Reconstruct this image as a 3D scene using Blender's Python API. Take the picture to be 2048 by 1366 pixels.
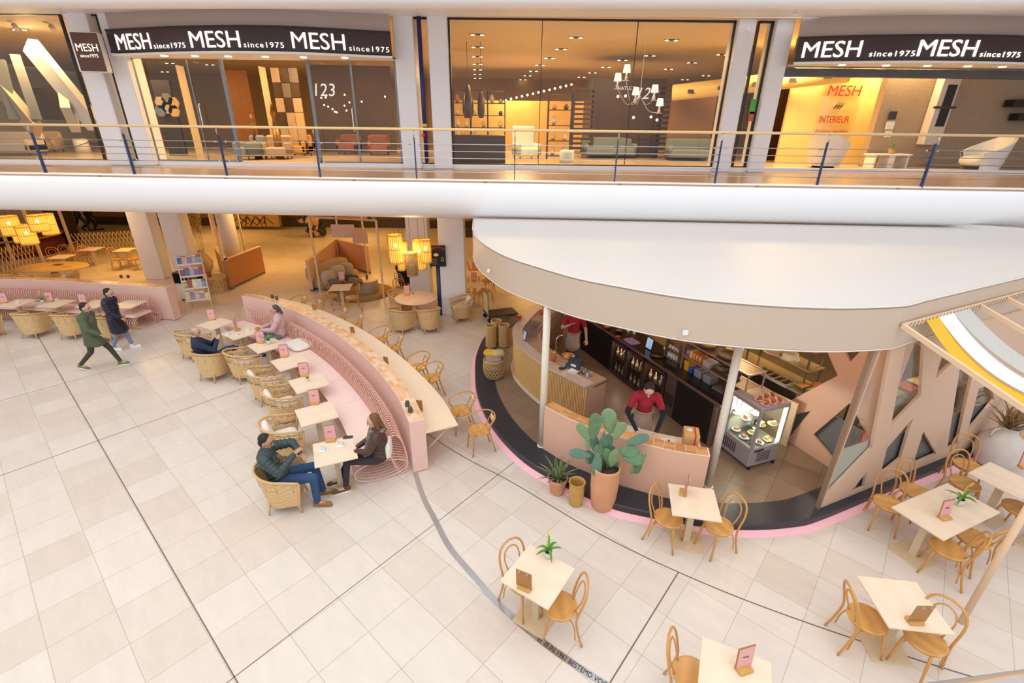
import bpy, bmesh, math, random
from math import sin, cos, pi, radians, atan2, hypot, sqrt
from mathutils import Vector as V, Matrix, noise
random.seed(7)
S = bpy.context.scene; COL = S.collection
for o in list(bpy.data.objects): bpy.data.objects.remove(o)
# ---------------- camera, sky, exposure ----------------
FPX, TH, ROLL, HC = 960.0, radians(24.1), radians(.64), 5.67
cam = bpy.data.cameras.new('camera'); cam.sensor_width = 36; cam.lens = 36 * FPX / 2048; cam.clip_start = .03; cam.clip_end = 200
co = bpy.data.objects.new('camera', cam); COL.objects.link(co); S.camera = co
_F = V((0, cos(TH), -sin(TH))); _U = V((0, sin(TH), cos(TH))); _R = V((1, 0, 0))
CR = _R * cos(ROLL) + _U * sin(ROLL); CU = _U * cos(ROLL) - _R * sin(ROLL)
_m = Matrix((CR, CU, -_F)).transposed().to_4x4(); _m.translation = V((0, 0, HC)); co.matrix_world = _m
S.view_settings.view_transform = 'Standard'; S.view_settings.look = 'None'; S.view_settings.gamma = 1
S.view_settings.use_curve_mapping = False; S.view_settings.exposure = 0.0
W = bpy.data.worlds.new('sky'); S.world = W; W.use_nodes = True
W.node_tree.nodes['Background'].inputs[0].default_value = (.93, .96, 1, 1)
W.node_tree.nodes['Background'].inputs[1].default_value = 1.0
def area(name, loc, size, power, col, rot=(0, 0, 0), sy=None, spread=pi):
    l = bpy.data.lights.new(name, 'AREA'); l.energy = power; l.color = col; l.size = size; l.spread = spread
    if sy: l.shape = 'RECTANGLE'; l.size_y = sy
    o = bpy.data.objects.new(name, l); o.location = loc; o.rotation_euler = rot; COL.objects.link(o); return o
def point(name, loc, power, col, r=.05):
    l = bpy.data.lights.new(name, 'POINT'); l.energy = power; l.color = col; l.shadow_soft_size = r
    o = bpy.data.objects.new(name, l); o.location = loc; COL.objects.link(o); return o
# daylight falling through the glazed atrium roof
area('atrium_skylight', (-4, -1, 15), 30, 1950, (1, .97, .935), (0, 0, 0), 20)
WARM = (1, .62, .26)
for x, y, p in ((-16, 20, 260), (-10, 20.5, 260), (-4, 19, 210), (-16, 26, 240), (-8, 26, 280), (1, 18, 120), (1, 26, 260), (8, 22, 200), (9, 15.5, 90)):
    area('ground_floor_lamp', (x, y, 3.35), 1.6, p * .42, (1, .56, .15))
for x, y, p in ((-15, 17.5, 260), (-9.5, 17.2, 160), (-14, 20, 170), (-7, 19, 190), (-7, 25, 150), (0, 19, 230), (4, 19, 200), (0, 26, 300), (5, 26, 260), (9.5, 18.5, 330), (13, 18.5, 220)):
    area('shop_ceiling_lamp', (x, y, 8.0), 1.6, p * 1.1, (1, .64, .27))
# ---------------- pixel <-> plane helpers (real planes) ----------------
def ray(x, y): return _F * FPX + CR * (x - 1024) - CU * (y - 683)
def at(x, y, z=0.0):
    d = ray(x, y); k = (z - HC) / d.z; return V((d.x * k, d.y * k, z))
def atY(x, y, Y):
    d = ray(x, y); k = Y / d.y; return V((d.x * k, Y, HC + d.z * k))
def onw(x, y, P, D):
    # (s, z) of the hit with the vertical plane through P along unit direction D
    d = ray(x, y); n = V((-D[1], D[0])); k = (P[0] * n.x + P[1] * n.y) / (d.x * n.x + d.y * n.y)
    q = V((d.x * k, d.y * k)); return ((q.x - P[0]) * D[0] + (q.y - P[1]) * D[1], HC + d.z * k)
# ---------------- materials ----------------
MATS = {}
def mat(name, col, rough=.5, metal=0, var=.05, sc=6, bump=0, emis=0, trans=0, kind='noise', col2=None, coat=0, stretch=(1, 1, 1), alpha=1, ior=1.45, ecol=None):
    if name in MATS: return MATS[name]
    m = bpy.data.materials.new(name); m.use_nodes = True; nt = m.node_tree; b = nt.nodes['Principled BSDF']
    b.inputs['Roughness'].default_value = rough; b.inputs['Metallic'].default_value = metal
    b.inputs['Transmission Weight'].default_value = trans; b.inputs['IOR'].default_value = ior
    b.inputs['Coat Weight'].default_value = coat; b.inputs['Alpha'].default_value = alpha
    c = tuple(col) + (1,)
    if emis:
        b.inputs['Emission Color'].default_value = tuple(ecol or col) + (1,); b.inputs['Emission Strength'].default_value = emis
    tc = nt.nodes.new('ShaderNodeTexCoord'); mp = nt.nodes.new('ShaderNodeMapping'); mp.inputs['Scale'].default_value = stretch
    nt.links.new(tc.outputs['Object'], mp.inputs[0])
    if kind in ('wave', 'wavez'):
        t = nt.nodes.new('ShaderNodeTexWave'); t.inputs['Scale'].default_value = sc; t.inputs['Distortion'].default_value = 2.5; t.inputs['Detail'].default_value = 2; t.bands_direction = 'Z' if kind == 'wavez' else 'X'
    elif kind == 'vor':
        t = nt.nodes.new('ShaderNodeTexVoronoi'); t.inputs['Scale'].default_value = sc
    elif kind == 'check':
        t = nt.nodes.new('ShaderNodeTexChecker'); t.inputs['Scale'].default_value = sc
    else:
        t = nt.nodes.new('ShaderNodeTexNoise'); t.inputs['Scale'].default_value = sc; t.inputs['Detail'].default_value = 4
    nt.links.new(mp.outputs[0], t.inputs['Vector'])
    fac = t.outputs['Fac'] if 'Fac' in t.outputs else t.outputs[0]
    if var or col2:
        mx = nt.nodes.new('ShaderNodeMix'); mx.data_type = 'RGBA'
        mx.inputs[6].default_value = tuple(max(0, x * (1 - var)) for x in col) + (1,) if not col2 else c
        mx.inputs[7].default_value = tuple(min(1, x * (1 + var)) for x in col) + (1,) if not col2 else tuple(col2) + (1,)
        nt.links.new(fac, mx.inputs[0]); nt.links.new(mx.outputs[2], b.inputs['Base Color'])
    else: b.inputs['Base Color'].default_value = c
    if bump:
        bp = nt.nodes.new('ShaderNodeBump'); bp.inputs['Strength'].default_value = bump; bp.inputs['Distance'].default_value = .01
        nt.links.new(fac, bp.inputs['Height']); nt.links.new(bp.outputs[0], b.inputs['Normal'])
    MATS[name] = m; return m
def glassmat(name, col=(.9, .95, .95), a=.12, rough=.02):
    # thin pane: mostly clear, with a fresnel mirror reflection
    if name in MATS: return MATS[name]
    m = bpy.data.materials.new(name); m.use_nodes = True; nt = m.node_tree; n = nt.nodes; n.clear()
    out = n.new('ShaderNodeOutputMaterial'); mix = n.new('ShaderNodeMixShader'); tr = n.new('ShaderNodeBsdfTransparent'); gl = n.new('ShaderNodeBsdfGlossy')
    fr = n.new('ShaderNodeLayerWeight'); fr.inputs[0].default_value = .5; pw = n.new('ShaderNodeMath'); pw.operation = 'POWER'; pw.inputs[1].default_value = 4; ad = n.new('ShaderNodeMath'); ad.operation = 'MULTIPLY_ADD'; ad.inputs[1].default_value = .75; ad.inputs[2].default_value = .018 + a * .4
    tr.inputs[0].default_value = tuple(col) + (1,); gl.inputs[0].default_value = (.9, .95, 1, 1); gl.inputs['Roughness'].default_value = rough
    nt.links.new(fr.outputs['Facing'], pw.inputs[0]); nt.links.new(pw.outputs[0], ad.inputs[0]); nt.links.new(ad.outputs[0], mix.inputs[0])
    nt.links.new(tr.outputs[0], mix.inputs[1]); nt.links.new(gl.outputs[0], mix.inputs[2]); nt.links.new(mix.outputs[0], out.inputs[0])
    MATS[name] = m; return m
def tilemat(name, w, h, c1, c2, cm, mortar, rot=0, off=(0, 0), rough=.3, bump=.15, veins=.06, offset=0.0, plane='xy'):
    if name in MATS: return MATS[name]
    m = bpy.data.materials.new(name); m.use_nodes = True; nt = m.node_tree; b = nt.nodes['Principled BSDF']; b.inputs['Roughness'].default_value = rough
    tc = nt.nodes.new('ShaderNodeTexCoord'); m1 = nt.nodes.new('ShaderNodeMapping'); m1.inputs['Location'].default_value = (-off[0], -off[1], 0)
    m2 = nt.nodes.new('ShaderNodeMapping'); m2.inputs['Rotation'].default_value = (0, 0, -rot)
    nt.links.new(tc.outputs['Object'], m1.inputs[0]); nt.links.new(m1.outputs[0], m2.inputs[0])
    br = nt.nodes.new('ShaderNodeTexBrick'); br.offset = offset; br.inputs['Scale'].default_value = 1; br.inputs['Brick Width'].default_value = w
    br.inputs['Row Height'].default_value = h; br.inputs['Mortar Size'].default_value = mortar; br.inputs['Mortar Smooth'].default_value = .1; br.inputs['Bias'].default_value = -.35
    br.inputs['Color1'].default_value = tuple(c1) + (1,); br.inputs['Color2'].default_value = tuple(c2) + (1,); br.inputs['Mortar'].default_value = tuple(cm) + (1,)
    nt.links.new(m2.outputs[0], br.inputs['Vector'])
    ns = nt.nodes.new('ShaderNodeTexNoise'); ns.inputs['Scale'].default_value = 1.6; ns.inputs['Detail'].default_value = 9; ns.inputs['Roughness'].default_value = .68
    m3 = nt.nodes.new('ShaderNodeMapping'); m3.inputs['Scale'].default_value = (1, 3.2, 1); nt.links.new(m2.outputs[0], m3.inputs[0]); nt.links.new(m3.outputs[0], ns.inputs['Vector'])
    rp = nt.nodes.new('ShaderNodeMapRange'); rp.inputs[1].default_value = .25; rp.inputs[2].default_value = .75; rp.inputs[3].default_value = 1 - veins * 1.6; rp.inputs[4].default_value = 1 + veins
    nt.links.new(ns.outputs[0], rp.inputs[0]); mx = nt.nodes.new('ShaderNodeVectorMath'); mx.operation = 'MULTIPLY'
    nt.links.new(br.outputs[0], mx.inputs[0]); nt.links.new(rp.outputs[0], mx.inputs[1]); nt.links.new(mx.outputs[0], b.inputs['Base Color'])
    if bump:
        bp = nt.nodes.new('ShaderNodeBump'); bp.inputs['Strength'].default_value = bump; bp.inputs['Distance'].default_value = .004; bp.invert = True
        nt.links.new(br.outputs['Fac'], bp.inputs['Height']); nt.links.new(bp.outputs[0], b.inputs['Normal'])
    MATS[name] = m; return m
# ---------------- mesh builder ----------------
def frame_from(d):
    d = V(d).normalized(); a = V((0, 0, 1)) if abs(d.z) < .9 else V((1, 0, 0)); u = d.cross(a).normalized(); return u, d.cross(u).normalized() * -1, d
class MB:
    def __init__(s): s.v = []; s.f = []; s.mi = []; s.m = 0; s.sm = []; s.smooth = False
    def add(s, vs, fs, smooth=None):
        n = len(s.v); s.v += [tuple(p) for p in vs]
        for f in fs: s.f.append([i + n for i in f]); s.mi.append(s.m); s.sm.append(s.smooth if smooth is None else smooth)
        return s
    def box(s, c, sz, rz=0, M=None, taper=1):
        x, y, z = [k / 2 for k in sz]; P = []
        for dz in (-z, z):
            t = taper if dz > 0 else 1
            for dx, dy in ((-x, -y), (x, -y), (x, y), (-x, y)):
                p = V((dx * t, dy * t, dz))
                if rz: p = Matrix.Rotation(rz, 3, 'Z') @ p
                if M: p = M @ p
                P.append(p + V(c))
        return s.add(P, [(3, 2, 1, 0), (4, 5, 6, 7), (0, 1, 5, 4), (1, 2, 6, 5), (2, 3, 7, 6), (3, 0, 4, 7)], False)
    def bbox(s, c, sz, b=.01, rz=0):
        # box with chamfered edges: three nested slabs
        x, y, z = [k / 2 for k in sz]; b = min(b, x * .9, y * .9, z * .9); P = []
        for dz, ins in ((-z, b), (-z + b, 0), (z - b, 0), (z, b)):
            for dx, dy in ((-x + ins + b, -y + ins), (x - ins - b, -y + ins), (x - ins, -y + ins + b), (x - ins, y - ins - b), (x - ins - b, y - ins), (-x + ins + b, y - ins), (-x + ins, y - ins - b), (-x + ins, -y + ins + b)):
                p = V((dx, dy, dz))
                if rz: p = Matrix.Rotation(rz, 3, 'Z') @ p
                P.append(p + V(c))
        F = [list(range(7, -1, -1)), list(range(24, 32))]
        for k in range(3):
            for i in range(8): F.append((k * 8 + i, k * 8 + (i + 1) % 8, k * 8 + 8 + (i + 1) % 8, k * 8 + 8 + i))
        return s.add(P, F, False)
    def cyl(s, a, b, r, r2=None, n=12, cap=True):
        a = V(a); b = V(b); r2 = r if r2 is None else r2; u, w, d = frame_from(b - a); P = []
        for c, q in ((a, r), (b, r2)):
            for i in range(n): t = 2 * pi * i / n; P.append(c + u * cos(t) * q + w * sin(t) * q)
        F = [(i, (i + 1) % n, n + (i + 1) % n, n + i) for i in range(n)]
        s.add(P, F, n > 6)
        if cap: k = len(s.v) - 2 * n; s.f += [[k + i for i in range(n)][::-1], [k + n + i for i in range(n)]]; s.mi += [s.m] * 2; s.sm += [False] * 2
        return s
    def tube(s, pts, r, n=8, closed=False, flat=1.0, cap=True):
        pts = [V(p) for p in pts]; N = len(pts); rr = r if isinstance(r, (list, tuple)) else [r] * N
        T = []
        for i in range(N):
            if closed: d = pts[(i + 1) % N] - pts[i - 1]
            else: d = pts[min(i + 1, N - 1)] - pts[max(i - 1, 0)]
            T.append(d.normalized() if d.length > 1e-9 else V((0, 0, 1)))
        u = frame_from(T[0])[0]; P = []
        for i in range(N):
            if i: u = (u - T[i] * u.dot(T[i]))
            u = u.normalized() if u.length > 1e-6 else frame_from(T[i])[0]
            w = T[i].cross(u)
            for k in range(n): t = 2 * pi * k / n; P.append(pts[i] + u * cos(t) * rr[i] + w * sin(t) * rr[i] * flat)
        F = []
        for i in range(N if closed else N - 1):
            j = (i + 1) % N
            for k in range(n): F.append((i * n + k, i * n + (k + 1) % n, j * n + (k + 1) % n, j * n + k))
        if not closed and cap: F += [list(range(n))[::-1], [(N - 1) * n + k for k in range(n)]]
        return s.add(P, F, True)
    def lathe(s, prof, c=(0, 0, 0), n=24, sx=1, sy=1, cap=True):
        P = []; c = V(c)
        for r, z in prof:
            for k in range(n): t = 2 * pi * k / n; P.append(c + V((r * cos(t) * sx, r * sin(t) * sy, z)))
        F = [(i * n + k, i * n + (k + 1) % n, (i + 1) * n + (k + 1) % n, (i + 1) * n + k) for i in range(len(prof) - 1) for k in range(n)]
        if cap: F += [list(range(n))[::-1], [(len(prof) - 1) * n + k for k in range(n)]]
        return s.add(P, F, True)
    def prism(s, poly, z0, z1):
        n = len(poly); P = [(p[0], p[1], z0) for p in poly] + [(p[0], p[1], z1) for p in poly]
        if sum(poly[i][0] * poly[(i + 1) % n][1] - poly[(i + 1) % n][0] * poly[i][1] for i in range(n)) < 0:
            P = P[:n][::-1] + P[n:][::-1]
        return s.add(P, [list(range(n))[::-1], [n + i for i in range(n)]] + [(i, (i + 1) % n, n + (i + 1) % n, n + i) for i in range(n)], False)
    def ell(s, c, r, n=14, m=9, M=None, p=1.0):
        P = []; c = V(c)
        def sg(a): return math.copysign(abs(a) ** p, a)
        for i in range(m + 1):
            a = -pi / 2 + pi * i / m
            for k in range(n):
                t = 2 * pi * k / n; q = V((r[0] * sg(cos(a)) * sg(cos(t)), r[1] * sg(cos(a)) * sg(sin(t)), r[2] * sg(sin(a))))
                if M: q = M @ q
                P.append(c + q)
        return s.add(P, [(i * n + k, i * n + (k + 1) % n, (i + 1) * n + (k + 1) % n, (i + 1) * n + k) for i in range(m) for k in range(n)], True)
    def strip(s, A, B, smooth=False):
        n = len(A); return s.add(list(A) + list(B), [(i, i + 1, n + i + 1, n + i) for i in range(n - 1)], smooth)
    def sweep(s, path, prof, closed=False, capends=True):
        # prof: list of (offset to the left of travel, z); path: list of xy
        P = []; N = len(path); K = len(prof); nr = normals(path)
        for i in range(N):
            for o, z in prof: P.append((path[i][0] + nr[i][0] * o, path[i][1] + nr[i][1] * o, z))
        F = [(i * K + k, (i + 1) * K + k, (i + 1) * K + (k + 1) % K, i * K + (k + 1) % K) for i in range(N - 1) for k in range(K)]
        if capends: F += [[k for k in range(K)], [(N - 1) * K + k for k in range(K)][::-1]]
        return s.add(P, F, False)
    def build(s, name, mats, parent=None, loc=None):
        me = bpy.data.meshes.new(name); me.from_pydata(s.v, [], s.f)
        if not isinstance(mats, (list, tuple)): mats = [mats]
        for m in mats: me.materials.append(m)
        me.polygons.foreach_set('material_index', s.mi); me.polygons.foreach_set('use_smooth', s.sm)
        bm = bmesh.new(); bm.from_mesh(me); bmesh.ops.recalc_face_normals(bm, faces=bm.faces); bm.to_mesh(me); bm.free(); me.update()
        o = bpy.data.objects.new(name, me); COL.objects.link(o)
        if parent: o.parent = parent
        if loc: o.location = loc
        return o
def normals(path):
    R = []; N = len(path)
    for i in range(N):
        a = path[max(i - 1, 0)]; b = path[min(i + 1, N - 1)]; d = hypot(b[0] - a[0], b[1] - a[1]) or 1
        R.append((-(b[1] - a[1]) / d, (b[0] - a[0]) / d))
    return R
def offs(path, o): return [(p[0] + n[0] * o, p[1] + n[1] * o) for p, n in zip(path, normals(path))]
def smooth_path(P, step=.12, closed=False):
    out = []; n = len(P); rng = range(n if closed else n - 1)
    for i in rng:
        g = (lambda k: V(P[k % n])) if closed else (lambda k: V(P[k]) if 0 <= k < n else (V(P[0]) * 2 - V(P[1]) if k < 0 else V(P[-1]) * 2 - V(P[-2])))
        p0, p1, p2, p3 = g(i - 1), g(i), g(i + 1), g(i + 2); m = max(1, int((p2 - p1).length / step))
        for k in range(m):
            t = k / m; out.append(.5 * ((2 * p1) + (p2 - p0) * t + (2 * p0 - 5 * p1 + 4 * p2 - p3) * t * t + (3 * p1 - 3 * p2 + p3 - p0) * t ** 3))
    if not closed: out.append(V(P[-1]))
    return out
def cumlen(path):
    L = [0]
    for a, b in zip(path, path[1:]): L.append(L[-1] + (V(b) - V(a)).length)
    return L
def along(path, s):
    L = cumlen(path); s = max(0, min(s, L[-1] - 1e-6))
    for i in range(len(L) - 1):
        if L[i + 1] >= s:
            t = (s - L[i]) / (L[i + 1] - L[i]); a = V(path[i]); b = V(path[i + 1]); d = (b - a).normalized(); return a.lerp(b, t), d
def nearest_s(path, p):
    L = cumlen(path); k = min(range(len(path)), key=lambda i: (V(path[i]).to_2d() - V(p).to_2d()).length); return L[k]
# ---------------- things, parts, copies ----------------
def thing(name, label, cat, loc=(0, 0, 0), rz=0, group=None):
    o = bpy.data.objects.new(name, None); o.empty_display_size = .1; COL.objects.link(o); o.location = loc; o.rotation_euler = (0, 0, rz)
    return tag(o, label, cat, group)
def tag(o, label, cat, group=None, kind=None):
    if label: o['label'] = label
    if cat: o['category'] = cat
    if group: o['group'] = group
    if kind: o['kind'] = kind
    return o
def struct(o): o['kind'] = 'structure'; return o
KIDS = {}
def dup(root, loc, rz, label, group=None):
    def rec(o, par):
        c = o.copy(); COL.objects.link(c)
        if par: c.parent = par
        for ch in o.children: rec(ch, c)
        return c
    r = rec(root, None); r.location = loc; r.rotation_euler = (root.rotation_euler[0], root.rotation_euler[1], rz); r['label'] = label
    if group: r['group'] = group
    return r
class Proto:
    def __init__(s, fn): s.fn = fn; s.root = None
    def put(s, loc, rz, label, group=None, scale=None):
        if s.root is None:
            r = s.root = s.fn(); r.location = loc; r.rotation_euler = (0, 0, rz); r['label'] = label
            if group: r['group'] = group
        else: r = dup(s.root, loc, rz, label, group)
        if scale: r.scale = (scale,) * 3 if not isinstance(scale, tuple) else scale
        return r
FONT = None
def textmb(body, size=1.0, ext=.005, shear=0, align='CENTER', sp=1.0):
    cu = bpy.data.curves.new('t', 'FONT'); cu.body = body; cu.size = size; cu.extrude = ext; cu.shear = shear; cu.align_x = align; cu.align_y = 'BOTTOM_BASELINE'; cu.space_character = sp; cu.resolution_u = 3
    o = bpy.data.objects.new('t', cu); COL.objects.link(o); dg = bpy.context.evaluated_depsgraph_get(); dg.update()
    me = bpy.data.meshes.new_from_object(o.evaluated_get(dg)); vs = [V(v.co) for v in me.vertices]; fs = [list(p.vertices) for p in me.polygons]
    bpy.data.objects.remove(o); bpy.data.curves.remove(cu); bpy.data.meshes.remove(me); return vs, fs
def text(name, body, size, M, m, parent=None, ext=.004, shear=0, align='CENTER', sp=1.0, wx=1.0, warp=None):
    vs, fs = textmb(body, size, ext, shear, align, sp); mb = MB()
    P = [V((v.x * wx, v.y, v.z)) for v in vs]
    P = [warp(p) for p in P] if warp else [M @ p for p in P]
    mb.add(P, fs, False); return mb.build(name, m, parent)
def upright(loc, rz): return Matrix.Translation(V(loc)) @ Matrix.Rotation(rz, 4, 'Z') @ Matrix.Rotation(pi / 2, 4, 'X')
def poly_holes(outer, holes, P, D, th, name, m, parent=None, zoff=0):
    # a vertical panel in the plane through P along D: outline and cut-outs in (s, z), thickness th away from the viewer
    cu = bpy.data.curves.new('c', 'CURVE'); cu.dimensions = '2D'; cu.fill_mode = 'BOTH'; cu.extrude = th / 2
    for poly in [outer] + holes:
        sp = cu.splines.new('POLY'); sp.points.add(len(poly) - 1); sp.use_cyclic_u = True
        for i, q in enumerate(poly): sp.points[i].co = (q[0], q[1], 0, 1)
    o = bpy.data.objects.new('c', cu); COL.objects.link(o); dg = bpy.context.evaluated_depsgraph_get(); dg.update()
    me = bpy.data.meshes.new_from_object(o.evaluated_get(dg)); mb = MB(); n = V((-D[1], D[0], 0))
    P_ = [V((P[0] + D[0] * v.co.x, P[1] + D[1] * v.co.x, v.co.y)) + n * (v.co.z + zoff) for v in me.vertices]
    mb.add(P_, [list(p.vertices) for p in me.polygons], False); bpy.data.objects.remove(o); return mb.build(name, m, parent)
# ---------------- palette ----------------
FLOOR = tilemat('travertine_floor', .66, .66, (.745, .66, .585), (.655, .55, .455), (.46, .385, .32), .0035, radians(-41.2), (-2.65, 3.85), rough=.30, veins=.05)
PLATF = tilemat('platform_tile', .6, .6, (.27, .185, .125), (.23, .155, .105), (.10, .07, .05), .004, radians(52), (3.4, 6.1), rough=.35)
TIM = tilemat('timber_floor', 1.4, .14, (.50, .32, .20), (.43, .27, .17), (.3, .17, .09), .002, 0, rough=.25, offset=.5)
WHITE = mat('white_plaster', (.86, .85, .85), .55, var=.015); FASC = mat('fascia_white', (.94, .94, .96), .32, var=.012, sc=1)
CREAM = mat('canopy_cream', (.67, .645, .62), .5, var=.01, sc=1); CFAS = mat('canopy_fascia_beige', (.60, .485, .385), .45, var=.012, sc=1)
COLM = mat('column_grey_white', (.80, .80, .84), .35, var=.015)
PINK = mat('pink_lacquer', (.82, .55, .48), .4, var=.015); PINK2 = mat('apricot_pink_panel', (.75, .46, .33), .45, var=.02); PALEP = mat('pale_pink_base', (.9, .62, .62), .3, var=.04)
PINKROD = mat('pink_steel_rod', (.86, .52, .42), .35, var=.02); PINKPAD = mat('pink_upholstery', (.90, .66, .59), .7, var=.02)
BLACK = mat('black_laminate', (.012, .012, .014), .3, var=.1); DARK = mat('dark_charcoal', (.045, .045, .055), .4, var=.08); GREY = mat('slate_grey_panel', (.16, .16, .17), .5, var=.05)
STEEL = mat('brushed_steel', (.62, .62, .64), .3, 1, var=.06, sc=12, stretch=(1, 1, 8)); CHROME = mat('chrome', (.8, .8, .82), .12, 1, var=0)
NAVY = mat('navy_enamel', (.02, .05, .16), .35, var=.1); PLY = mat('birch_ply', (.86, .69, .52), .42, var=.022, sc=2.2, kind='wave', stretch=(.5, 5, 1)); PLYE = mat('ply_base', (.66, .52, .34), .5, var=.05)
BENT = mat('bentwood_honey', (.60, .29, .075), .32, var=.10, sc=9, coat=.3); SEATW = mat('bentwood_seat', (.66, .34, .10), .35, var=.09, sc=2, kind='wave', stretch=(1, 5, 1), coat=.25)
OAK = mat('oak_handrail', (.80, .55, .27), .35, var=.06, sc=5); WOODL = mat('light_timber', (.80, .58, .38), .5, var=.06, sc=5, stretch=(1, 1, 4))
RAT = mat('rattan_cane', (.66, .43, .19), .55, var=.16, sc=30); WICK = mat('wicker_weave', (.74, .50, .25), .65, var=.38, sc=11, kind='wavez', stretch=(1, 1, 1), bump=.6)
CUSH = mat('offwhite_cushion', (.84, .78, .72), .9, var=.03, bump=.1, sc=14); TERRA = mat('terracotta', (.68, .33, .18), .75, var=.22, sc=4, bump=.1)
OCHRE = mat('glazed_ochre', (.55, .31, .09), .45, var=.2, sc=5); GLASS = glassmat('window_glass', (.95, .97, .97), .0); GLASSC = glassmat('clear_glass', (.95, .97, .97), .03)
LEATH = mat('blackbrown', (.03, .02, .018), .5)
# ---------------- ground floor ----------------
mb = MB(); mb.box((-6, 16, -.1), (70, 52, .2)); FL = struct(mb.build('floor', FLOOR))
d1 = V((cos(radians(-41.2)), sin(radians(-41.2)))); d2 = V((-d1.y, d1.x))
def flatstrip(mb, path, w, z=.002):
    a = offs(path, w / 2); b = offs(path, -w / 2); mb.strip([V((p[0], p[1], z)) for p in a], [V((p[0], p[1], z)) for p in b])
mb = MB(); o0 = V((-3.09, 3.38)); flatstrip(mb, [tuple(o0 - d1 * 26), tuple(o0 + d1 * 3)], .014)
curve1 = smooth_path([(-4.6, 11.0, 0), (-1.4, 7.8, 0), (.03, 6.65, 0), (1.3, 5.56, 0), (2.38, 4.82, 0), (3.53, 4.2, 0), (5.2, 3.49, 0), (6.5, 3.1, 0)])
flatstrip(mb, curve1, .018); flatstrip(mb, [(2.36, 4.82), (.6, 2.7)], .016); flatstrip(mb, [(-1.02, 5.86), (.3, 7.5)], .012)
flatstrip(mb, [(-9.1, 11.74), (-13, 7.2)], .012); flatstrip(mb, [(-6.28, 9.84), (-10, 5.4)], .012); flatstrip(mb, [(-1.02, 5.86), (-4.2, 2.0)], .010)
struct(mb.build('trim_1', mat('dark_joint', (.16, .13, .11), .6)))
STRIP = smooth_path([(-1.70, 6.86, 0), (-1.45, 6.25, 0), (-1.18, 5.75, 0), (-.88, 5.21, 0), (-.47, 4.70, 0), (-.12, 4.29, 0), (.35, 3.86, 0), (.77, 3.54, 0), (1.2, 3.26, 0), (1.75, 2.95, 0)], .06)
mb = MB(); flatstrip(mb, STRIP, .085, .004); struct(mb.build('trim_2', mat('steel_inlay', (.55, .54, .55), .28, .8, var=.12, sc=3)))
def onstrip(s0):
    def f(p):
        q, d = along(STRIP, s0 + p.x); n = V((-d.y, d.x, 0)); q = V((q.x, q.y, 0)) + n * (p.y - .030); q.z = .006 + p.z; return q
    return f
s_er = nearest_s(STRIP, at(1080, 1278)); INK = mat('black_lettering', (.02, .02, .025), .5)
tx = text('floor_lettering', 'ER IS IN 1961 BESTEMD VOOR', .085, None, INK, ext=.001, align='LEFT', warp=onstrip(s_er + .01), sp=1.0, wx=.86); tag(tx, 'black Dutch capitals set in the curved steel strip on the floor', 'lettering')
# ---------------- gallery opposite: slab with a rounded fascia ----------------
def gy(x): return 11.75 - .045 * x          # front line of the slab
xs = [-26 + i * 1.0 for i in range(47)]; path = [(x, gy(x)) for x in xs]
prof = [(0, 4.5), (-.02, 4.46), (-.03, 4.3), (0, 4.08), (.07, 3.9), (.2, 3.72), (.38, 3.6), (.6, 3.53), (.9, 3.5), (1.2, 3.5)]
mb = MB(); mb.smooth = True; nr = normals(path); P = []
for i in range(len(path)):
    for o, z in prof: P.append((path[i][0] + nr[i][0] * o, path[i][1] + nr[i][1] * o, z))
K = len(prof); mb.add(P, [(i * K + k, (i + 1) * K + k, (i + 1) * K + k + 1, i * K + k + 1) for i in range(len(path) - 1) for k in range(K - 1)], True)
struct(mb.build('ceiling_ground_edge', FASC)).name = 'trim_3'
mb = MB(); mb.prism([(-26, gy(-26) + 1.0), (20, gy(20) + 1.0), (20, 40), (-26, 40)], 3.5, 3.56); struct(mb.build('ceiling_ground', mat('soffit_beige', (.62, .48, .34), .6)))
mb = MB(); mb.prism([(-26, gy(-26) - .02), (20, gy(20) - .02), (20, 40), (-26, 40)], 4.4, 4.5)
struct(mb.build('floor_upper', TIM))
mb = MB(); mb.prism([(-26, gy(-26)), (20, gy(20)), (20, gy(20) + .14), (-26, gy(-26) + .14)], 4.5, 4.53); struct(mb.build('trim_4', FASC))
# upper ceiling with its orange edge line
mb = MB(); P = []
prof = [(0, 9.4), (0, 8.25), (.06, 8.06), (.2, 7.98), (.8, 8.02), (2.2, 8.28), (3.4, 8.34)]
for i in range(len(path)):
    for o, z in prof: P.append((path[i][0] + nr[i][0] * o, path[i][1] + nr[i][1] * o, z))
K = len(prof); mb.add(P, [(i * K + k, (i + 1) * K + k, (i + 1) * K + k + 1, i * K + k + 1) for i in range(len(path) - 1) for k in range(K - 1)], True)
struct(mb.build('ceiling_upper', mat('ceiling_pinkwhite', (.90, .93, .97), .5, var=.01)))
mb = MB(); mb.sweep(offs(path, -.015), [(0, 8.2), (0, 8.24), (-.02, 8.24), (-.02, 8.2)]); struct(mb.build('trim_5', mat('orange_edge_strip', (.85, .42, .18), .4)))
mb = MB(); mb.box((-3, 26.5, 8.4), (46, 23, .1)); struct(mb.build('ceiling_shops', mat('shop_ceiling', (.78, .66, .52), .6)))
# ---------------- near gallery handrail under the camera ----------------
a = at(1800, 1381, 5.44); b = at(2048, 1346, 5.44); d = (b - a).normalized(); d.z = 0
t = thing('handrail', 'blurred grey steel handrail crossing the bottom right corner of the view', 'handrail', tuple(a))
mb = MB(); q = V((d.y, -d.x, 0)) * .026 + V((0, 0, 0)); mb.cyl(q - d * .5, q + d * 2.2, .025, n=20); mb.build('rail', STEEL, t)
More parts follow.
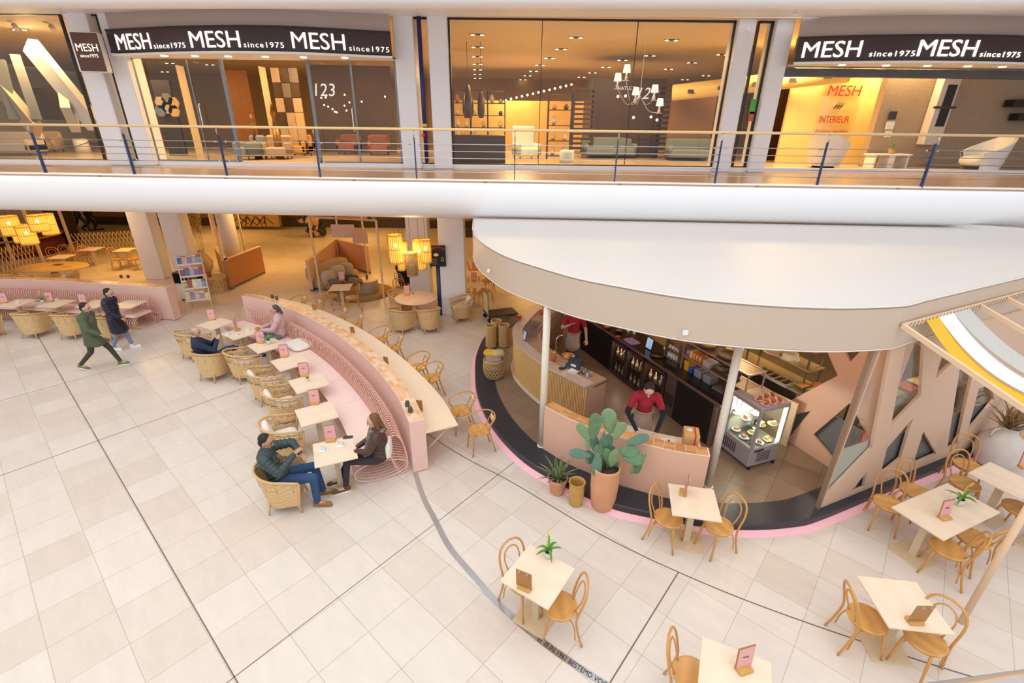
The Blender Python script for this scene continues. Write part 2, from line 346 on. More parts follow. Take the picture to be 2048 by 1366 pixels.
# ---------------- atrium side walls and far walls ----------------
mb = MB(); mb.box((-26.2, 14, 4), (.3, 50, 9)); struct(mb.build('wall_left', WHITE))
mb = MB(); mb.box((20.2, 22, 4), (.3, 34, 9)); struct(mb.build('wall_right', WHITE))
mb = MB(); mb.box((-3, 32.4, 1.75), (46, .3, 3.5)); struct(mb.build('wall_back_ground', mat('brown_shop_wall', (.28, .16, .07), .6, var=.3, sc=.8)))
mb = MB(); mb.box((-3, 34, 6.45), (46, .3, 4)); struct(mb.build('wall_back_upper', mat('ochre_wall', (.55, .36, .16), .6, var=.1, sc=.5)))
# ---------------- columns: pairs of slanting-looking flat piers, base to ceiling ----------------
def column(x0, x1, Yf, dpt, z0, z1, label, skew=0.0, name='column'):
    mb = MB(); mb.bbox(((x0 + x1) / 2, Yf + dpt / 2, (z0 + z1) / 2), (x1 - x0, dpt, z1 - z0), .02); o = mb.build(name, COLM); tag(o, label, 'column')
    return o
YS = 15.2
def cx(px, py, Y=YS): return atY(px, py, Y).x
ucols = [(cx(126, 31), cx(171, 31), 'left pier of the upper left pair beside the small hanging sign'), (cx(193, 31), cx(228, 31), 'right pier of the upper left pair, at the left end of the long sign'),
         (cx(783, 30), cx(824, 31), 'upper white pier left of the blue drain pipe'), (cx(853, 31), cx(893, 32), 'upper white pier right of the blue drain pipe'),
         (cx(1480, 38), cx(1515, 38), 'upper white pier at the right end of the large shop window'), (cx(1557, 38), cx(1593, 38), 'upper white pier at the left end of the open fronted shop')]
for x0, x1, l in ucols: column(x0, x1, YS, .62, 4.5, 8.42, 'white rectangular ' + l)
for (px, py, w, dp, l) in ((291, 559, .78, .55, 'left pier of the ground floor pair behind the left pink bench'), (352, 562, .78, .55, 'pier of the ground floor pair standing beside the magazine rack'),
                       (822, 600, .74, .5, 'ground floor pier behind the woven pendant lamps'), (884, 630, .80, .5, 'ground floor pier in front, next to the single rattan chair')):
    p = at(px, py); column(p.x, p.x + w, p.y, dp, 0, 3.52, 'white square ' + l)
# floodlight under the ceiling edge: the bright mirror spot on the floor
t = thing('floodlight', 'round recessed floodlight in the edge of the upper ceiling', 'lamp', (-11.9, 11.9, 8.1)); mb = MB(); mb.cyl((0, 0, 0), (0, 0, -.08), .16, n=20); mb.build('housing', STEEL, t)
mb = MB(); mb.cyl((0, 0, -.08), (0, 0, -.085), .13, n=20); mb.build('lens', mat('flood_emit', (1, .93, .82), .5, emis=60, ecol=(1, .9, .75)), t)
# ---------------- prototypes ----------------
def make_bentwood():
    t = thing('bentwood_chair', 'x', 'chair')
    mb = MB(); mb.lathe([(.0, .435), (.17, .437), (.195, .445), (.205, .457), (.205, .466), (.197, .473), (.18, .468), (.0, .466)], n=28, sx=1.02); mb.build('seat', SEATW, t)
    mb = MB(); mb.tube([(.18 * cos(a), .18 * sin(a), .428) for a in [2 * pi * i / 24 for i in range(24)]], .013, 6, True); mb.build('seat_ring', BENT, t)
    for s in (-1, 1):
        mb = MB(); mb.tube(smooth_path([(.13, s * .125, .44), (.155, s * .14, .30), (.18, s * .155, .12), (.21, s * .17, 0)], .04), [.018, .018] + [.016] * 40, 7) if 0 else mb.tube([(.13, s * .125, .44), (.15, s * .138, .34), (.17, s * .150, .18), (.205, s * .168, 0)], [.019, .018, .015, .013], 8); mb.build('leg', BENT, t)
        mb = MB(); mb.tube(smooth_path([(-.185, s * .175, .10), (-.17, s * .17, .25), (-.14, s * .155, .36), (-.07, s * .13, .425), (.02, s * .12, .43)], .04), .0095, 6); mb.build('brace', BENT, t)
    L = [(-.27, -.19, 0), (-.215, -.182, .2), (-.18, -.178, .42), (-.20, -.188, .56), (-.235, -.195, .70), (-.27, -.165, .82), (-.292, -.09, .885), (-.30, 0, .90)]
    hp = smooth_path(L + [(x, -y, z) for x, y, z in L[-2::-1]], .05)
    mb = MB(); mb.tube(hp, .0145, 8); mb.build('back_frame', BENT, t)
    L = [(-.165, -.075, .455), (-.195, -.10, .56), (-.235, -.115, .68), (-.262, -.085, .78), (-.272, 0, .82)]
    mb = MB(); mb.tube(smooth_path(L + [(x, -y, z) for x, y, z in L[-2::-1]], .04), .010, 7); mb.build('inner_hoop', BENT, t); return t
BC = Proto(make_bentwood)
def make_bentarm():
    t = thing('bentwood_armchair', 'x', 'chair')
    mb = MB(); mb.lathe([(.0, .435), (.2, .44), (.215, .455), (.21, .47), (.19, .466), (0, .464)], n=26); mb.build('seat', SEATW, t)
    for s in (-1, 1):
        mb = MB(); mb.tube([(.14, s * .13, .44), (.16, s * .145, .3), (.19, s * .17, 0)], [.018, .016, .013], 7); mb.build('leg', BENT, t)
        mb = MB(); mb.tube([(-.16, s * .11, .44), (-.20, s * .14, .25), (-.27, s * .17, 0)], [.018, .016, .013], 7); mb.build('leg', BENT, t)
    L = [(.10, -.19, .47), (.16, -.24, .54), (.13, -.27, .63), (0, -.275, .68), (-.14, -.26, .71), (-.25, -.17, .745), (-.30, 0, .76)]
    mb = MB(); mb.tube(smooth_path(L + [(x, -y, z) for x, y, z in L[-2::-1]], .05), .0145, 8); mb.build('back_frame', BENT, t)
    for s in (-1, 1):
        mb = MB(); mb.tube(smooth_path([(-.16, s * .09, .46), (-.22, s * .085, .6), (-.285, s * .05, .752)], .05), .011, 6); mb.build('back_upright', BENT, t)
    mb = MB(); mb.ell((-.262, 0, .66), (.012, .10, .085), 12, 7); mb.build('back_panel', mat('cane_panel', (.85, .70, .50), .6), t)
    return t
BA = Proto(make_bentarm)
def u_path(hw, xf, xb, n=18):
    P = []; m = 4
    for i in range(m): P.append((xf + (xb + hw * .95 - xf) * i / m, -hw))
    for i in range(n + 1): a = -pi / 2 - pi * i / n; P.append((xb + hw * .95 + hw * .95 * cos(a), hw * sin(a)))
    for i in range(m - 1, -1, -1): P.append((xf + (xb + hw * .95 - xf) * i / m, hw))
    return P
def make_rattan(seatc=True, backc=False, openw=True):
    t = thing('rattan_armchair', 'x', 'chair')
    bot = u_path(.265, .22, -.27); top = u_path(.345, .30, -.37); N = len(bot)
    def rimz(i): u = abs(i / (N - 1) * 2 - 1); return .80 - .17 * u ** 1.6
    def pt(i, f, k=0): z0 = .14; z1 = rimz(i); z = z0 + (z1 - z0) * f; e = f ** .8; return V((bot[i][0] + (top[i][0] - bot[i][0]) * e, bot[i][1] + (top[i][1] - bot[i][1]) * e, z)) * (1)
    def band(f0, f1, K=4, inn=.016):
        mb = MB()
        for side in (0, 1):
            P = []
            for i in range(N):
                for k in range(K + 1):
                    p = pt(i, f0 + (f1 - f0) * k / K)
                    if side: d = V((p.x + .02, p.y, 0)); d = d.normalized() * inn if d.length > 1e-5 else d; p = p - V((d.x, d.y, 0))
                    P.append(p)
            F = [(i * (K + 1) + k, (i + 1) * (K + 1) + k, (i + 1) * (K + 1) + k + 1, i * (K + 1) + k + 1) for i in range(N - 1) for k in range(K)]
            mb.add(P, F, True)
        return mb
    mb = band(0, .66 if openw else .93)
    if openw: b2 = band(.80, .90, 1); mb.add(b2.v, b2.f, True)
    mb.build('woven_shell', WICK, t)
    mb = MB()
    for i in range(1, N - 1, 2 if openw else 3): mb.tube([pt(i, .6), pt(i, .8), pt(i, .985)], .007, 5)
    for f in ((.72, .76) if openw else (.95,)): mb.tube([pt(i, f) for i in range(N)], .007, 5)
    mb.build('stakes', RAT, t)
    mb = MB(); rp = [pt(i, 1) for i in range(N)]; mb.tube(rp, .022, 8); mb.build('rim', RAT, t)
    for s in (-1, 1):
        e = 0 if s < 0 else N - 1
        mb = MB(); mb.tube([pt(e, 1) + V((0, 0, -.01)), pt(e, .5), pt(e, 0), (.25, s * .27, 0)], [.02, .018, .018, .016], 7); mb.build('leg', RAT, t)
        mb = MB(); mb.tube([(-.20, s * .19, .40), (-.22, s * .2, .15), (-.25, s * .22, 0)], [.018, .018, .015], 7); mb.build('leg', RAT, t)
    mb = MB(); mb.tube([(.235, -.26, .16), (.235, .26, .16)], .012, 6); mb.tube([(.24, -.265, .36), (.24, .265, .36)], .018, 6); mb.box((.236, 0, .26), (.012, .52, .19)); mb.build('apron', WICK, t)
    mb = MB(); mb.prism([(p[0] * 1.05, p[1] * 1.05) for p in bot], .34, .37); mb.build('seat_panel', WICK, t)
    if seatc: mb = MB(); mb.ell((0, 0, .415), (.25, .255, .055), 20, 8, p=.5); mb.build('seat_cushion', CUSH, t)
    if backc: mb = MB(); mb.ell((-.24, .03, .60), (.07, .22, .19), 18, 9, Matrix.Rotation(-.28, 3, 'Y'), .55); mb.build('back_cushion', CUSH, t)
    return t
RA = Proto(lambda: make_rattan(True, False)); RB = Proto(lambda: make_rattan(True, True)); RC = Proto(lambda: make_rattan(True, False, False))
def make_table():
    t = thing('bistro_table', 'x', 'table')
    mb = MB(); mb.bbox((0, 0, .737), (.66, .66, .026), .003); mb.build('tabletop', PLY, t)
    mb = MB(); mb.box((0, 0, .37), (.09, .09, .71)); mb.build('column', PLYE, t)
    mb = MB(); mb.bbox((0, 0, .009), (.44, .44, .018), .003); mb.build('base', PLYE, t)
    mb = MB(); mb.box((0, 0, .718), (.3, .3, .012)); mb.build('mounting_plate', STEEL, t); return t
TB = Proto(make_table)
MENUP = mat('menu_pink', (.80, .42, .42), .6, var=.03); MENUB = mat('menu_board', (.62, .36, .10), .5, var=.12, sc=6, stretch=(1, 1, .3)); MENUD = mat('menu_dark', (.12, .05, .035), .5)
def make_menu():
    # faces +X: leaning board in a slotted block, a pink sheet on the front
    t = thing('menu_stand', 'x', 'menu stand')
    mb = MB(); mb.bbox((0, 0, .018), (.085, .13, .036), .004); mb.build('block', MENUB, t)
    R = Matrix.Rotation(-.08, 3, 'Y')
    mb = MB(); mb.box(V((-.022, 0, .14)), (.007, .165, .235), M=R); bo = mb.build('clipboard', mat('clipboard_brown', (.42, .20, .06), .45, var=.15), t)
    mb = MB(); mb.box(V((-.016, 0, .140)), (.003, .150, .215), M=R); sh = mb.build('menu_sheet', MENUP, t)
    mb = MB()
    for s in (-1, 1): mb.tube([V((-.048 + .012 * cos(a), s * .04, .252 + .012 * sin(a))) for a in [2 * pi * i / 10 for i in range(10)]], .0018, 5, True)
    mb.build('ring', CHROME, t)
    M = Matrix.Translation(V((-.0125, 0, .150))) @ Matrix.Rotation(-.08, 4, 'Y') @ Matrix.Rotation(pi / 2, 4, 'Z') @ Matrix.Rotation(pi / 2, 4, 'X')
    mb = MB(); mb.tube([M @ V((-.03 + .0045 * i, .010 * sin(i * 1.9) * (1 + .5 * (i % 4 == 0)), 0)) for i in range(14)], .0016, 4); mb.build('script_title', MENUD, t)
    return t
ME = Proto(make_menu)
LEAF = mat('leaf_green', (.10, .28, .04), .45, var=.35, sc=9); LEAFD = mat('leaf_dark', (.05, .13, .04), .5, var=.3, sc=9); SOIL = mat('soil', (.06, .04, .03), .9, var=.4, sc=60, bump=.5)
def blade(mb, pts, w, fold=.25):
    # a leaf: a folded ribbon that tapers to its tip, with thickness
    n = len(pts); pts = [V(p) for p in pts]; A = []; B = []; C = []; up = V((0, 0, 1))
    for i, p in enumerate(pts):
        d = (pts[min(i + 1, n - 1)] - pts[max(i - 1, 0)]).normalized(); s = d.cross(up); s = s.normalized() if s.length > .05 else V((1, 0, 0)); nn = s.cross(d)
        t = i / (n - 1); ww = w * min(1, (t + .15) * 2.2) * (1 - t ** 3) ** .8 + .0006
        A.append(p - s * ww + nn * ww * fold); B.append(p); C.append(p + s * ww + nn * ww * fold)
    mb.strip(A, B, True); mb.strip(B, C, True)
    th = V((0, 0, -.0015)); mb.strip([p + th for p in A], [p + th for p in B], True); mb.strip([p + th for p in B], [p + th for p in C], True)
def arc_leaf(base, az, L, lift, droop, n=7):
    P = []; d = V((cos(az), sin(az), 0))
    for i in range(n): t = i / (n - 1); P.append(V(base) + d * L * t * (.55 + .45 * t) + V((0, 0, lift * sin(min(t, 1) * pi * .5 + 0) - droop * t * t)))
    return P
def make_tableplant():
    t = thing('potted_plant', 'x', 'plant'); mb = MB(); mb.lathe([(.026, 0), (.036, .075), (.032, .075), (.024, .01)], n=16, cap=True); mb.build('glass_pot', mat('white_pot', (.72, .72, .7), .3, var=.1, sc=20), t)
    mb = MB(); mb.cyl((0, 0, .06), (0, 0, .068), .031, n=14); mb.build('soil', SOIL, t); mb = MB(); random.seed(3)
    for k in range(6): blade(mb, arc_leaf((0, 0, .07), k * 1.15 + .3, .10 + .07 * random.random(), .07 + .05 * random.random(), .02 + .12 * (k % 2)), .014)
    mb.build('leaves', LEAF, t); mb = MB()
    mb.tube([(0, 0, .07), (.01, .01, .14), (.03, .02, .2), (.07, .03, .235)], .003, 5); mb.ell((.075, .03, .235), (.012, .01, .008)); mb.ell((.05, .02, .225), (.009, .012, .007)); mb.build('flower_stem', mat('yellow_bloom', (.7, .6, .08), .5), t)
    return t
PP = Proto(make_tableplant)
def make_smallpot():
    t = thing('succulent_pot', 'x', 'plant'); mb = MB(); mb.lathe([(.024, 0), (.034, .07), (.03, .07), (.022, .01)], n=14); mb.build('glass_pot', MATS['white_pot'], t); mb = MB()
    for k in range(8): blade(mb, arc_leaf((0, 0, .065), k * .8, .045, .03, .01), .012)
    mb.build('leaves', LEAF, t); return t
SPt = Proto(make_smallpot)
def face(a, b): return atan2(b[1] - a[1], b[0] - a[0])
# ---------------- café tables in the foreground and right ----------------
def ctr(pts, z=.75):
    P = [at(x, y, z) for x, y in pts]; c = sum(P, V((0, 0, 0))) / len(P); e = P[1] - P[0]; return V((c.x, c.y, 0)), atan2(e.y, e.x)
def tbl(pts, label, group=None): c, a = ctr(pts); TB.put(c, a, label, group); return c
def bchair(seat, top, label, group=None):
    s = at(*seat, .466); b = at(*top, .89); d = V((s.x - b.x, s.y - b.y)).normalized(); BC.put((s.x, s.y, 0), atan2(d.y, d.x), label, group)
def menu(px, py, deg, label, z=.75): p = at(px, py, z); ME.put((p.x, p.y, z), radians(deg), label, 'menu stands on the café tables', 1.18)
tbl([(1002, 1163), (1063, 1088), (1147, 1137), (1094, 1217)], 'square birch table standing over the curved steel floor strip, centre bottom')
bchair((1047, 1160), (1004, 1067), 'bentwood chair left of the table that stands over the steel floor strip'); bchair((1120, 1210), (1184, 1161), 'bentwood chair whose leg stands on the lettered steel strip')
tbl([(1338, 966), (1425, 978), (1443, 1044), (1347, 1030)], 'square birch table against the kerb of the bar platform')
bchair((1337, 1035), (1296, 966), 'bentwood chair left of the table by the platform kerb, nearest the cactus pot'); bchair((1437, 1050), (1488, 991), 'bentwood chair right of the table by the platform kerb')
C4 = [at(x, y, .75) for x, y in [(1789, 1011), (1894, 966), (1996, 1027), (1888, 1080)]]
ca = atan2(C4[3].y - C4[0].y, C4[3].x - C4[0].x); cc = sum(C4, V((0, 0, 0))) / 4; e = (C4[3] - C4[0]).normalized()
e = (C4[1] - C4[0]).normalized() if (C4[1] - C4[0]).length > 1 else e
mid = (C4[0] + C4[1] + C4[2] + C4[3]) / 4; ax = (C4[3] - C4[0]); ax = ax.normalized() if ax.length > 1 else (C4[1] - C4[0]).normalized()
long_ax = (C4[3] - C4[0]) if (C4[3] - C4[0]).length > (C4[1] - C4[0]).length else (C4[1] - C4[0]); long_ax.z = 0; LA = long_ax.normalized(); aL = atan2(LA.y, LA.x)
p1 = mid - LA * .335; p2 = mid + LA * .335
TB.put((p1.x, p1.y, 0), aL, 'birch table at right, left half of the pushed-together pair'); TB.put((p2.x, p2.y, 0), aL, 'birch table at right, right half of the pair, under the spreading plant')
bchair((1778, 1006), (1788, 930), 'bentwood chair before the cut-out wall at the left end of the double table'); bchair((1831, 981), (1815, 916), 'bentwood chair partly hidden behind the double table, closest to the pink plinth')
bchair((1897, 1097), (1985, 1074), 'bentwood chair on the near side of the double table at right'); bchair((1947, 1074), (2031, 1067), 'bentwood chair behind the near one, crossed by the slanting wooden pole')
E4 = [at(1936, 945, .75), at(2018, 905, .75), at(2042, 1001, .75)]; u = (E4[1] - E4[0]).normalized(); v = (E4[2] - E4[0]); v = (v - u * v.dot(u)).normalized()
q = E4[0] + u * .33 + v * .33; aE = atan2(u.y, u.x); TB.put((q.x, q.y, 0), aE, 'birch table at the right edge beside the white clay jar, nearer the wall'); q2 = q + v * .67; TB.put((q2.x, q2.y, 0), aE, 'birch table cut off by the right edge, joined to the one by the jar')
bchair((1936, 930), (1931, 864), 'bentwood chair directly in front of the big white jar'); bchair((1930, 965), (1909, 893), 'bentwood chair left of the right-edge table, behind the leafy plant')
bchair((2040, 1016), (2085, 985), 'bentwood chair at the right edge under the far corner of the table'); bchair((2045, 872), (2075, 820), 'bentwood chair at the right edge behind the white jar')
tbl([(1718, 1151), (1833, 1163), (1906, 1271), (1778, 1253)], 'square birch table at lower right beside the foot of the wooden pole')
bchair((1735, 1236), (1693, 1175), 'bentwood chair seen from behind, left of the lower right table'); bchair((1851, 1277), (1913, 1196), 'bentwood chair at lower right in front of the foot of the wooden pole')
f0 = at(1404, 1272, .75); f1 = at(1539, 1323, .75); u = (f1 - f0).normalized(); w_ = V((u.y, -u.x, 0)); q = f0 + u * .33 + w_ * .33; aF = atan2(u.y, u.x)
TB.put((q.x, q.y, 0), aF, 'square birch table cut off by the bottom edge of the picture'); bchair((1385, 1350), (1339, 1270), 'bentwood chair at the bottom edge of the picture')
menu(1049, 1176, 65, 'wooden menu stand with its bare back turned, on the table over the steel strip'); menu(1366, 987, 160, 'menu stand seen edge-on on the table by the platform kerb')
menu(1888, 1037, -78, 'pink menu stand on the double table at right, beside the leafy plant'); menu(1828, 1244, 90, 'menu stand with a brown back on the lower right table'); menu(1487, 1340, -75, 'pink menu stand on the table at the bottom edge')
menu(2048, 936, -90, 'menu stand cut by the right edge of the picture')
p = at(1096, 1115, .75); PP.put((p.x, p.y, .75), 1.2, 'lime green trailing plant in a glass on the table over the steel strip', 'table plants', 1.45); p = at(1916, 1010, .75); PP.put((p.x, p.y, .75), 0, 'spreading green plant in a white glass on the double table at right', 'table plants', 1.5)
# ---------------- curved pink wall with bench and counter ----------------
TILEC = tilemat('terracotta_top_tile', .11, .085, (.80, .46, .24), (.86, .60, .38), (.93, .84, .74), .007, radians(-55), rough=.3, offset=.5)
WP = smooth_path([(-7.95, 13.36, 0), (-7.56, 13.2, 0), (-6.51, 12.62, 0), (-5.29, 11.66, 0), (-4.12, 10.5, 0), (-3.02, 9.13, 0), (-2.2, 7.87, 0), (-1.73, 6.86, 0)], .1)
LP = smooth_path([(-22, 14.3, 0), (-19, 14.62, 0), (-16.3, 14.72, 0), (-14.6, 14.62, 0), (-12.9, 14.38, 0), (-10.6, 14.0, 0)], .1)
def bench(path, wname, wl, bl, H=1.06, tiles=True, s0=.35, s1=.05, rodstep=.08):
    t = thing(wname, wl, 'wall')
    mb = MB(); mb.sweep(path, [(0, .02), (0, H), (.27, H), (.27, .02)]); mb.build('wall_body', PINK, t)
    mb = MB(); mb.sweep(path, [(0, 0), (0, .06), (.27, .06), (.27, 0)]) ; 
    # tile top laid along the curve: three rows of separate thin tiles
    for row in range(3):
        a, b = .004 + row * .0885, .004 + row * .0885 + .083; s = (row % 2) * .06 + .003; L = cumlen(path)[-1]; idx = []
    mb2 = MB(); L = cumlen(path)[-1]
    for row in range(3):
        s = (row % 2) * .07 + .003
        while s < L - .02:
            e = min(s + .135, L - .003); P = []
            for z in (H, H + .012):
                for ss, oo in ((s, .004 + row * .0885), (e, .004 + row * .0885), (e, .087 + row * .0885), (s, .087 + row * .0885)):
                    q, d = along(path, ss); P.append((q.x - d.y * oo, q.y + d.x * oo, z))
            mb2.m = random.choice((0, 0, 1, 2)); mb2.add(P, [(3, 2, 1, 0), (4, 5, 6, 7), (0, 1, 5, 4), (1, 2, 6, 5), (2, 3, 7, 6), (3, 0, 4, 7)], False); s += .143
    mb2.build('top_tiles', [mat('tile_terracotta', (.82, .50, .28), .3), mat('tile_sand', (.87, .62, .42), .3), mat('tile_orange', (.78, .42, .20), .3)], t)
    mg = MB(); mg.sweep(path, [(.001, H - .005), (.001, H + .008), (.269, H + .008), (.269, H - .005)]); mg.build('grout', mat('grout_cream', (.93, .85, .76), .7), t)
    b = thing('rod_bench', bl, 'bench')
    L = cumlen(path)[-1]; mb = MB(); s = s0; k = 0
    while s < L - s1:
        q, d = along(path, s); n = V((-d.y, d.x, 0)); f = min(1, (s - s0) / .8 + .35)
        # tall back loop and flat seat loop
        P = []
        for i in range(22):
            a = 2 * pi * i / 22; P.append(V((q.x, q.y, 0)) + n * (-.22 + .135 * cos(a) - .05 * sin(a)) + V((0, 0, .45 + .41 * sin(a))) + d * (0))
        mb.tube(P, .0105, 5, True); P = []
        for i in range(22):
            a = 2 * pi * i / 22; c = cos(a); P.append(V((q.x, q.y, 0)) + n * (-.53 + .46 * c) + V((0, 0, .215 + (.185 if sin(a) > 0 else .195) * sin(a) * (1 - .12 * c))))
        mb.tube(P, .0105, 5, True); s += rodstep; k += 1
    for o, z in ((-.93, .21), (-.53, .402), (-.27, .83), (-.30, .45)):
        pp = [along(path, s0 + (L - s1 - s0) * i / 60)[0] for i in range(61)]; pp = offs(pp, o); mb.tube([(p[0], p[1], z) for p in pp], .006, 5)
    mb.build('rod_cage', PINKROD, b)
    # seat pads in lengths of about 1.15 m
    nseg = max(1, round((L - s0 - s1) / 1.15)); g = (L - s0 - s1) / nseg
    for j in range(nseg):
        sa = s0 + j * g + .006; sb = s0 + (j + 1) * g - .006; pp = [along(path, sa + (sb - sa) * i / 10)[0] for i in range(11)]
        mb = MB(); mb.sweep([(p.x, p.y) for p in pp], [(-.36, .405), (-.36, .455), (-.385, .472), (-.93, .472), (-.965, .455), (-.965, .42), (-.94, .405)]); mb.build('seat_pad', PINKPAD, b)
    return t, b
bench(WP, 'curved_wall', 'curved pink lacquered wall with a tiled top, centre of the café', 'curved pink rod bench with pale pads, where the long-haired woman sits')
bench(LP, 'curved_wall', 'curved pink lacquered wall with a tiled top at the left edge', 'curved pink rod bench at the left edge behind the wicker chairs', s1=.35)
# counter on the outer side of the centre wall
t = thing('bar_counter', 'long curved birch counter fixed to the outer side of the centre pink wall', 'counter')
cp = [p for p in WP if nearest_s(WP, p) > .4]; mb = MB(); mb.sweep(cp, [(.272, .775), (.272, .805), (.86, .805), (.86, .775)]); mb.build('counter_top', mat('birch_counter', (.87, .69, .50), .4, var=.03, sc=2), t)
L = cumlen(cp)[-1]
for k in range(6):
    q, d = along(cp, .15 + (L - .3) * k / 5); n = V((-d.y, d.x, 0)); q = V((q.x, q.y, 0)); mb = MB(); mb.tube([q + n * .27 + V((0, 0, .30)), q + n * .78 + V((0, 0, .765))], .018, 6); mb.build('bracket', PLYE, t)
t2 = [(770, 690, 0), (755, 667, 0), (736, 652, 0), (684, 622, 0), (664, 612, 0), (811, 715, 0), (829, 742, 0)]
arm = [((905, 880), (936, 835)), ((862, 838), (899, 800)), ((800, 745), (838, 740)), ((782, 725), (818, 715)), ((738, 690), (776, 678)), ((705, 670), (740, 662)), ((660, 640), (692, 637)), ((636, 628), (668, 622)), ((593, 610), (615, 606)), ((563, 603), (585, 600))]
W_ = ['first from the near end', 'second from the near end', 'third from the near end', 'fourth from the near end', 'fifth from the near end', 'sixth from the near end', 'fourth from the far end', 'third from the far end', 'second from the far end', 'at the far end']
for i, (s, b) in enumerate(arm):
    back = at(b[0], b[1], .76); ss = nearest_s(WP, back); q, d = along(WP, ss); n = V((-d.y, d.x, 0)); c = V((q.x, q.y, 0)) + n * (1.22 if i else 1.32)
    # keep the photographed back position along the wall
    BA.put(c, atan2(-n.y, -n.x), 'bentwood armchair at the curved counter, ' + W_[i], 'armchairs along the curved counter')
for (px, py, l) in ((815, 812, 'ribbed dark glass tealight holder behind the other on the tiled wall end'), (821, 824, 'ribbed dark glass tealight holder nearest the end of the tiled wall'), (545, 596, 'dark glass tealight holder at the far left of the tiled wall top'), (554, 599, 'dark glass tealight holder right of another at the far wall end'),
                     (243, 556, 'blue grey tealight glass on the left wall, left of two'), (257, 556, 'blue grey tealight glass on the left wall, right of two')):
    p = at(px, py, 1.075); mb = MB(); n = 20; prof = [(.038, 0), (.045, .03), (.045, .055), (.034, .085), (.034, .1), (.028, .1), (.03, .02)]; P = []
    mb.lathe(prof, n=20); o = mb.build('tealight_holder', mat('smoked_glass', (.09, .085, .08), .15, var=.2, sc=30), loc=p); tag(o, l, 'tealight holder', 'tealight glasses on the wall tops')
for (px, py, l) in ((706, 666, 'small wooden menu board on the counter between the first arm backs'), (773, 727, 'small wooden menu board on the middle of the curved counter'), (630, 620, 'tiny wooden menu board at the far end of the counter'), (838, 822, 'dark menu board leaning near the end of the curved counter')):
    p = at(px, py, .81); q, d = along(WP, nearest_s(WP, p)); o = ME.put((p.x, p.y, .806), atan2(d.y, d.x) + (2.2 if px != 838 else 2.6), l, 'small boards on the curved counter', .7 if px != 838 else 1.0)
# bench tables and rattan chairs (centre)
def benchtable(pts, label):
    c, a = ctr(pts); q, d = along(WP, nearest_s(WP, c)); TB.put(c, atan2(d.y, d.x), label); return c
bt = [benchtable([(393, 648.5), (452, 636), (472, 643), (409, 660)], 'birch table at the far end of the centre bench, below the magazine rack'),
      benchtable([(443, 669.6), (468, 655), (525, 659.5), (485.5, 679)], 'birch table with cups between the bald man and the woman in the pink coat'),
      benchtable([(493, 690), (552, 675), (572, 690), (513, 706.5)], 'birch bench table carrying a plant with a yellow shoot, next after the couple with cups'),
      benchtable([(539.5, 722.6), (600, 706), (619, 723.6), (560.6, 742.4)], 'birch bench table with only a pink menu, fourth from the far end'),
      benchtable([(577, 761), (638, 745), (659, 767.5), (596, 787.6)], 'birch bench table with a tiny succulent, fifth from the far end'),
      benchtable([(591, 819.6), (661.5, 801), (676, 834), (603, 853.6)], 'empty birch bench table next to the one used by the man in the green jacket'),
      benchtable([(625, 887), (700, 872), (718, 913), (634, 936)], 'birch table with two cappuccinos between the seated man and woman')]
def rch(pr, px, py, label, z=.72, rz=None, group=None):
    c = at(px, py, z)
    if rz is None: q, d = along(WP, nearest_s(WP, c)); n = V((-d.y, d.x)); rz = atan2(n.y, n.x)
    pr.put((c.x, c.y, 0), rz, label, group); return c
rch(RA, 381, 664, 'rattan armchair at the far end of the centre row, behind the bald man'); BALD = rch(RC, 418, 702, 'rattan armchair the bald man sits in', rz=radians(75))
rch(RA, 482, 703, 'rattan armchair without a back cushion, right beside the bald man'); rch(RB, 528, 742, 'rattan armchair with a white back cushion, third from the bald man along the bench')
rch(RB, 563, 782, 'rattan armchair with a white back cushion before the table with the succulent'); rch(RB, 563, 846, 'rattan armchair with white cushions behind the man in the green jacket')
MANC = rch(RC, 561, 936, 'rattan armchair the man in the green jacket sits in', rz=radians(14))
# left row
for x, l in ((-16.0, 'birch table cut off by the left edge, before the left pink bench'), (-14.72, 'birch table at the left bench with the leftmost visible pink menu'), (-13.55, 'birch table at the left bench carrying the plant in a white pot'), (-12.4, 'birch table at the left bench hidden partly by the walking pair'), (-11.4, 'birch table at the right end of the left bench')):
    TB.put((x, 13.42, 0), radians(-3), l)
for (x, y, l) in ((-15.0, 12.52, 'wicker armchair cut by the left edge, at the left bench'), (-13.75, 12.72, 'wicker armchair second from the left edge at the left bench'), (-12.58, 12.66, 'wicker armchair left of the walking pair at the left bench'), (-11.45, 12.5, 'wicker armchair behind the walking pair')):
    RC.put((x, y, 0), radians(88), l)
menu(9, 606, -75, 'pink menu stand at the left edge on the left bench tables'); menu(100, 604, -75, 'pink menu stand beside the plant on the left bench tables'); menu(167, 608, -75, 'pink menu stand just left of the walking pair')
p = at(87, 606, .75); PP.put((p.x, p.y, .75), 2, 'plant with an orange bloom in a white pot on the left bench tables', 'table plants'); p = at(228, 603, .75); SPt.put((p.x, p.y, .75), 2, 'small plant pot just right of the navy coat on the left bench tables')
for (px, py, dg, l) in ((424, 640, -80, 'pink menu stand on the farthest table of the centre bench'), (522, 686, -75, 'pink menu stand beside the plant with the yellow shoot'), (569, 714, -75, 'pink menu stand on the fourth bench table'), (609, 752, -75, 'pink menu stand behind the tiny succulent'), (630, 808, -75, 'pink menu stand on the empty bench table'), (662, 882, -78, 'pink menu stand on the table with two cappuccinos'), (476, 661, 15, 'dark edge-on menu stand on the table with the cups')):
    menu(px, py, dg, l)
p = at(538, 688, .75); PP.put((p.x, p.y, .75), .6, 'thin plant with a yellow shoot on the third bench table', 'table plants'); p = at(616, 762, .75); SPt.put((p.x, p.y, .75), 0, 'tiny green succulent in a glass on the fifth bench table')
p = at(537, 686, .45)
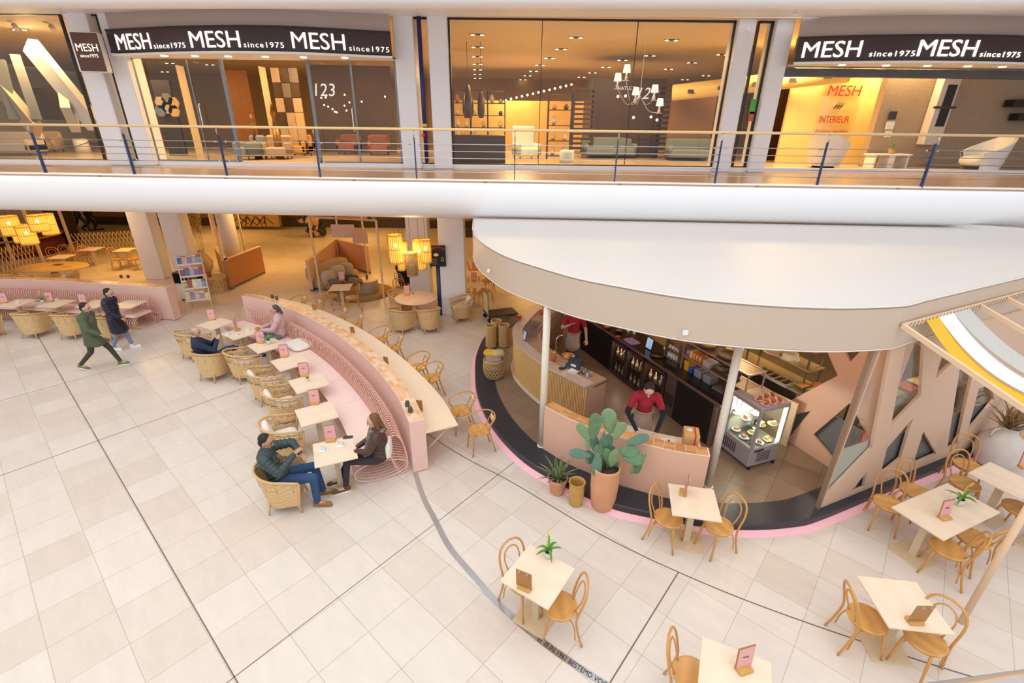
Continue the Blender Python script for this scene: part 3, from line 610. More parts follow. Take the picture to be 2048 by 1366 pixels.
# cushions on the bench
for (px, py, sx, rz, l) in ((598, 690, .36, -.7, 'large off-white cushion lying on the bench beside the pink coat'),):
    p = at(px, py, .52); mb = MB(); mb.ell((0, 0, 0), (.36, .27, .06), 20, 8, p=.55); o = mb.build('seat_cushion', CUSH, loc=(p.x, p.y, .535)); o.rotation_euler = (0, 0, rz); o.name = 'loose_cushion'; tag(o, l, 'cushion')
# cups
def make_cup():
    t = thing('cup_and_saucer', 'x', 'cup'); mb = MB(); mb.bbox((0, 0, .006), (.15, .15, .008), .003); mb.build('square_saucer', mat('white_china', (.88, .88, .86), .15), t)
    mb = MB(); mb.lathe([(.022, .012), (.036, .03), (.043, .062), (.040, .062), (.034, .03), (.02, .018)], n=20); mb.tube([(.04, 0, .05), (.062, 0, .048), (.06, 0, .03), (.036, 0, .026)], .004, 6); mb.build('cup', MATS['white_china'], t)
    mb = MB(); mb.cyl((0, 0, .05), (0, 0, .054), .038, n=18); mb.build('coffee', mat('milk_foam', (.72, .52, .33), .5, var=.2, sc=40), t)
    mb = MB(); mb.tube([(-.055, -.03, .014), (-.05, .03, .014), (-.05, .06, .016)], .003, 5); mb.build('spoon', CHROME, t); mb = MB(); mb.ell((.045, -.055, .018), (.012, .012, .009)); mb.build('green_sweet', mat('lime', (.3, .5, .05), .4), t); return t
CUP = Proto(make_cup)
for (px, py, a, l) in ((648, 899, .2, 'cappuccino on a square saucer nearest the man in the green jacket'), (683, 889, .3, 'cappuccino on a square saucer nearest the long-haired woman'), (455, 669, 1, 'coffee cup on the table nearest the bald man'), (496, 661, 1, 'coffee cup on the table nearest the woman in the pink coat'), (474, 670, .5, 'empty saucer with a sweet on the table of the bald man'), (113, 601, .4, 'white cup on the left bench tables beside the potted plant'), (36, 606, .4, 'white cup on the left bench tables near the left edge')):
    p = at(px, py, .75); CUP.put((p.x, p.y, .751), a, l, 'cups on the bench tables')
p = at(696, 875, .75); mb = MB(); mb.bbox((0, 0, .006), (.16, .075, .012), .003, radians(12)); o = mb.build('spectacles_case', DARK, loc=(p.x, p.y, .75)); tag(o, 'flat dark grey case on the table corner by the long-haired woman', 'case')
# ---------------- bar platform ----------------
PK = smooth_path([(-.2, 14.2, 0), (-.75, 12.8, 0), (-.93, 11.6, 0), (-.91, 10.58, 0), (-.76, 9.37, 0), (-.38, 8.19, 0), (.17, 7.22, 0), (.77, 6.61, 0), (1.46, 6.1, 0), (1.9, 5.88, 0), (2.94, 5.62, 0), (3.67, 5.56, 0), (4.4, 5.63, 0), (4.95, 5.80, 0), (6.75, 6.58, 0), (8.2, 7.2, 0), (11.5, 8.65, 0)], .12)
# travel runs along the kerb with the platform on the left hand side
PKP = [(p.x, p.y) for p in PK]
t = thing('bar_platform', 'curved raised platform of the coffee bar with a dark kerb and pink glow beneath', 'platform')
inn = offs(PKP, .03); mb = MB(); mb.prism(inn + [(11.5, 13.5), (0, 14.4)], 0.0, .146); mb.build('tiled_deck', PLATF, t)
mb = MB(); mb.sweep(PKP, [(.0, .05), (.0, .15), (.02, .165), (.46, .165), (.46, .05)]); mb.build('dark_kerb', mat('kerb_charcoal', (.035, .035, .045), .38, var=.15, sc=3), t)
mb = MB(); mb.sweep(PKP, [(-.10, .0), (-.10, .008), (-.01, .055), (.2, .055), (.2, .0)]); mb.build('glowing_plinth', mat('pink_led', (.85, .46, .50), .3, emis=.10, ecol=(1, .45, .55)), t)
# pale pink painted band on the floor along the right hand plinth
# ---------------- poles ----------------
for (px, py, l) in ((1083, 892, 'round cream pole at the left end of the pink bar front'), (1416, 973, 'round cream pole between the bar front and the cake display')):
    p = at(px, py, .15); mb = MB(); mb.cyl((0, 0, 0), (0, 0, 2.95), .062, n=24); mb.lathe([(.085, 0), (.085, .012), (.062, .016)], n=24); o = mb.build('pole', mat('cream_pole', (.80, .72, .62), .35, var=.01), loc=(p.x, p.y, .155)); tag(o, l, 'pole')
# ---------------- canopy ----------------
ZC = 3.6
cpx = [(945, 458), (951, 472.5), (967, 487), (996, 505), (1029, 519), (1083, 536), (1141, 553), (1185, 563), (1250, 575), (1317, 587), (1384, 597), (1451, 604), (1550, 611.5), (1639, 615.4), (1706, 616), (1773, 614)]
CE = [at(x, y, ZC) for x, y in cpx]; CE = [(p.x, p.y) for p in smooth_path([V((p.x, p.y, 0)) for p in CE], .15)]
CE = [(-.98, 11.9)] + CE
for x, y in ((1813, 611.4), (1832, 607), (1850, 601.4), (2024, 560), (2160, 529)): q = at(x, y, ZC); CE.append((q.x, q.y))
t = thing('canopy', 'wide cream canopy with a curved beige fascia over the coffee bar', 'canopy')
back = [(12.2, 11.1), (11.0, 11.55), (-.98, 12.1)]
mb = MB(); mb.prism(CE + back, ZC - .03, ZC - .005); mb.build('roof_deck', CREAM, t)
mb = MB(); mb.sweep(CE, [(0, 2.98), (0, ZC), (.03, ZC), (.03, 2.98)]); mb.build('fascia', CFAS, t)
for z in (ZC, 2.985): mb = MB(); mb.tube([(p[0], p[1], z) for p in CE], .011, 6); mb.build('edge_trim', mat('trim_cream', (.80, .74, .68), .5), t)
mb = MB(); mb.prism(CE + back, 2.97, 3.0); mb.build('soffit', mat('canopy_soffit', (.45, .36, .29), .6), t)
mb = MB(); mb.sweep([(12.2, 11.1), (10.3, 8.6)], [(0, 3.2), (0, 3.9), (.08, 3.9), (.08, 3.2)]) if 0 else mb.box((11.2, 11.3, 3.62), (2.4, .06, .12), radians(-25)); mb.build('back_upstand', CREAM, t)
p = at(1370, 664, 3.1); q = atY(1370, 664, min(CE, key=lambda c: abs(c[0] - p.x))[1]); mb = MB(); mb.bbox((0, -.01, 0), (.075, .02, .075), .004); o = mb.build('fascia_box', mat('white_plastic', (.85, .85, .85), .3), t, loc=(q.x, q.y - .012, q.z))
q = atY(982, 541, 8.5); mb = MB(); mb.cyl((0, 0, 0), (-.02, -.03, 0), .03, n=14); o = mb.build('round_sensor', MATS['white_plastic'], t, loc=(-.44, 8.80, atY(982, 541, 8.8).z))
# ---------------- pink bar front with tile top, desk behind ----------------
FW = smooth_path([(.60, 7.40, 0), (1.09, 6.92, 0), (1.84, 6.44, 0), (2.5, 6.14, 0), (3.05, 6.0, 0)], .08)
t = thing('bar_front_wall', 'apricot pink curved bar front with an orange tile top, behind the cactus', 'wall')
mb = MB(); mb.sweep(FW, [(0, .16), (0, 1.09), (.22, 1.09), (.22, .16)]); mb.build('wall_body', PINK2, t)
mb = MB(); L = cumlen(FW)[-1]
for row in range(3):
    s = .003 + (row % 2) * .0
    while s < L - .03:
        e = min(s + .16, L - .003); P = []
        for z in (1.09, 1.106):
            for ss, oo in ((s, .003 + row * .073), (e, .003 + row * .073), (e, .068 + row * .073), (s, .068 + row * .073)):
                q, d = along(FW, ss); P.append((q.x - d.y * oo, q.y + d.x * oo, z))
        mb.m = random.choice((0, 1)); mb.add(P, [(3, 2, 1, 0), (4, 5, 6, 7), (0, 1, 5, 4), (1, 2, 6, 5), (2, 3, 7, 6), (3, 0, 4, 7)], False); s += .168
mb.build('top_tiles', [mat('tile_amber', (.72, .36, .14), .3), mat('tile_amber_dark', (.62, .28, .10), .3)], t)
mb = MB(); mb.sweep(FW, [(.001, 1.08), (.001, 1.101), (.219, 1.101), (.219, 1.08)]); mb.build('grout', MATS['grout_cream'], t)
mb = MB(); fp = [along(FW, .75 + (L - .80) * i / 14)[0] for i in range(15)]; mb.sweep([(p.x, p.y) for p in fp], [(.225, .90), (.225, .93), (.66, .93), (.66, .90)]); d_ = mb.build('work_desk', PLY, None)
tag(d_, 'birch work desk behind the pink bar front, where the barista writes', 'desk'); mb = MB()
for ss in (.8, 1.7, L - .1): q, dd = along(FW, ss); mb.box((q.x - dd.y * .5, q.y + dd.x * .5, .52), (.05, .05, .74), atan2(dd.y, dd.x))
mb.build('leg', DARK, d_)
# things on the desk
CARD = mat('cardboard', (.60, .33, .12), .7, var=.06)
def at_on(px, py, z): p = at(px, py, z); return (p.x, p.y, z)
ba = atan2(FW[-1].y - FW[-8].y, FW[-1].x - FW[-8].x)
t = thing('cardboard_box', 'brown cardboard box with a red strap on the bar desk', 'box', at_on(1378, 892, .93), ba); mb = MB(); mb.bbox((0, 0, .14), (.22, .26, .28), .006); mb.build('body', CARD, t); mb = MB(); mb.bbox((0, 0, .25), (.235, .275, .085), .006); mb.build('lid', mat('cardboard_lid', (.66, .38, .15), .7), t)
mb = MB(); mb.box((.05, 0, .1465), (.025, .28, .298)); mb.build('strap', mat('strap_red', (.55, .05, .05), .5), t); mb = MB(); mb.cyl((-.03, .03, .29), (-.03, .03, .296), .045, n=16); mb.build('sticker', mat('sticker_white', (.8, .8, .8), .5), t)
for i, (px, py, r, l) in enumerate(((1268, 862, .1, 'stack of white paper menus under the hands of the barista'), (1336, 884, .3, 'white booklet with a dark square print beside the cardboard box'), (1281, 880, .1, 'thin stack of menu sheets right behind the tile top'))):
    t = thing('paper_stack', l, 'paper', at_on(px, py, .932), ba + r); mb = MB()
    for k in range(5): mb.box((.004 * (k % 2), .003 * (k % 3), .004 + .005 * k), (.21, .15, .0045), rz=.03 * (k % 3))
    mb.build('sheets', mat('paper_white', (.82, .80, .78), .6), t)
    if i == 1: mb = MB(); mb.box((.01, 0, .0275), (.03, .045, .001)); mb.build('printed_square', DARK, t)
def make_jar(r=.062, h=.2):
    t = thing('glass_jar', 'x', 'jar'); mb = MB(); mb.lathe([(r * .9, 0), (r, .02), (r, h * .72), (r * .72, h * .84), (r * .72, h * .97), (r * .78, h), (r * .70, h), (r * .66, h * .84), (r * .94, h * .7), (r * .93, .02), (0, .012)], n=24, cap=False); mb.build('jar_body', glassmat('jar_glass', (.9, .88, .86), .16, .05), t)
    mb = MB(); mb.lathe([(r * .80, h - .03), (r * .82, h - .005), (r * .76, h - .002)], n=24, cap=False); mb.build('rim', mat('rim_glass', (.75, .72, .7), .15, 0, trans=.5), t); return t
JR = Proto(make_jar); JR.put(at_on(1209, 850, .93), 0, 'tall clear glass jar on the bar desk, behind the highest cactus pads'); JR.put(at_on(1232, 862, .93), 0, 'second clear glass jar, lower and hidden partly by the cactus')
# ---------------- curved slatted bar counter ----------------
BCp = smooth_path([(.95, 13.1, 0), (.48, 12.2, 0), (.20, 11.46, 0), (.05, 10.9, 0), (.07, 10.25, 0), (.29, 9.65, 0), (.69, 8.93, 0), (1.07, 8.49, 0), (1.43, 8.06, 0)], .1)
t = thing('slatted_bar', 'curved coffee bar clad in vertical bamboo slats with a pinkish stone top', 'bar'); L = cumlen(BCp)[-1]
mb = MB(); mb.sweep(BCp, [(.02, .16), (.02, 1.11), (.60, 1.11), (.60, .16)]); mb.build('bar_body', mat('bar_end_pink', (.50, .33, .25), .5), t)
mb = MB(); mb.sweep(BCp, [(.003, .2), (.003, 1.1), (.018, 1.1), (.018, .2)], capends=False); mb.build('slat_backing', mat('dark_backing', (.14, .075, .03), .7), t)
mb = MB(); s = .02
while s < L:
    q, d = along(BCp, s); a = atan2(d.y, d.x); mb.cyl((q.x, q.y, .20), (q.x, q.y, 1.10), .016, n=6); s += .042
mb.build('bamboo_slats', mat('bamboo', (.74, .46, .18), .5, var=.16, sc=20), t)
STONE = mat('terrazzo_pink', (.62, .47, .42), .3, var=.2, sc=90)
mb = MB(); mb.sweep(BCp, [(-.03, 1.11), (-.03, 1.15), (.22, 1.15), (.22, 1.11)]); mb.build('stone_ledge', STONE, t)
mb = MB(); mb.sweep(BCp, [(.225, 1.02), (.225, 1.06), (.66, 1.06), (.66, 1.02)]); mb.build('steel_worktop', mat('pinkish_steel', (.42, .30, .29), .3, .6, var=.2, sc=14), t)
mb = MB(); mb.sweep(BCp, [(-.05, .16), (-.05, .21), (.03, .21), (.03, .16)]); mb.build('skirting', mat('cream_skirt', (.72, .62, .5), .4), t)
def onbar(ss, o, z=1.15): q, d = along(BCp, ss); return (q.x - d.y * o, q.y + d.x * o, z), atan2(d.y, d.x)
def barpx(px, py, z=1.15): p = at(px, py, z); return (p.x, p.y, z)
RED = mat('strawberry_red', (.55, .02, .02), .3, var=.2); CLEAR = glassmat('tumbler_glass', (.9, .86, .86), .14, .05)
t = thing('glass_bowl', 'glass bowl of red strawberries on the left edge of the stone ledge', 'bowl', barpx(1037, 643)); mb = MB(); mb.lathe([(.05, 0), (.10, .06), (.125, .11), (.115, .11), (.09, .06), (.03, .012)], n=24, cap=False); mb.build('bowl', CLEAR, t)
for k in range(9): a = k * 2.4; o = MB().ell((0, 0, 0), (.027, .027, .03), 10, 7).build('strawberry', RED, loc=(t.location.x + .055 * cos(a) * (k > 0), t.location.y + .055 * sin(a) * (k > 0), 1.15 + .055 + .035 * (k % 3))); tag(o, 'red strawberry heaped in the glass bowl on the stone ledge', 'strawberry', 'strawberries in the glass bowl')
p = barpx(1050, 680); t = thing('framed_sign', 'black framed sign with white sheet leaning on the stone ledge', 'sign', p, radians(65)); R = Matrix.Rotation(-.2, 3, 'Y')
mb = MB(); mb.box((0, 0, .12), (.018, .19, .25), M=R); mb.build('frame', DARK, t); mb = MB(); mb.box((.012, 0, .12), (.003, .16, .21), M=R); mb.build('sheet', mat('blueish_sheet', (.55, .62, .72), .6, var=.25, sc=25), t); t.rotation_euler = (0, 0, radians(200))
t = thing('cash_register', 'black tilted till screen on a white stand on the bar', 'till', barpx(1148, 742), radians(50)); mb = MB(); mb.box((0, 0, .17), (.03, .30, .21), M=Matrix.Rotation(.5, 3, 'Y')); mb.build('screen', BLACK, t)
mb = MB(); mb.box((-.03, 0, .08), (.03, .12, .16)); mb.box((0, 0, .008), (.2, .2, .016)); mb.build('stand', MATS['white_plastic'], t)
t = thing('card_terminal', 'small black card payment terminal before the till', 'card reader', barpx(1125, 738), radians(35)); mb = MB(); mb.bbox((0, 0, .03), (.16, .08, .035), .01); mb.build('body', BLACK, t); mb = MB(); mb.box((.03, 0, .05), (.05, .05, .003)); mb.build('display', mat('lcd', (.3, .34, .36), .2), t)
JM = mat('amber_drink', (.65, .22, .03), .2, trans=.3)
t = thing('drink_jar', 'amber iced tea jar with a tap on the bar beside the cream pole', 'jar', barpx(1107, 720)); mb = MB(); mb.lathe([(.05, 0), (.062, .03), (.062, .13), (.045, .17), (.05, .19)], n=20); mb.build('jar_body', JM, t); mb = MB(); mb.cyl((0, 0, .19), (0, 0, .205), .05, n=18); mb.build('lid', STEEL, t)
t = thing('tall_dispenser', 'tall chrome tap fitting behind the amber jar', 'tap', barpx(1112, 700), radians(20)); mb = MB(); mb.tube(smooth_path([(0, 0, 0), (0, 0, .25), (.04, 0, .32), (.13, 0, .34), (.17, 0, .31)], .03), .014, 8); mb.build('spout', CHROME, t); mb = MB(); mb.cyl((0, 0, .30), (0, .02, .38), .01, n=8); mb.build('tap_handle', BLACK, t)
t = thing('fruit_bowl', 'round bowl of sliced fruit on the bar behind the till', 'bowl', barpx(1136, 718, 1.06)); mb = MB(); mb.lathe([(.06, 0), (.13, .05), (.15, .09), (.14, .09), (.12, .05), (.03, .01)], n=24, cap=False); mb.build('bowl', mat('wood_bowl', (.5, .3, .15), .5), t); random.seed(5)
mb = MB()
for k in range(16): a = k * 2.4; r = .03 * sqrt(k); mb.m = k % 3; mb.ell((r * cos(a), r * sin(a), .075), (.03, .026, .018), 8, 6)
mb.build('fruit', [mat('orange_slice', (.85, .35, .05), .5), mat('lemon', (.85, .65, .12), .5), mat('grapefruit', (.75, .15, .08), .5)], t)
PENC = [(.05, .2, .6), (.5, .04, .05), (.1, .1, .12), (.1, .4, .2), (.7, .65, .6), (.3, .1, .4)]
for k in range(12):
    ss = L - .85 + .055 * k; p, a = onbar(ss, .36 + .05 * (k % 2), 1.06); c = PENC[k % 6]; h = .09 + .05 * ((k * 7) % 4) / 3; t = thing('marker_pot' if k % 3 else 'cable_box', 'small coloured container in the clutter behind the till', 'container', p, a, 'clutter behind the till')
    mb = MB(); (mb.cyl((0, 0, 0), (0, 0, h), .022, n=12) if k % 3 else mb.bbox((0, 0, h / 2), (.05, .07, h), .005)); mb.build('body', mat('clutter_%s' % 'abcdef'[k % 6], c, .4), t); mb = MB()
    for j in range(3): mb.cyl((.006 * j - .006, .005, h * .8), (.014 * j - .014, .01, h + .05), .004, n=6)
    mb.build('pens', mat('pens_%s' % 'abc'[k % 3], PENC[(k + 2) % 6], .4), t)
for k, (ss, o, c, h) in enumerate(((.95, .34, (.75, .50, .12), .26), (1.12, .36, (.75, .12, .06), .23), (.8, .3, (.6, .1, .1), .24), (1.35, .5, (.5, .5, .52), .2), (1.2, .5, (.3, .32, .35), .22), (.62, .4, (.7, .6, .3), .25))):
    p, a = onbar(ss, o, 1.06); t = thing('syrup_bottle', ('yellow', 'orange red', 'red', 'silver', 'dark silver', 'pale')[k] + ' bottle at the far end of the bar worktop', 'bottle', p, 0, 'syrup bottles at the far end of the bar')
    mb = MB(); mb.lathe([(.036, 0), (.038, .02), (.038, h * .6), (.014, h * .8), (.014, h * .93)], n=14); mb.build('body', mat('syrup_%s' % 'abcdef'[k], c, .2, trans=.2), t); mb = MB(); mb.cyl((0, 0, h * .93), (0, 0, h), .017, n=10); mb.build('cap', MATS['white_plastic'], t)
def make_tumbler():
    t = thing('drinking_glass', 'x', 'glass'); mb = MB(); mb.lathe([(.026, 0), (.035, .11), (.032, .11), (.024, .01)], n=14, cap=False); mb.build('glass_body', CLEAR, t); return t
TG = Proto(make_tumbler)
for i in range(48):
    ss = 1.75 + .105 * (i // 4) ; o = .27 + .085 * (i % 4); p, a = onbar(ss, o, 1.06)
    TG.put(p, 0, 'clear upturned drinking glass in the rows on the bar worktop', 'rows of clear glasses on the bar worktop')
# ---------------- back bar ----------------
B0 = V((2.0, 11.62)); B1 = V((3.74, 7.56)); BD = (B1 - B0).normalized(); BN = V((-BD.y, BD.x)); BL = (B1 - B0).length; bang = atan2(BD.y, BD.x)
def bb(s, o, z=0): q = B0 + BD * s + BN * o; return V((q.x, q.y, z))
DKB = mat('espresso_steel', (.045, .028, .026), .25, .3, var=.1)
def bcab(s0, s1, name, label, cat, m=BLACK):
    t = thing(name, label, cat, tuple(bb((s0 + s1) / 2, .31, .15)), bang); mb = MB(); w = s1 - s0 - .01; return t, w
t, w = bcab(-.9, onw(1225, 679, (2.0, 11.62), tuple(BD))[0] - .01, 'tall_cabinet', 'plain black cabinet at the far left end of the back bar', 'cabinet'); mb = MB(); mb.bbox((0, 0, .45), (w, .6, .9), .005); mb.build('body', BLACK, t)
EDGE = mat('pinkbrown_steel', (.36, .24, .22), .25, .7, var=.05)
def chill(x0, y0, x1, y1): pass
fs = [onw(x, y, B0, BD)[0] for x, y in ((1225, 679), (1255, 698), (1290, 720), (1333, 750), (1354, 763), (1434, 811))]
sA, sB, sC, sD, sE, sF = fs
BOT = [(.75, .55, .2), (.5, .12, .08), (.7, .7, .72), (.2, .3, .45), (.55, .6, .3), (.8, .75, .7)]
def make_bottle():
    t = thing('chilled_bottle', 'x', 'bottle'); mb = MB(); mb.lathe([(.03, 0), (.032, .02), (.032, .13), (.013, .18), (.013, .22)], n=12); mb.build('body', mat('bottle_amber', (.40, .25, .12), .2, var=.5, sc=2), t); mb = MB(); mb.cyl((0, 0, .04), (0, 0, .11), .0335, n=12); mb.build('paper_label', mat('bottle_label', (.7, .6, .45), .6), t); return t
CBt = Proto(make_bottle)
for i, (a, b, nm) in enumerate(((sA, sB, 'left'), (sB, sC, 'middle'), (sC, sD, 'right'))):
    t, w = bcab(a, b, 'glass_door_cooler', 'dark %s glass-door bottle cooler in the back bar' % nm, 'cooler')
    mb = MB(); mb.box((0, .285, .45), (w, .03, .88)); mb.box((-w / 2 + .015, 0, .45), (.03, .6, .88)); mb.box((w / 2 - .015, 0, .45), (.03, .6, .88)); mb.box((0, 0, .02), (w, .6, .04)); mb.box((0, 0, .875), (w, .6, .03)); mb.box((0, .0, .45), (w - .06, .5, .01)); mb.build('body', DKB, t)
    d = None; mb = MB(); f = .05
    for s in (-1, 1): mb.box((s * (w / 2 - f / 2), -.315, .46), (f, .03, .84)); mb.box((0, -.315, .46 + s * .395), (w, .03, f))
    d = mb.build('door', mat('cooler_door_brown', (.09, .05, .045), .3, .3), t); mb = MB(); mb.box((0, -.31, .46), (w - .09, .008, .76)); mb.build('door_glass', GLASSC, d)
    mb = MB(); mb.tube([(w / 2 - .045, -.33, .58), (w / 2 - .045, -.37, .6), (w / 2 - .045, -.37, .78), (w / 2 - .045, -.33, .8)], .009, 6); mb.build('handle', CHROME, d)
    for k in range(8):
        p = bb(a + .1 + (b - a - .2) * (k % 4) / 3, .12, .195 if k < 4 else .612); CBt.put(tuple(p), 0, 'bottle standing in the %s back bar cooler' % nm, 'bottles in the %s back bar cooler' % nm)
    point('cooler_light', tuple(bb((a + b) / 2, .12, .96)), 6, (1, .8, .6), .03)
t, w = bcab(sD, sE, 'vent_unit', 'brown steel compressor unit with a slotted grille, right of the coolers', 'compressor unit'); mb = MB(); mb.bbox((0, 0, .45), (w, .6, .9), .005); mb.build('body', mat('umber_steel', (.13, .085, .08), .35, .3), t)
mb = MB()
for k in range(7): mb.box((-w * .36 + w * .12 * k, -.302, .36), (w * .05, .006, .26))
mb.build('grille', BLACK, t); mb = MB(); mb.box((w * .2, -.303, .8), (w * .2, .004, .03)); mb.build('badge', STEEL, t)
t, w = bcab(sE, BL + .02, 'under_counter', 'long black lower cabinet at the right end of the back bar', 'cabinet'); mb = MB(); mb.bbox((0, 0, .45), (w, .6, .9), .005); mb.build('body', BLACK, t); mb = MB(); mb.box((w / 2 + .012, 0, .45), (.03, .62, .9)); mb.box((w / 2 - .02, -.305, .45), (.05, .01, .9)); mb.build('end_frame', EDGE, t)
t = thing('back_worktop', 'long black worktop with a brown steel edge over the back bar coolers', 'worktop', tuple(bb(BL / 2 - .4, .38, 1.06)), bang); mb = MB(); mb.box((0, .02, .02), (BL + 1.0, .74, .035)); mb.build('slab', mat('black_worktop', (.02, .016, .016), .18, var=.2), t); mb = MB(); mb.box((0, -.36, .02), (BL + 1.0, .03, .045)); mb.build('edge', EDGE, t)
def ont(px, py, z=1.10): p = at(px, py, z); return (p.x, p.y, z)
def mug_disc(name, label, cat, p, r, h, m, m2=None, grp=None):
    t = thing(name, label, cat, p, 0, grp); mb = MB(); mb.lathe([(r * .6, 0), (r * .95, h * .6), (r, h), (r * .93, h), (r * .85, h * .6), (0, h * .35)], n=22, cap=False); mb.build('bowl', m, t)
    if m2: mb = MB(); mb.ell((0, 0, h * .8), (r * .8, r * .8, h * .35), 14, 6); mb.build('contents', m2, t)
    return t
mug_disc('food_bowl', 'bowl of orange snacks at the far left of the back worktop', 'bowl', ont(1214, 656), .10, .06, mat('red_enamel', (.35, .06, .05), .3), MATS['orange_slice']); mug_disc('food_bowl', 'dark bowl right of the orange snacks on the back worktop', 'bowl', ont(1238, 664), .10, .06, DKB, mat('brown_snack', (.35, .16, .10), .6))
t = thing('egg_tray', 'purple moulded tray on the back worktop beside the tablet', 'tray', ont(1263, 684), bang); mb = MB(); mb.bbox((0, 0, .015), (.34, .26, .03), .006); mb.build('tray', mat('purple_tray', (.34, .20, .50), .5), t); mb = MB()
for i in range(6):
    for j in range(4): mb.ell((-.14 + .056 * i, -.095 + .063 * j, .035), (.022, .022, .014), 8, 5)
mb.build('cups', mat('lilac_cups', (.48, .34, .62), .5), t)
mb = MB(); mb.bbox((0, 0, .015), (.12, .08, .03), .01); o = mb.build('folded_cloth', mat('red_cloth', (.6, .06, .05), .8), loc=ont(1236, 674)); tag(o, 'small folded red cloth left of the purple tray', 'cloth')
t = thing('tablet', 'upright tablet with a bright blue picture on the back worktop', 'tablet', ont(1298, 698), bang); mb = MB(); mb.box((0, 0, .14), (.22, .015, .27), M=Matrix.Rotation(-.15, 3, 'X')); mb.build('case', BLACK, t)
mb = MB(); mb.box((0, -.010, .14), (.19, .003, .235), M=Matrix.Rotation(-.15, 3, 'X')); mb.build('screen', mat('screen_blue', (.15, .25, .45), .3, emis=1.0, kind='vor', col2=(.6, .7, .75), sc=14, ecol=(.18, .3, .5)), t)
mug_disc('round_tray', 'round dark serving tray with small items before the glass rack', 'tray', ont(1315, 711), .17, .02, DKB, None)
for k, (px, py) in enumerate(((1256, 664), (1268, 668), (1262, 661), (1330, 700), (1344, 704), (1337, 697))):
    mug_disc('stacked_cup', 'pale cup in the stacks on the back worktop', 'cup', ont(px, py, 1.10 + .0 * k), .04, .06, MATS['white_china'], None, 'pale cups on the back worktop')
# shelf with tea boxes on the worktop
Q0 = at(1361, 736, 1.10); s_q = (V((Q0.x, Q0.y)) - B0).dot(BD); o_q = (V((Q0.x, Q0.y)) - B0).dot(BN)
o_q = min(max(o_q, .15), .42); SL = 1.62
t = thing('steel_shelf', 'steel framed shelf holding tea boxes and round trays above the back worktop', 'shelf', tuple(bb(s_q + SL / 2, o_q + .2, 1.10)), bang); mb = MB()
for sx in (-1, 1):
    for sy in (-1, 1): mb.box((sx * SL / 2, sy * .2, .32), (.022, .022, .64))
for z in (.30, .62):
    for sy in (-1, 1): mb.box((0, sy * .2, z), (SL, .022, .03))
    for sx in (-1, 1): mb.box((sx * SL / 2, 0, z), (.022, .4, .03))
mb.build('frame', mat('shelf_steel', (.55, .42, .40), .3, .6), t); mb = MB(); mb.box((0, 0, .305), (SL - .02, .38, .012)); mb.box((0, 0, .62), (SL - .02, .38, .012)); mb.build('board', mat('shelf_board', (.25, .16, .14), .4, .3), t)
def onshelf(u, o, z): q = bb(s_q + u, o_q + .2 + o, 1.10 + z); return tuple(q)
TEA = [((.30, .12, .45), 'purple'), ((.85, .62, .10), 'yellow'), ((.75, .26, .05), 'orange'), ((.70, .20, .05), 'dark orange'), ((.66, .22, .06), 'rust')]
for k, (c, n) in enumerate(TEA):
    t = thing('tea_box', n + ' tea box on the middle board of the steel shelf', 'box', onshelf(.09 + .085 * k, -.08, .312), bang); mb = MB(); mb.bbox((0, 0, .075), (.075, .16, .15), .003); mb.build('carton', mat('tea_' + n.replace(' ', '_'), c, .5), t); mb = MB(); mb.ell((0, -.081, .09), (.018, .003, .03), 10, 6); mb.build('printed_oval', MATS['paper_white'], t)
for k, (u, c, sx, h, n) in enumerate(((.12, (.85, .42, .03), .13, .20, 'bright orange bag'), (.24, (.05, .12, .55), .09, .1, 'small blue packet'), (.45, (.30, .32, .35), .2, .14, 'left grey plastic bin'), (.70, (.28, .30, .33), .2, .14, 'right grey plastic bin'), (.62, (.5, .45, .47), .2, .11, 'white lidded tub'))):
    t = thing('storage_bin', n + ' on the steel shelf unit', 'bin', onshelf(u, -.07, .0 if k < 4 else .312), bang); mb = MB(); mb.box((0, 0, h / 2), (sx * .9, .2, h), taper=1.08); mb.build('body', mat('bin_%s' % 'abcde'[k], c, .4), t); mb = MB(); mb.bbox((0, 0, h), (sx, .22, .012), .003); mb.build('rim', mat('binrim_%s' % 'abcde'[k], [min(1, x * 1.4) for x in c], .4), t)
for k, (u, z, r, n) in enumerate(((.42, .63, .20, 'round basket tray with an amber base on top of the shelf'), (.95, .63, .22, 'large dark round tray on top of the shelf'), (1.1, .312, .17, 'dark bowl on the middle board of the shelf'), (.88, .312, .16, 'black round pan on the middle board of the shelf'))):
    mug_disc('round_basket', n, 'tray', onshelf(u, 0, z), r, .08, mat('dark_rattan', (.12, .07, .045), .6), mat('amber_base', (.55, .32, .06), .5) if k == 0 else None)
for k in range(16):
    u = .98 + .07 * (k % 6); TG.put(onshelf(u, -.12 - .07 * (k // 6), .0), 0, 'small glass in the cluster at the foot of the steel shelf', 'glasses at the foot of the steel shelf')
# small glass rack left of shelf
t = thing('glass_rack', 'wooden rack of stacked white cups left of the tea boxes', 'rack', onshelf(-.38, 0, 0), bang); mb = MB()
for z in (.01, .22, .43): mb.box((0, 0, z), (.42, .3, .015))
for sx in (-1, 1): mb.box((sx * .21, 0, .22), (.015, .3, .44))
mb.build('frame', mat('rack_brown', (.20, .12, .09), .4), t)
for k in range(12): mug_disc('stacked_cup', 'white cup stacked in the rack left of the tea boxes', 'cup', onshelf(-.52 + .09 * (k % 4), -.08, (.018, .018 + .05, .228)[k // 4]), .036, .06, MATS['white_china'], None, 'white cups in the rack')
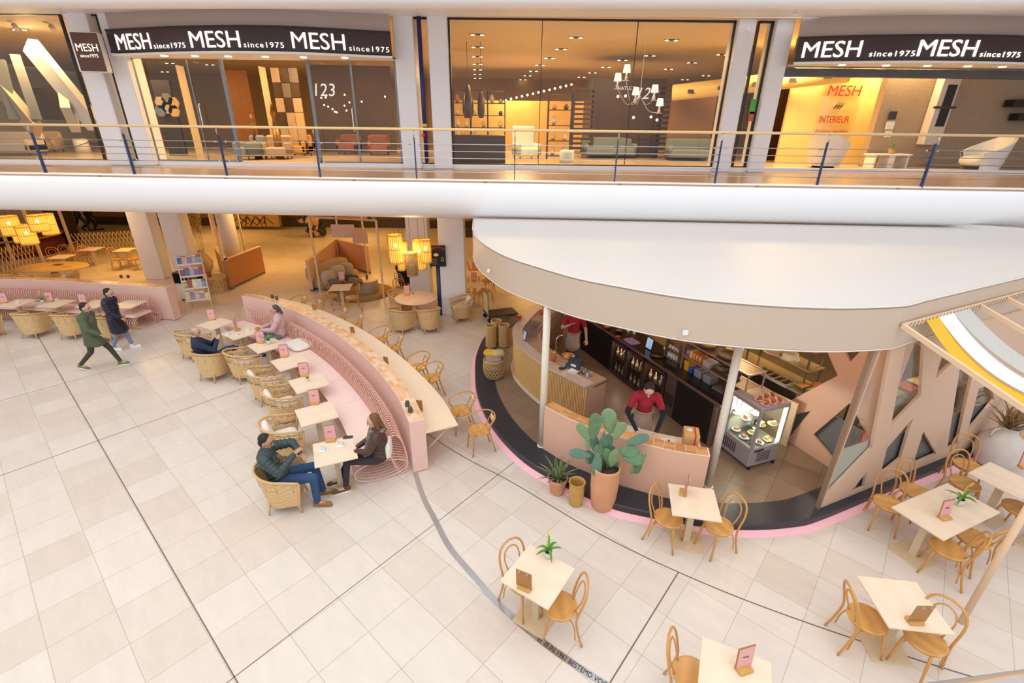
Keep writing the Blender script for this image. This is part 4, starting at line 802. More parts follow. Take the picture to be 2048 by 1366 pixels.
# ---------------- cake display ----------------
A = V((4.19, 6.87)); u = V((.94, .35)).normalized(); v = V((-u.y, u.x)); cang = atan2(u.y, u.x); w, dp = .66, .66; c = A + u * w / 2 + v * dp / 2
t = thing('cake_display', 'grey refrigerated cake display with glass sides and a lit interior', 'display case', (c.x, c.y, .15), cang); GR = mat('display_grey', (.42, .38, .39), .35, .2, var=.04)
mb = MB(); mb.bbox((0, 0, .24), (w, dp, .38), .012); mb.build('compressor_base', GR, t); mb = MB(); mb.bbox((0, 0, 1.215), (w, dp, .09), .01); mb.build('top_cover', GR, t)
for sx in (-1, 1):
    for sy in (-1, 1): MB().box((sx * (w / 2 - .02), sy * (dp / 2 - .02), .80), (.04, .04, .76)).build('frame_post', GR, t)
for sx, sy, ww, dd in ((0, -1, w - .08, .008), (-1, 0, .008, dp - .08), (1, 0, .008, dp - .08)): mb = MB(); mb.box((sx * (w / 2 - .012), sy * (dp / 2 - .012), .80), (ww, dd, .74)); mb.build('glass_panel', GLASSC, t)
mb = MB(); mb.box((0, dp / 2 - .012, .80), (w - .08, .01, .76)); mb.build('back_panel', mat('display_back', (.6, .6, .55), .3), t)
mb = MB(); mb.box((w / 2 - .07, -dp / 2 + .04, .8), (.02, .02, .72)); mb.box((0, -dp / 2 + .05, 1.16), (w - .12, .02, .012)); mb.build('light_tube', mat('tube_light', (1, .97, .8), .5, emis=7, ecol=(1, .95, .7)), t)
mb = MB(); mb.box((0, 0, .435), (w - .09, dp - .09, .01)); mb.box((0, 0, .80), (w - .1, dp - .12, .008)); mb.build('glass_shelf', glassmat('shelf_glass', (.9, .95, .9), .2), t)
mb = MB()
for k in range(7): mb.box((-w / 2 - .002, .02 + .045 * k, .24), (.006, .02, .2))
for k in range(6): mb.box((-.02 + .0 * k, -dp / 2 - .002, .14 + .035 * k), (.30, .006, .012))
mb.build('vent_slots', DARK, t); mb = MB(); mb.box((-.15, -dp / 2 - .003, .37), (.2, .006, .04)); mb.build('control_strip', BLACK, t); mb = MB(); mb.ell((-.10, -dp / 2 - .006, .37), (.012, .006, .012)); mb.ell((-.2, -dp / 2 - .006, .37), (.012, .006, .012)); mb.build('red_button', mat('red_button', (.8, .05, .03), .4), t)
for sx in (-1, 1):
    for sy in (-1, 1): mb = MB(); mb.cyl((sx * .28, sy * .32, 0), (sx * .28, sy * .32, .055), .03, n=12); mb.build('caster', BLACK, t)
point('display_light', (c.x, c.y, 1.2), 22, (1, .93, .75), .05)
def inC(a, b, z): q = c + u * a + v * b; return (q.x, q.y, .15 + z)
PLATE = mat('pink_plate', (.70, .45, .48), .3); CAKE = [mat('cake_brown', (.42, .13, .035), .6, var=.2, sc=30), mat('cake_cream', (.85, .72, .38), .6), mat('cake_pink', (.75, .4, .35), .6)]
def make_slice(m, pm=PLATE):
    t = thing('cake_slice', 'x', 'cake'); mb = MB(); mb.lathe([(.05, 0), (.075, .008), (.082, .014), (.06, .012), (0, .009)], n=22); mb.build('plate', pm, t); mb = MB(); mb.prism([(-.055, -.018), (.045, -.04), (.045, .03)], .014, .07); mb.build('slice', m, t); mb = MB(); mb.prism([(-.01, .03), (.09, .02), (.07, .075)], .012, .016); mb.build('napkin', mat('napkin', (.78, .6, .64), .8), t); return t
SLB = Proto(lambda: make_slice(CAKE[0])); k = 0
for r in range(2):
    for q in range(3): SLB.put(inC(-.18 + .16 * q + .02 * r, -.24 + .17 * r, 1.262), .6 + .3 * q, 'brown cake wedge on a pink plate, one of six on top of the display', 'cake plates on top of the display')
SLC = Proto(lambda: make_slice(CAKE[1], mat('yellow_plate', (.75, .62, .25), .3))); SLP = Proto(lambda: make_slice(CAKE[2], MATS['white_china']))
for j, (a, b, z, pr) in enumerate(((.12, -.24, .806, SLC), (-.1, -.2, .806, SLC), (-.2, .05, .806, SLP), (.1, .1, .806, SLP), (-.2, .25, .806, SLP), (.15, -.2, .442, SLC), (-.05, -.22, .442, SLP), (-.2, 0, .442, SLP), (.05, .05, .442, SLC), (-.15, .24, .442, SLP))):
    pr.put(inC(a, b, z), j * .7, ('yellow cake on a plate inside the lit display' if pr is SLC else 'pink cake on a white plate inside the lit display'), ('yellow cakes inside the display' if pr is SLC else 'pink cakes inside the display'))
# ---------------- cut-out wall panels ----------------
X0 = at(1640, 1018, .165); X1 = at(1900, 912, .165); XD = V((X1.x - X0.x, X1.y - X0.y)).normalized(); XP = V((X0.x, X0.y))
SCR = mat('rose_beige_panel', (.70, .49, .36), .45, var=.02); SCR2 = mat('rose_panel', (.68, .42, .31), .45, var=.02)
def wp(L): return [onw(x, y, XP, XD) for x, y in L]
t = thing('cutout_wall', 'tall rose beige wall with slanted cut-outs, right of the coffee bar', 'wall')
hole1 = wp([(1766, 690), (1786, 690), (1745, 897), (1646, 1001)]); hole1 = [(.13, 2.96), (hole1[1][0], 2.96), hole1[2], (.035, .40)]
hole2 = wp([(1812, 690), (1852, 672), (1843, 791), (1783, 853)]); hole2[0] = (hole2[0][0], 2.96); hole2[1] = (hole2[1][0], 2.96)
H3 = wp([(1886, 709), (1905, 727), (1871, 759)]); H4 = wp([(1827, 837), (1802, 918), (1762, 950), (1775, 897)]); H5 = wp([(1848, 863), (1874, 908), (1827, 929)])
H6 = wp([(1921, 737), (1946, 752), (1915, 888), (1895, 899)]); H7 = wp([(1983, 771), (1990, 800), (1936, 865), (1959, 777)]); H8 = wp([(1736, 943), (1729, 975), (1698, 989)])
H9 = [(5.0, 2.8), (5.9, 2.5), (5.5, 1.7), (4.85, 1.9)]; H10 = [(6.3, 1.3), (7.0, 2.4), (6.6, .6)]
poly_holes([(-.0, .17), (7.2, .17), (7.2, 3.0), (.10, 3.0)], [hole1, hole2, H3, H4, H5, H6, H7, H8, H9, H10], (XP.x, XP.y), XD, .045, 'panel', SCR, t, .03)
def xq(s, o, z): n = V((-XD.y, XD.x)); q = XP + XD * s + n * o; return V((q.x, q.y, z))
def slabx(name, m, s0, s1, z0, z1, o, th=.01, par=None): mb = MB(); q = xq((s0 + s1) / 2, o, (z0 + z1) / 2); mb.box(q, (s1 - s0, th, z1 - z0), atan2(XD.y, XD.x)); return mb.build(name, m, par)
slabx('clear_pane', GLASS, .06, 4.4, 1.12, 2.95, .075, .008, t)
slabx('grey_lining', GREY, .95, 4.5, .17, 1.10, .10, .02, t)
slabx('frosted_pane', mat('frosted_green_glass', (.42, .44, .38), .35, var=.03), .0, .93, .17, 1.22, .072, .012, t)
mb = MB(); q = xq(-.02, .03, 1.55); mb.box(q, (.03, .07, 2.8), atan2(XD.y, XD.x)); mb.build('edge_post', mat('bronze_edge', (.36, .24, .16), .4, .3), t)
mb = MB(); q = xq(.62, .062, 1.32); mb.box(q, (.10, .004, .16), atan2(XD.y, XD.x)); mb.build('red_sticker', mat('sticker_red', (.6, .1, .1), .5), t)
S0 = at(1576, 879.6, .15); S1 = at(1666, 939, .15); SD = V((S1.x - S0.x, S1.y - S0.y)).normalized(); SP = V((S0.x, S0.y))
# where the inner screen meets the outer wall
den = SD.x * XD.y - SD.y * XD.x; kk = ((XP.x - SP.x) * XD.y - (XP.y - SP.y) * XD.x) / den - .12
def sp_(L): return [onw(x, y, SP, SD) for x, y in L]
t = thing('cutout_screen', 'inner rose screen with triangular cut-outs beside the cake display', 'wall')
o1 = sp_([(1650, 690), (1677, 751), (1582.5, 800.6), (1574, 833), (1623, 821.4), (1575, 880)]); o1[0] = (o1[0][0] - .62, 2.95)
hA = sp_([(1689, 699), (1726, 698), (1702, 723.7)]); hB = sp_([(1701, 806), (1738, 872), (1671.5, 921), (1627.5, 868.6)]); hB = [(min(x, kk - .05), z) for x, z in hB]
poly_holes(o1 + [(kk, .16), (kk, 2.95)], [hA, hB], (SP.x, SP.y), SD, .045, 'panel', SCR2, t, .0)
mb = MB(); n = V((-SD.y, SD.x)); q = SP + SD * (kk / 2 - .1) + n * .07; mb.box((q.x, q.y, .62), (kk + .1, .02, .92), atan2(SD.y, SD.x)); mb.build('grey_lining', GREY, t)
# low tan partition behind the display
a = at(1505, 764, 1.1); b = at(1582, 800, 1.1); mb = MB(); d = V((b.x - a.x, b.y - a.y)); mb.box(((a.x + b.x) / 2, (a.y + b.y) / 2, .62), (d.length + .3, .04, .94), atan2(d.y, d.x)); o = mb.build('low_partition', mat('tan_partition', (.62, .46, .30), .5)); tag(o, 'low tan partition between the cake display and the kitchen counter', 'partition')
# ---------------- kitchen behind ----------------
K0 = V((a.x, a.y)) + V((.25, .35)); KD = BD; KN = BN; kang = bang
def kk_(s, o, z): q = K0 + KD * s + KN * o; return (q.x, q.y, z)
YEL = mat('yellow_lit_steel', (.62, .50, .30), .3, .5, var=.1)  # yellow kitchen light is put into the colour of the steel
t = thing('kitchen_counter', 'dark kitchen counter running behind the cake display', 'counter', kk_(-.4, .45, .15), kang); mb = MB(); mb.box((0, 0, .45), (3.4, .6, .9)); mb.build('body', mat('counter_slate', (.07, .065, .06), .4), t); mb = MB(); mb.box((0, 0, .915), (3.42, .64, .03)); mb.build('worktop', YEL, t)
t = thing('steel_rack', 'steel pass shelf with yellow lit boards above the kitchen counter', 'shelf', kk_(-.4, .55, 1.09), kang); mb = MB()
for sx in (-1.5, -.2, 1.15):
    for sy in (-.2, .2): MB().box((sx, sy, .4), (.03, .03, .8)).build('post', mat('rack_steel', (.3, .26, .2), .3, .7), t)
mb = MB()
for z in (.38, .78): mb.box((-.15, 0, z), (2.75, .44, .025))
mb.build('board', YEL, t)
point('kitchen_or_fill_lamp', kk_(-.6, .3, 2.6), 42, (1, .72, .32), .1); point('kitchen_or_fill_lamp', kk_(.7, 1.4, 2.7), 34, (1, .72, .32), .1); point('kitchen_or_fill_lamp', (1.6, 11.5, 2.7), 14, (1, .7, .45), .1); point('kitchen_or_fill_lamp', (2.2, 8.6, 2.8), 15, (1, .72, .5), .1); point('kitchen_or_fill_lamp', (4.3, 6.9, 2.8), 20, (1, .62, .32), .1); point('kitchen_or_fill_lamp', (7.2, 8.6, 2.7), 30, (1, .82, .6), .1)  # point above the cake display is added to warm the bar floor
t = thing('cutlery_tray', 'grey tray of cutlery compartments on the kitchen counter', 'tray', kk_(.25, .18, 1.09), kang); mb = MB(); mb.box((0, 0, .03), (.75, .28, .06)); mb.build('tray', mat('tray_grey', (.45, .43, .40), .4), t); mb = MB()
for i in range(5): mb.box((-.29 + .145 * i, 0, .058), (.12, .23, .006))
mb.build('compartment', BLACK, t); mb = MB(); random.seed(9)
for i in range(30): x = -.29 + .145 * (i % 5); mb.box((x + random.uniform(-.04, .04), random.uniform(-.06, .06), .066), (.012, .16, .005), random.uniform(-.4, .4))
mb.build('cutlery', CHROME, t)
for i, (s, o, z, n, c, r) in enumerate(((-.1, .5, 1.49, 'large round cake with a pale top on the kitchen shelf', (.55, .33, .16), .2), (.25, .5, 1.49, 'cake with white icing on the kitchen shelf', (.8, .7, .5), .15), (-.55, .5, 1.49, 'dark chocolate cake on the kitchen shelf', (.1, .06, .04), .13))):
    t = thing('round_cake', n, 'cake', kk_(s, o, z)); mb = MB(); mb.lathe([(r, 0), (r * 1.02, .05), (r * .97, .1), (r * .8, .115), (0, .11)], n=26); mb.build('cake_body', mat('kcake_%s' % 'abc'[i], c, .7, var=.2, sc=25), t); mb = MB(); mb.lathe([(r * 1.15, -.012), (r * 1.2, 0), (0, 0)], n=26); mb.build('board', PLY, t)
for i, (s, o) in enumerate(((.8, .3), (1.0, .35), (.9, .55), (-1.0, .3), (-1.3, .35))):
    t = thing('food_container', 'steel food container on the kitchen counter, seen through the cut-out', 'container', kk_(s, o, 1.09), kang, 'steel containers on the kitchen counter'); mb = MB(); mb.box((0, 0, .05), (.17, .26, .1), taper=1.05); mb.build('pan', STEEL, t); mb = MB(); mb.box((0, 0, .102), (.14, .23, .01)); mb.build('food', mat('kfood_%s' % 'abcde'[i], ((.6, .3, .08), (.3, .35, .1), (.5, .1, .05), (.7, .6, .3), (.4, .2, .1))[i], .7, var=.3, sc=40), t)
t = thing('salad_counter', 'steel salad counter seen through the right cut-outs', 'counter', (7.7, 8.1, .15), atan2(XD.y, XD.x)); mb = MB(); mb.box((0, 0, .5), (2.6, .6, 1.0)); mb.build('body', GREY, t); mb = MB(); mb.box((0, 0, 1.01), (2.62, .62, .03)); mb.build('top', STEEL, t)
for i in range(6): q = V((7.7, 8.1)) + V((XD.x, XD.y)) * (-1.05 + .42 * i); t = thing('food_container', 'steel salad tub sunk in the counter behind the cut-outs', 'container', (q.x, q.y, 1.18), atan2(XD.y, XD.x), 'salad tubs behind the cut-outs'); mb = MB(); mb.box((0, 0, .03), (.32, .36, .06)); mb.build('pan', STEEL, t); mb = MB(); mb.box((0, 0, .062), (.28, .32, .01)); mb.build('food', MATS['kfood_%s' % 'abcde'[i % 5]], t)
# ---------------- pergola with fabric strips ----------------
e0 = at(1832, 607, ZC); e1 = at(2024, 560, ZC); ED = V((e1.x - e0.x, e1.y - e0.y)).normalized(); EP = V((e0.x, e0.y)) - V((-ED.y, ED.x)) * .04
s_c, z_c = onw(1806, 652, EP, ED); zr = z_c
def rail(s, o=0, z=None): n = V((ED.y, -ED.x)); q = EP + ED * s + n * o; return V((q.x, q.y, zr if z is None else z))
poleb = at(1922, 1245); OD = V((poleb.x - rail(s_c).x, poleb.y - rail(s_c).y)); OL = OD.length; OD = OD / OL; zo = 2.8
t = thing('pergola', 'light timber pergola frame fixed to the canopy edge at right', 'pergola')
def beam(a, b, w=.045, h=.06, name='beam'):
    d = (b - a); L = d.length; M = d.to_track_quat('X', 'Z').to_matrix(); mb = MB(); mb.box((a + b) / 2, (L, w, h), M=M); return mb.build(name, WOODL, t)
beam(rail(s_c), rail(s_c + 4.6), name='back_rail'); F0 = V((poleb.x, poleb.y, zo)); beam(F0, F0 + V((ED.x * 4.6, ED.y * 4.6, 0)), name='front_rail')
ss = [s_c, onw(1955, 617, EP, ED)[0], onw(2010, 600, EP, ED)[0]]; ss += [ss[2] + (ss[2] - ss[1]), ss[2] + 2 * (ss[2] - ss[1]) + .3]
for s in ss: a = rail(s); beam(a, V((a.x + OD.x * OL, a.y + OD.y * OL, zo)), name='cross_beam')
for k in (0, 4.5): mb = MB(); q = V((poleb.x + ED.x * k, poleb.y + ED.y * k, 0)); mb.cyl((q.x, q.y, 0), (q.x, q.y, zo), .036, n=18); mb.build('post', WOODL, t)
mb = MB()
for k in range(46): q = rail(s_c + .1 + .09 * k, .03); mb.tube([q + V((0, 0, -.035)), q + V((ED.x * .02, ED.y * .02, .04))], .004, 4)
mb.build('lacing', mat('dark_lacing', (.1, .08, .07), .7), t)
def strip(px0, px1, m, label, sag, name='fabric_strip'):
    a0 = onw(*px0, EP, ED)[0]; a1 = onw(*px1, EP, ED)[0]; A = []; B = []; n = 26
    for i in range(n + 1):
        k = i / n; zz = zr + .03 + (zo + .03 - zr) * k - sag * 4 * k * (1 - k)
        for s, Lst in ((a0, A), (a1, B)): q = rail(s); Lst.append(V((q.x + OD.x * OL * k, q.y + OD.y * OL * k, zz)))
    mb = MB(); mb.strip(A, B, True); dn = V((0, 0, -.006)); mb.strip([p + dn for p in A], [p + dn for p in B], True); mb.strip(A, [p + dn for p in A]); mb.strip(B, [p + dn for p in B]); o = mb.build(name, m); tag(o, label, 'fabric')
strip((1849, 640), (1877, 628), mat('mustard_canvas', (.80, .47, .03), .8, var=.05, sc=20), 'mustard yellow canvas strip sagging over the pergola', .32)
strip((1876, 628), (1906, 621), mat('white_canvas', (.85, .86, .90), .8, var=.02), 'white canvas strip between the yellow and the grey ones', .28)
strip((1905, 621), (1937, 612), mat('tweed_canvas', (.55, .53, .50), .9, var=.5, sc=120), 'speckled grey tweed canvas strip of the pergola', .22)
# ---------------- pots and plants by the bar ----------------
def pot(name, label, px, py, prof, m, inner, soil=None):
    p = at(px, py); t = thing(name, label, 'pot', (p.x, p.y, 0)); mb = MB(); mb.lathe(prof + inner, n=36, cap=False); mb.lathe([(0, .004), (prof[0][0], 0)], n=36, cap=False); mb.build('pot_body', m, t)
    if soil: mb = MB(); mb.lathe([(soil[0], soil[1] - .01), (soil[0], soil[1]), (0, soil[1] + .01)], n=30, cap=False); mb.build('soil', SOIL, t)
    return t
big = pot('tall_planter', 'tall terracotta planter holding the prickly pear', 1204, 1012, [(.15, 0), (.18, .03), (.205, .2), (.222, .45), (.225, .62), (.222, .78), (.225, .82)], TERRA, [(.21, .825), (.198, .81), (.195, .74)], (.197, .75))
vas = pot('ochre_vase', 'slender ochre glazed clay vase between two plant pots', 1151, 1007, [(.095, 0), (.11, .02), (.12, .12), (.128, .25), (.12, .40), (.125, .44), (.14, .455)], OCHRE, [(.128, .465), (.112, .45), (.108, .38), (.11, .2), (.0, .16)])
sm = pot('terracotta_pot', 'small terracotta flowerpot holding the striped snake plant', 1114, 984, [(.105, 0), (.12, .02), (.15, .24), (.158, .25), (.165, .27), (.17, .32)], TERRA, [(.155, .325), (.15, .29)], (.152, .29))
def pad(mb, base, d, L, w, th, facing):
    # a flat oval cactus pad starting at base and growing along d
    d = V(d).normalized(); n = V(facing); n = (n - d * n.dot(d)).normalized(); s = d.cross(n); M = Matrix((s, n, d)).transposed(); P = []; c = V(base) + d * L * .5; N = 16; m = 10
    for i in range(m + 1):
        a = -pi / 2 + pi * i / m; z = sin(a) * L / 2; r = cos(a) * (1 + .28 * sin(a)); 
        for k in range(N): t = 2 * pi * k / N; P.append(c + M @ V((w / 2 * r * cos(t), th / 2 * (abs(r) ** .6) * sin(t), z)))
    mb.add(P, [(i * N + k, i * N + (k + 1) % N, (i + 1) * N + (k + 1) % N, (i + 1) * N + k) for i in range(m) for k in range(N)], True); return c + d * L * .47
CACT = mat('cactus_green', (.13, .24, .12), .6, var=.25, sc=14, bump=.2); CACT2 = mat('cactus_pale', (.22, .34, .17), .6, var=.2, sc=14, bump=.2); CACT3 = mat('cactus_bluish', (.12, .22, .16), .6, var=.2, sc=14, bump=.2)
t = thing('prickly_pear', 'large prickly pear cactus with many broad flat pads', 'cactus', tuple(big.location)); cp0 = V(big.location)
mb = MB()
for q in ((.02, .0), (-.07, .03), (.06, .06)): mb.tube([(q[0] * .6, q[1], .70), (q[0], q[1], .95), (q[0] * 1.6, q[1] * 1.3, 1.12)], [.035, .04, .03], 8)
mb.build('stem', mat('cactus_stem', (.14, .13, .06), .8, var=.3), t)
cams = (co.location - V((cp0.x, cp0.y, 1.2))).normalized(); vr = V((1, -.25, 0)).normalized()
# pads: (base px, tip px, width, tone, twist) measured in the plane through the plant
def pl(px, py, off=0): q = atY(px, py, cp0.y + off); return q - cp0
PADS = [((1185, 880), (1192, 832), .15, 0, 0), ((1222, 868), (1216, 822), .19, 1, 0), ((1178, 882), (1160, 850), .15, 1, -.3), ((1228, 880), (1246, 848), .14, 1, .3), ((1190, 905), (1188, 874), .11, 2, 0), ((1218, 912), (1217, 872), .11, 2, .1),
        ((1183, 912), (1142, 905), .12, 2, .1), ((1196, 905), (1192, 948), .13, 2, 0), ((1205, 918), (1216, 944), .11, 2, 0), ((1235, 900), (1275, 905), .16, 0, .2), ((1245, 912), (1284, 922), .15, 0, .1), ((1252, 886), (1294, 874), .12, 2, .2),
        ((1280, 925), (1290, 905), .07, 1, .4), ((1282, 922), (1272, 945), .10, 0, .3), ((1270, 930), (1262, 946), .07, 0, .6), ((1208, 890), (1225, 905), .10, 0, .3), ((1178, 900), (1172, 880), .09, 1, .5), ((1200, 900), (1208, 866), .08, 0, .9), ((1240, 925), (1222, 940), .12, 1, .2), ((1170, 905), (1180, 925), .09, 0, .4), ((1200, 928), (1197, 893), .13, 0, .1), ((1222, 935), (1230, 903), .13, 1, .2), ((1189, 932), (1176, 903), .11, 0, -.2), ((1212, 905), (1205, 878), .11, 2, .1), ((1216, 930), (1214, 900), .12, 0, -.1)]
for i, (b, e, w, c, tw) in enumerate(PADS):
    off = ((i * 5) % 7 - 3) * .035; mb = MB(); B_ = pl(*b, off * .4); E_ = pl(*e, off); d = E_ - B_; pad(mb, B_, d, d.length * 1.12, w * 1.22, .03, cams + vr * tw * 1.5); mb.build('pad', (CACT, CACT2, CACT3)[c], t)
t = thing('snake_plant', 'striped snake plant with spreading pointed leaves', 'plant', tuple(sm.location)); random.seed(11); SN = mat('sansevieria', (.07, .13, .05), .5, kind='wave', col2=(.30, .33, .14), sc=12); mb = MB()
for k in range(26):
    a = k * 2.4; tilt = .15 + .75 * (k / 26); L = random.uniform(.28, .5) * (1 if tilt < .6 else .9); d = V((cos(a) * sin(tilt), sin(a) * sin(tilt), cos(tilt))); P = []
    for i in range(7): s = i / 6; P.append(V((.04 * cos(a), .04 * sin(a), .28)) + d * L * s + V((cos(a), sin(a), 0)) * .10 * s * s * (tilt > .5) + V((0, 0, -.10 * s * s * (tilt > .5))))
    blade(mb, P, .02, .4)
mb.build('leaves', SN, t)
# big white jar with dried branches
p = at(1968, 912); q = V((9.05, 7.35, 0)); q = at(1990, 912, .2); t = thing('clay_jar', 'big whitewashed clay jar with handles at right', 'jar', (q.x, q.y, 0)); t.scale = (.84, .84, .92); mb = MB(); mb.lathe([(.22, 0), (.34, .1), (.42, .32), (.40, .52), (.30, .70), (.18, .80), (.16, .88), (.21, .93), (.19, .93), (.14, .88), (.15, .8)], n=40); mb.build('jar_body', mat('whitewash_clay', (.66, .60, .56), .9, var=.12, sc=5, bump=.25), t)
for s in (-1, 1): mb = MB(); mb.tube(smooth_path([(s * .17, 0, .88), (s * .27, 0, .86), (s * .33, 0, .76), (s * .30, 0, .68)], .05), .02, 8); mb.build('handle', MATS['whitewash_clay'], t)
t2 = thing('dried_branches', 'bunch of dried brown leaves and twigs in the white jar', 'branches', (q.x, q.y, .9)); mb = MB(); random.seed(4)
for k in range(60):
    a = k * 2.4; ti = random.uniform(.15, 1.1); L = random.uniform(.35, .75); d = V((cos(a) * sin(ti), sin(a) * sin(ti), cos(ti))); P = [V((0, 0, -.1)) + d * L * i / 6 + V((sin(i + k), cos(i * 1.3 + k), 0)) * .02 for i in range(7)]
    blade(mb, P, .022 if k % 2 else .008, .6)
mb.build('stems', mat('dried_leaf', (.34, .22, .10), .9, var=.5, sc=12), t2)
# ---------------- bamboo tubes and basket ----------------
BAMB = mat('bamboo_tube', (.62, .40, .17), .5, var=.18, sc=16, stretch=(1, 1, .2))
for (px, py, l) in ((982, 650, 'left bamboo barrel of the front pair beside the basket'), (1008, 649, 'right bamboo barrel of the front pair beside the basket'), (992.5, 640.5, 'rear bamboo barrel behind the front pair')):
    p = at(px, py, .78); t = thing('bamboo_barrel', l, 'barrel', (p.x, p.y, .165 if p.x > -.45 else .165)); h = .6; mb = MB()
    for k in range(26): a = 2 * pi * k / 26; mb.cyl((.135 * cos(a), .135 * sin(a), 0), (.135 * cos(a), .135 * sin(a), h), .0175, n=6)
    mb.build('bamboo_canes', BAMB, t); mb = MB()
    for z in (.01, h): mb.tube([(.14 * cos(a), .14 * sin(a), z) for a in [2 * pi * i / 26 for i in range(26)]], .016, 6, True)
    mb.build('ring', RAT, t)
p = at(988, 752, .165); t = thing('rattan_basket', 'round rattan basket with looped sides standing on the dark kerb', 'basket', (p.x, p.y, .165)); mb = MB()
def bk(a, z): r = .20 + .06 * sin(min(1, z / .38) * pi * .75); return V((r * cos(a), r * sin(a), z))
for k in range(18):
    a0 = 2 * pi * k / 18
    for w in (.75, .5, .28): mb.tube([bk(a0 + w * cos(b), .02 + .28 * (w / .75) * sin(b)) for b in [pi * i / 9 for i in range(10)]], .005, 5)
for z in (.01, .05, .30, .33, .36, .39, .42): mb.tube([bk(2 * pi * i / 28, z) for i in range(28)], .007, 5, True)
for k in range(28): mb.tube([bk(2 * pi * k / 28, z) for z in (.3, .36, .43)], .005, 4)
mb.build('rattan_loops', RAT, t); mb = MB(); mb.tube([bk(2 * pi * i / 28, .45) * 1 for i in range(28)], .013, 6, True); mb.build('rim', RAT, t); mb = MB(); mb.lathe([(.18, .01), (.22, .2), (.20, .38)], n=24, cap=False); mb.lathe([(0, .012), (.19, .012)], n=24, cap=False); mb.build('liner', mat('basket_inside', (.30, .2, .13), .9), t)
for (dx, dy, dz, r, m, a, l) in ((0, -.05, .46, (.2, .16, .10), mat('taupe_wool', (.36, .28, .20), .95, var=.15, sc=40, bump=.5), .15, 'taupe woollen cushion on top of the rattan basket'), (-.08, .12, .56, (.17, .13, .06), mat('mustard_wool', (.72, .42, .04), .95, var=.12, sc=40, bump=.5), -.3, 'mustard cushion at the back of the rattan basket'), (.10, .10, .56, (.15, .12, .07), mat('beige_knit', (.68, .50, .26), .95, var=.35, sc=60, bump=.8), .4, 'beige fringed cushion in the rattan basket')):
    mb = MB(); mb.ell((0, 0, 0), r, 20, 10, p=.6); o = mb.build('throw_cushion', m, loc=(p.x + dx, p.y + dy, .165 + dz)); o.rotation_euler = (.1, .05, a); tag(o, l, 'cushion')
# ---------------- far side of the ground floor ----------------
GOLD = mat('amber_shop_front', (.42, .24, .06), .35, var=.35, sc=.7); DKW = mat('dark_shop_front', (.03, .02, .015), .4)
mb = MB(); mb.box((-12, 29.5, .22), (27, .3, .44)); struct(mb.build('trim_6', mat('dark_plinth', (.05, .035, .025), .3)))
mb = MB(); mb.box((6, 27, .22), (20, .3, .44)); struct(mb.build('trim_7', MATS['dark_plinth']))
random.seed(21)
for i in range(13):
    x = -24.5 + 2.1 * i; t = thing('shop_window', 'amber lit shop window far behind the café, number of panes two', 'window', (x, 29.6, .44)); t['label'] = 'amber lit shop window in the far row behind the café'; t['group'] = 'far amber shop windows'
    mb = MB(); mb.box((0, 0, 1.5), (2.0, .02, 3.0)); mb.build('pane', mat('shopglow_%d' % (i % 3), ((.35, .18, .04), (.5, .28, .08), (.12, .06, .02))[i % 3], .3, var=.5, sc=1.5), t); mb = MB()
    for s in (-1, 1): mb.box((s * 1.0, -.03, 1.5), (.08, .08, 3.0))
    mb.build('frame', DKW, t)
def pbox(px, py, z, sz, rz, name, m, label, cat, par=None, b=.01):
    p = at(px, py, z); mb = MB(); mb.bbox((0, 0, sz[2] / 2), sz, b, rz); o = mb.build(name, m, par, loc=(p.x, p.y, z)); tag(o, label, cat); return o
pbox(505, 452, .2, (3.4, .35, .7), 0, 'display_bench', GOLD, 'low amber display bench with spidery dark chairs at the far shops', 'bench')
for i in range(4):
    p = at(480 + 17 * i, 450, .9); t = thing('wire_chair', 'thin dark wire-legged chair at the far shops', 'chair', (p.x, p.y, .9), i, 'spidery chairs on the far display bench'); mb = MB()
    for a in range(4): mb.cyl((0, 0, .45), (.4 * cos(a * 1.57 + .7), .4 * sin(a * 1.57 + .7), 0), .025, n=5)
    mb.build('leg', DKW, t); mb = MB(); mb.ell((0, 0, .55), (.3, .3, .12), 12, 6); mb.build('seat', GOLD, t)
random.seed(2)
for i in range(26):
    px = random.uniform(600, 648); py = 436 + random.uniform(0, 30) ; p = atY(px, py, 26.5); o = MB().ell((0, 0, 0), (.2, .2, .22), 12, 8).build('balloon', mat('balloon_gold', (.6, .35, .16), .3) if i % 2 else mat('balloon_black', (.02, .02, .025), .25), loc=tuple(p)); tag(o, ('gold' if i % 2 else 'black') + ' balloon in the far garland below the gallery', 'balloon', ('gold' if i % 2 else 'black') + ' balloons of the far garland')
# ---------------- magazine rack and white cabinet ----------------
fl = at(460, 618); fr = at(436, 608)
ra = at(412, 612); rb_ = at(436, 603)
t = thing('magazine_rack', 'leaning ladder magazine rack with four tiers beside the white pier', 'rack', (0, 0, 0)); base = at(404, 618); t.location = (base.x, base.y, 0)
fa = radians(-63); Rz = Matrix.Rotation(fa, 3, 'Z')       # local +X is the front of the rack
t.rotation_euler = (0, 0, fa); H = 1.85
mb = MB()
for s in (-1, 1): mb.tube([(.30, s * .34, 0), (-.12, s * .34, H)], .022, 5)
mb.build('side_rail', mat('white_timber', (.80, .70, .60), .5), t); mb = MB()
for s in (-1, 1): mb.tube([(-.42, s * .30, 0), (-.12, s * .30, H * .95)], .018, 5)
mb.build('rear_leg', MATS['white_timber'], t)
random.seed(12); MG = [(.55, .06, .08), (.05, .25, .6), (.75, .7, .68), (.08, .08, .1), (.7, .45, .3), (.35, .55, .7), (.6, .2, .35), (.85, .8, .2), (.2, .12, .1)]
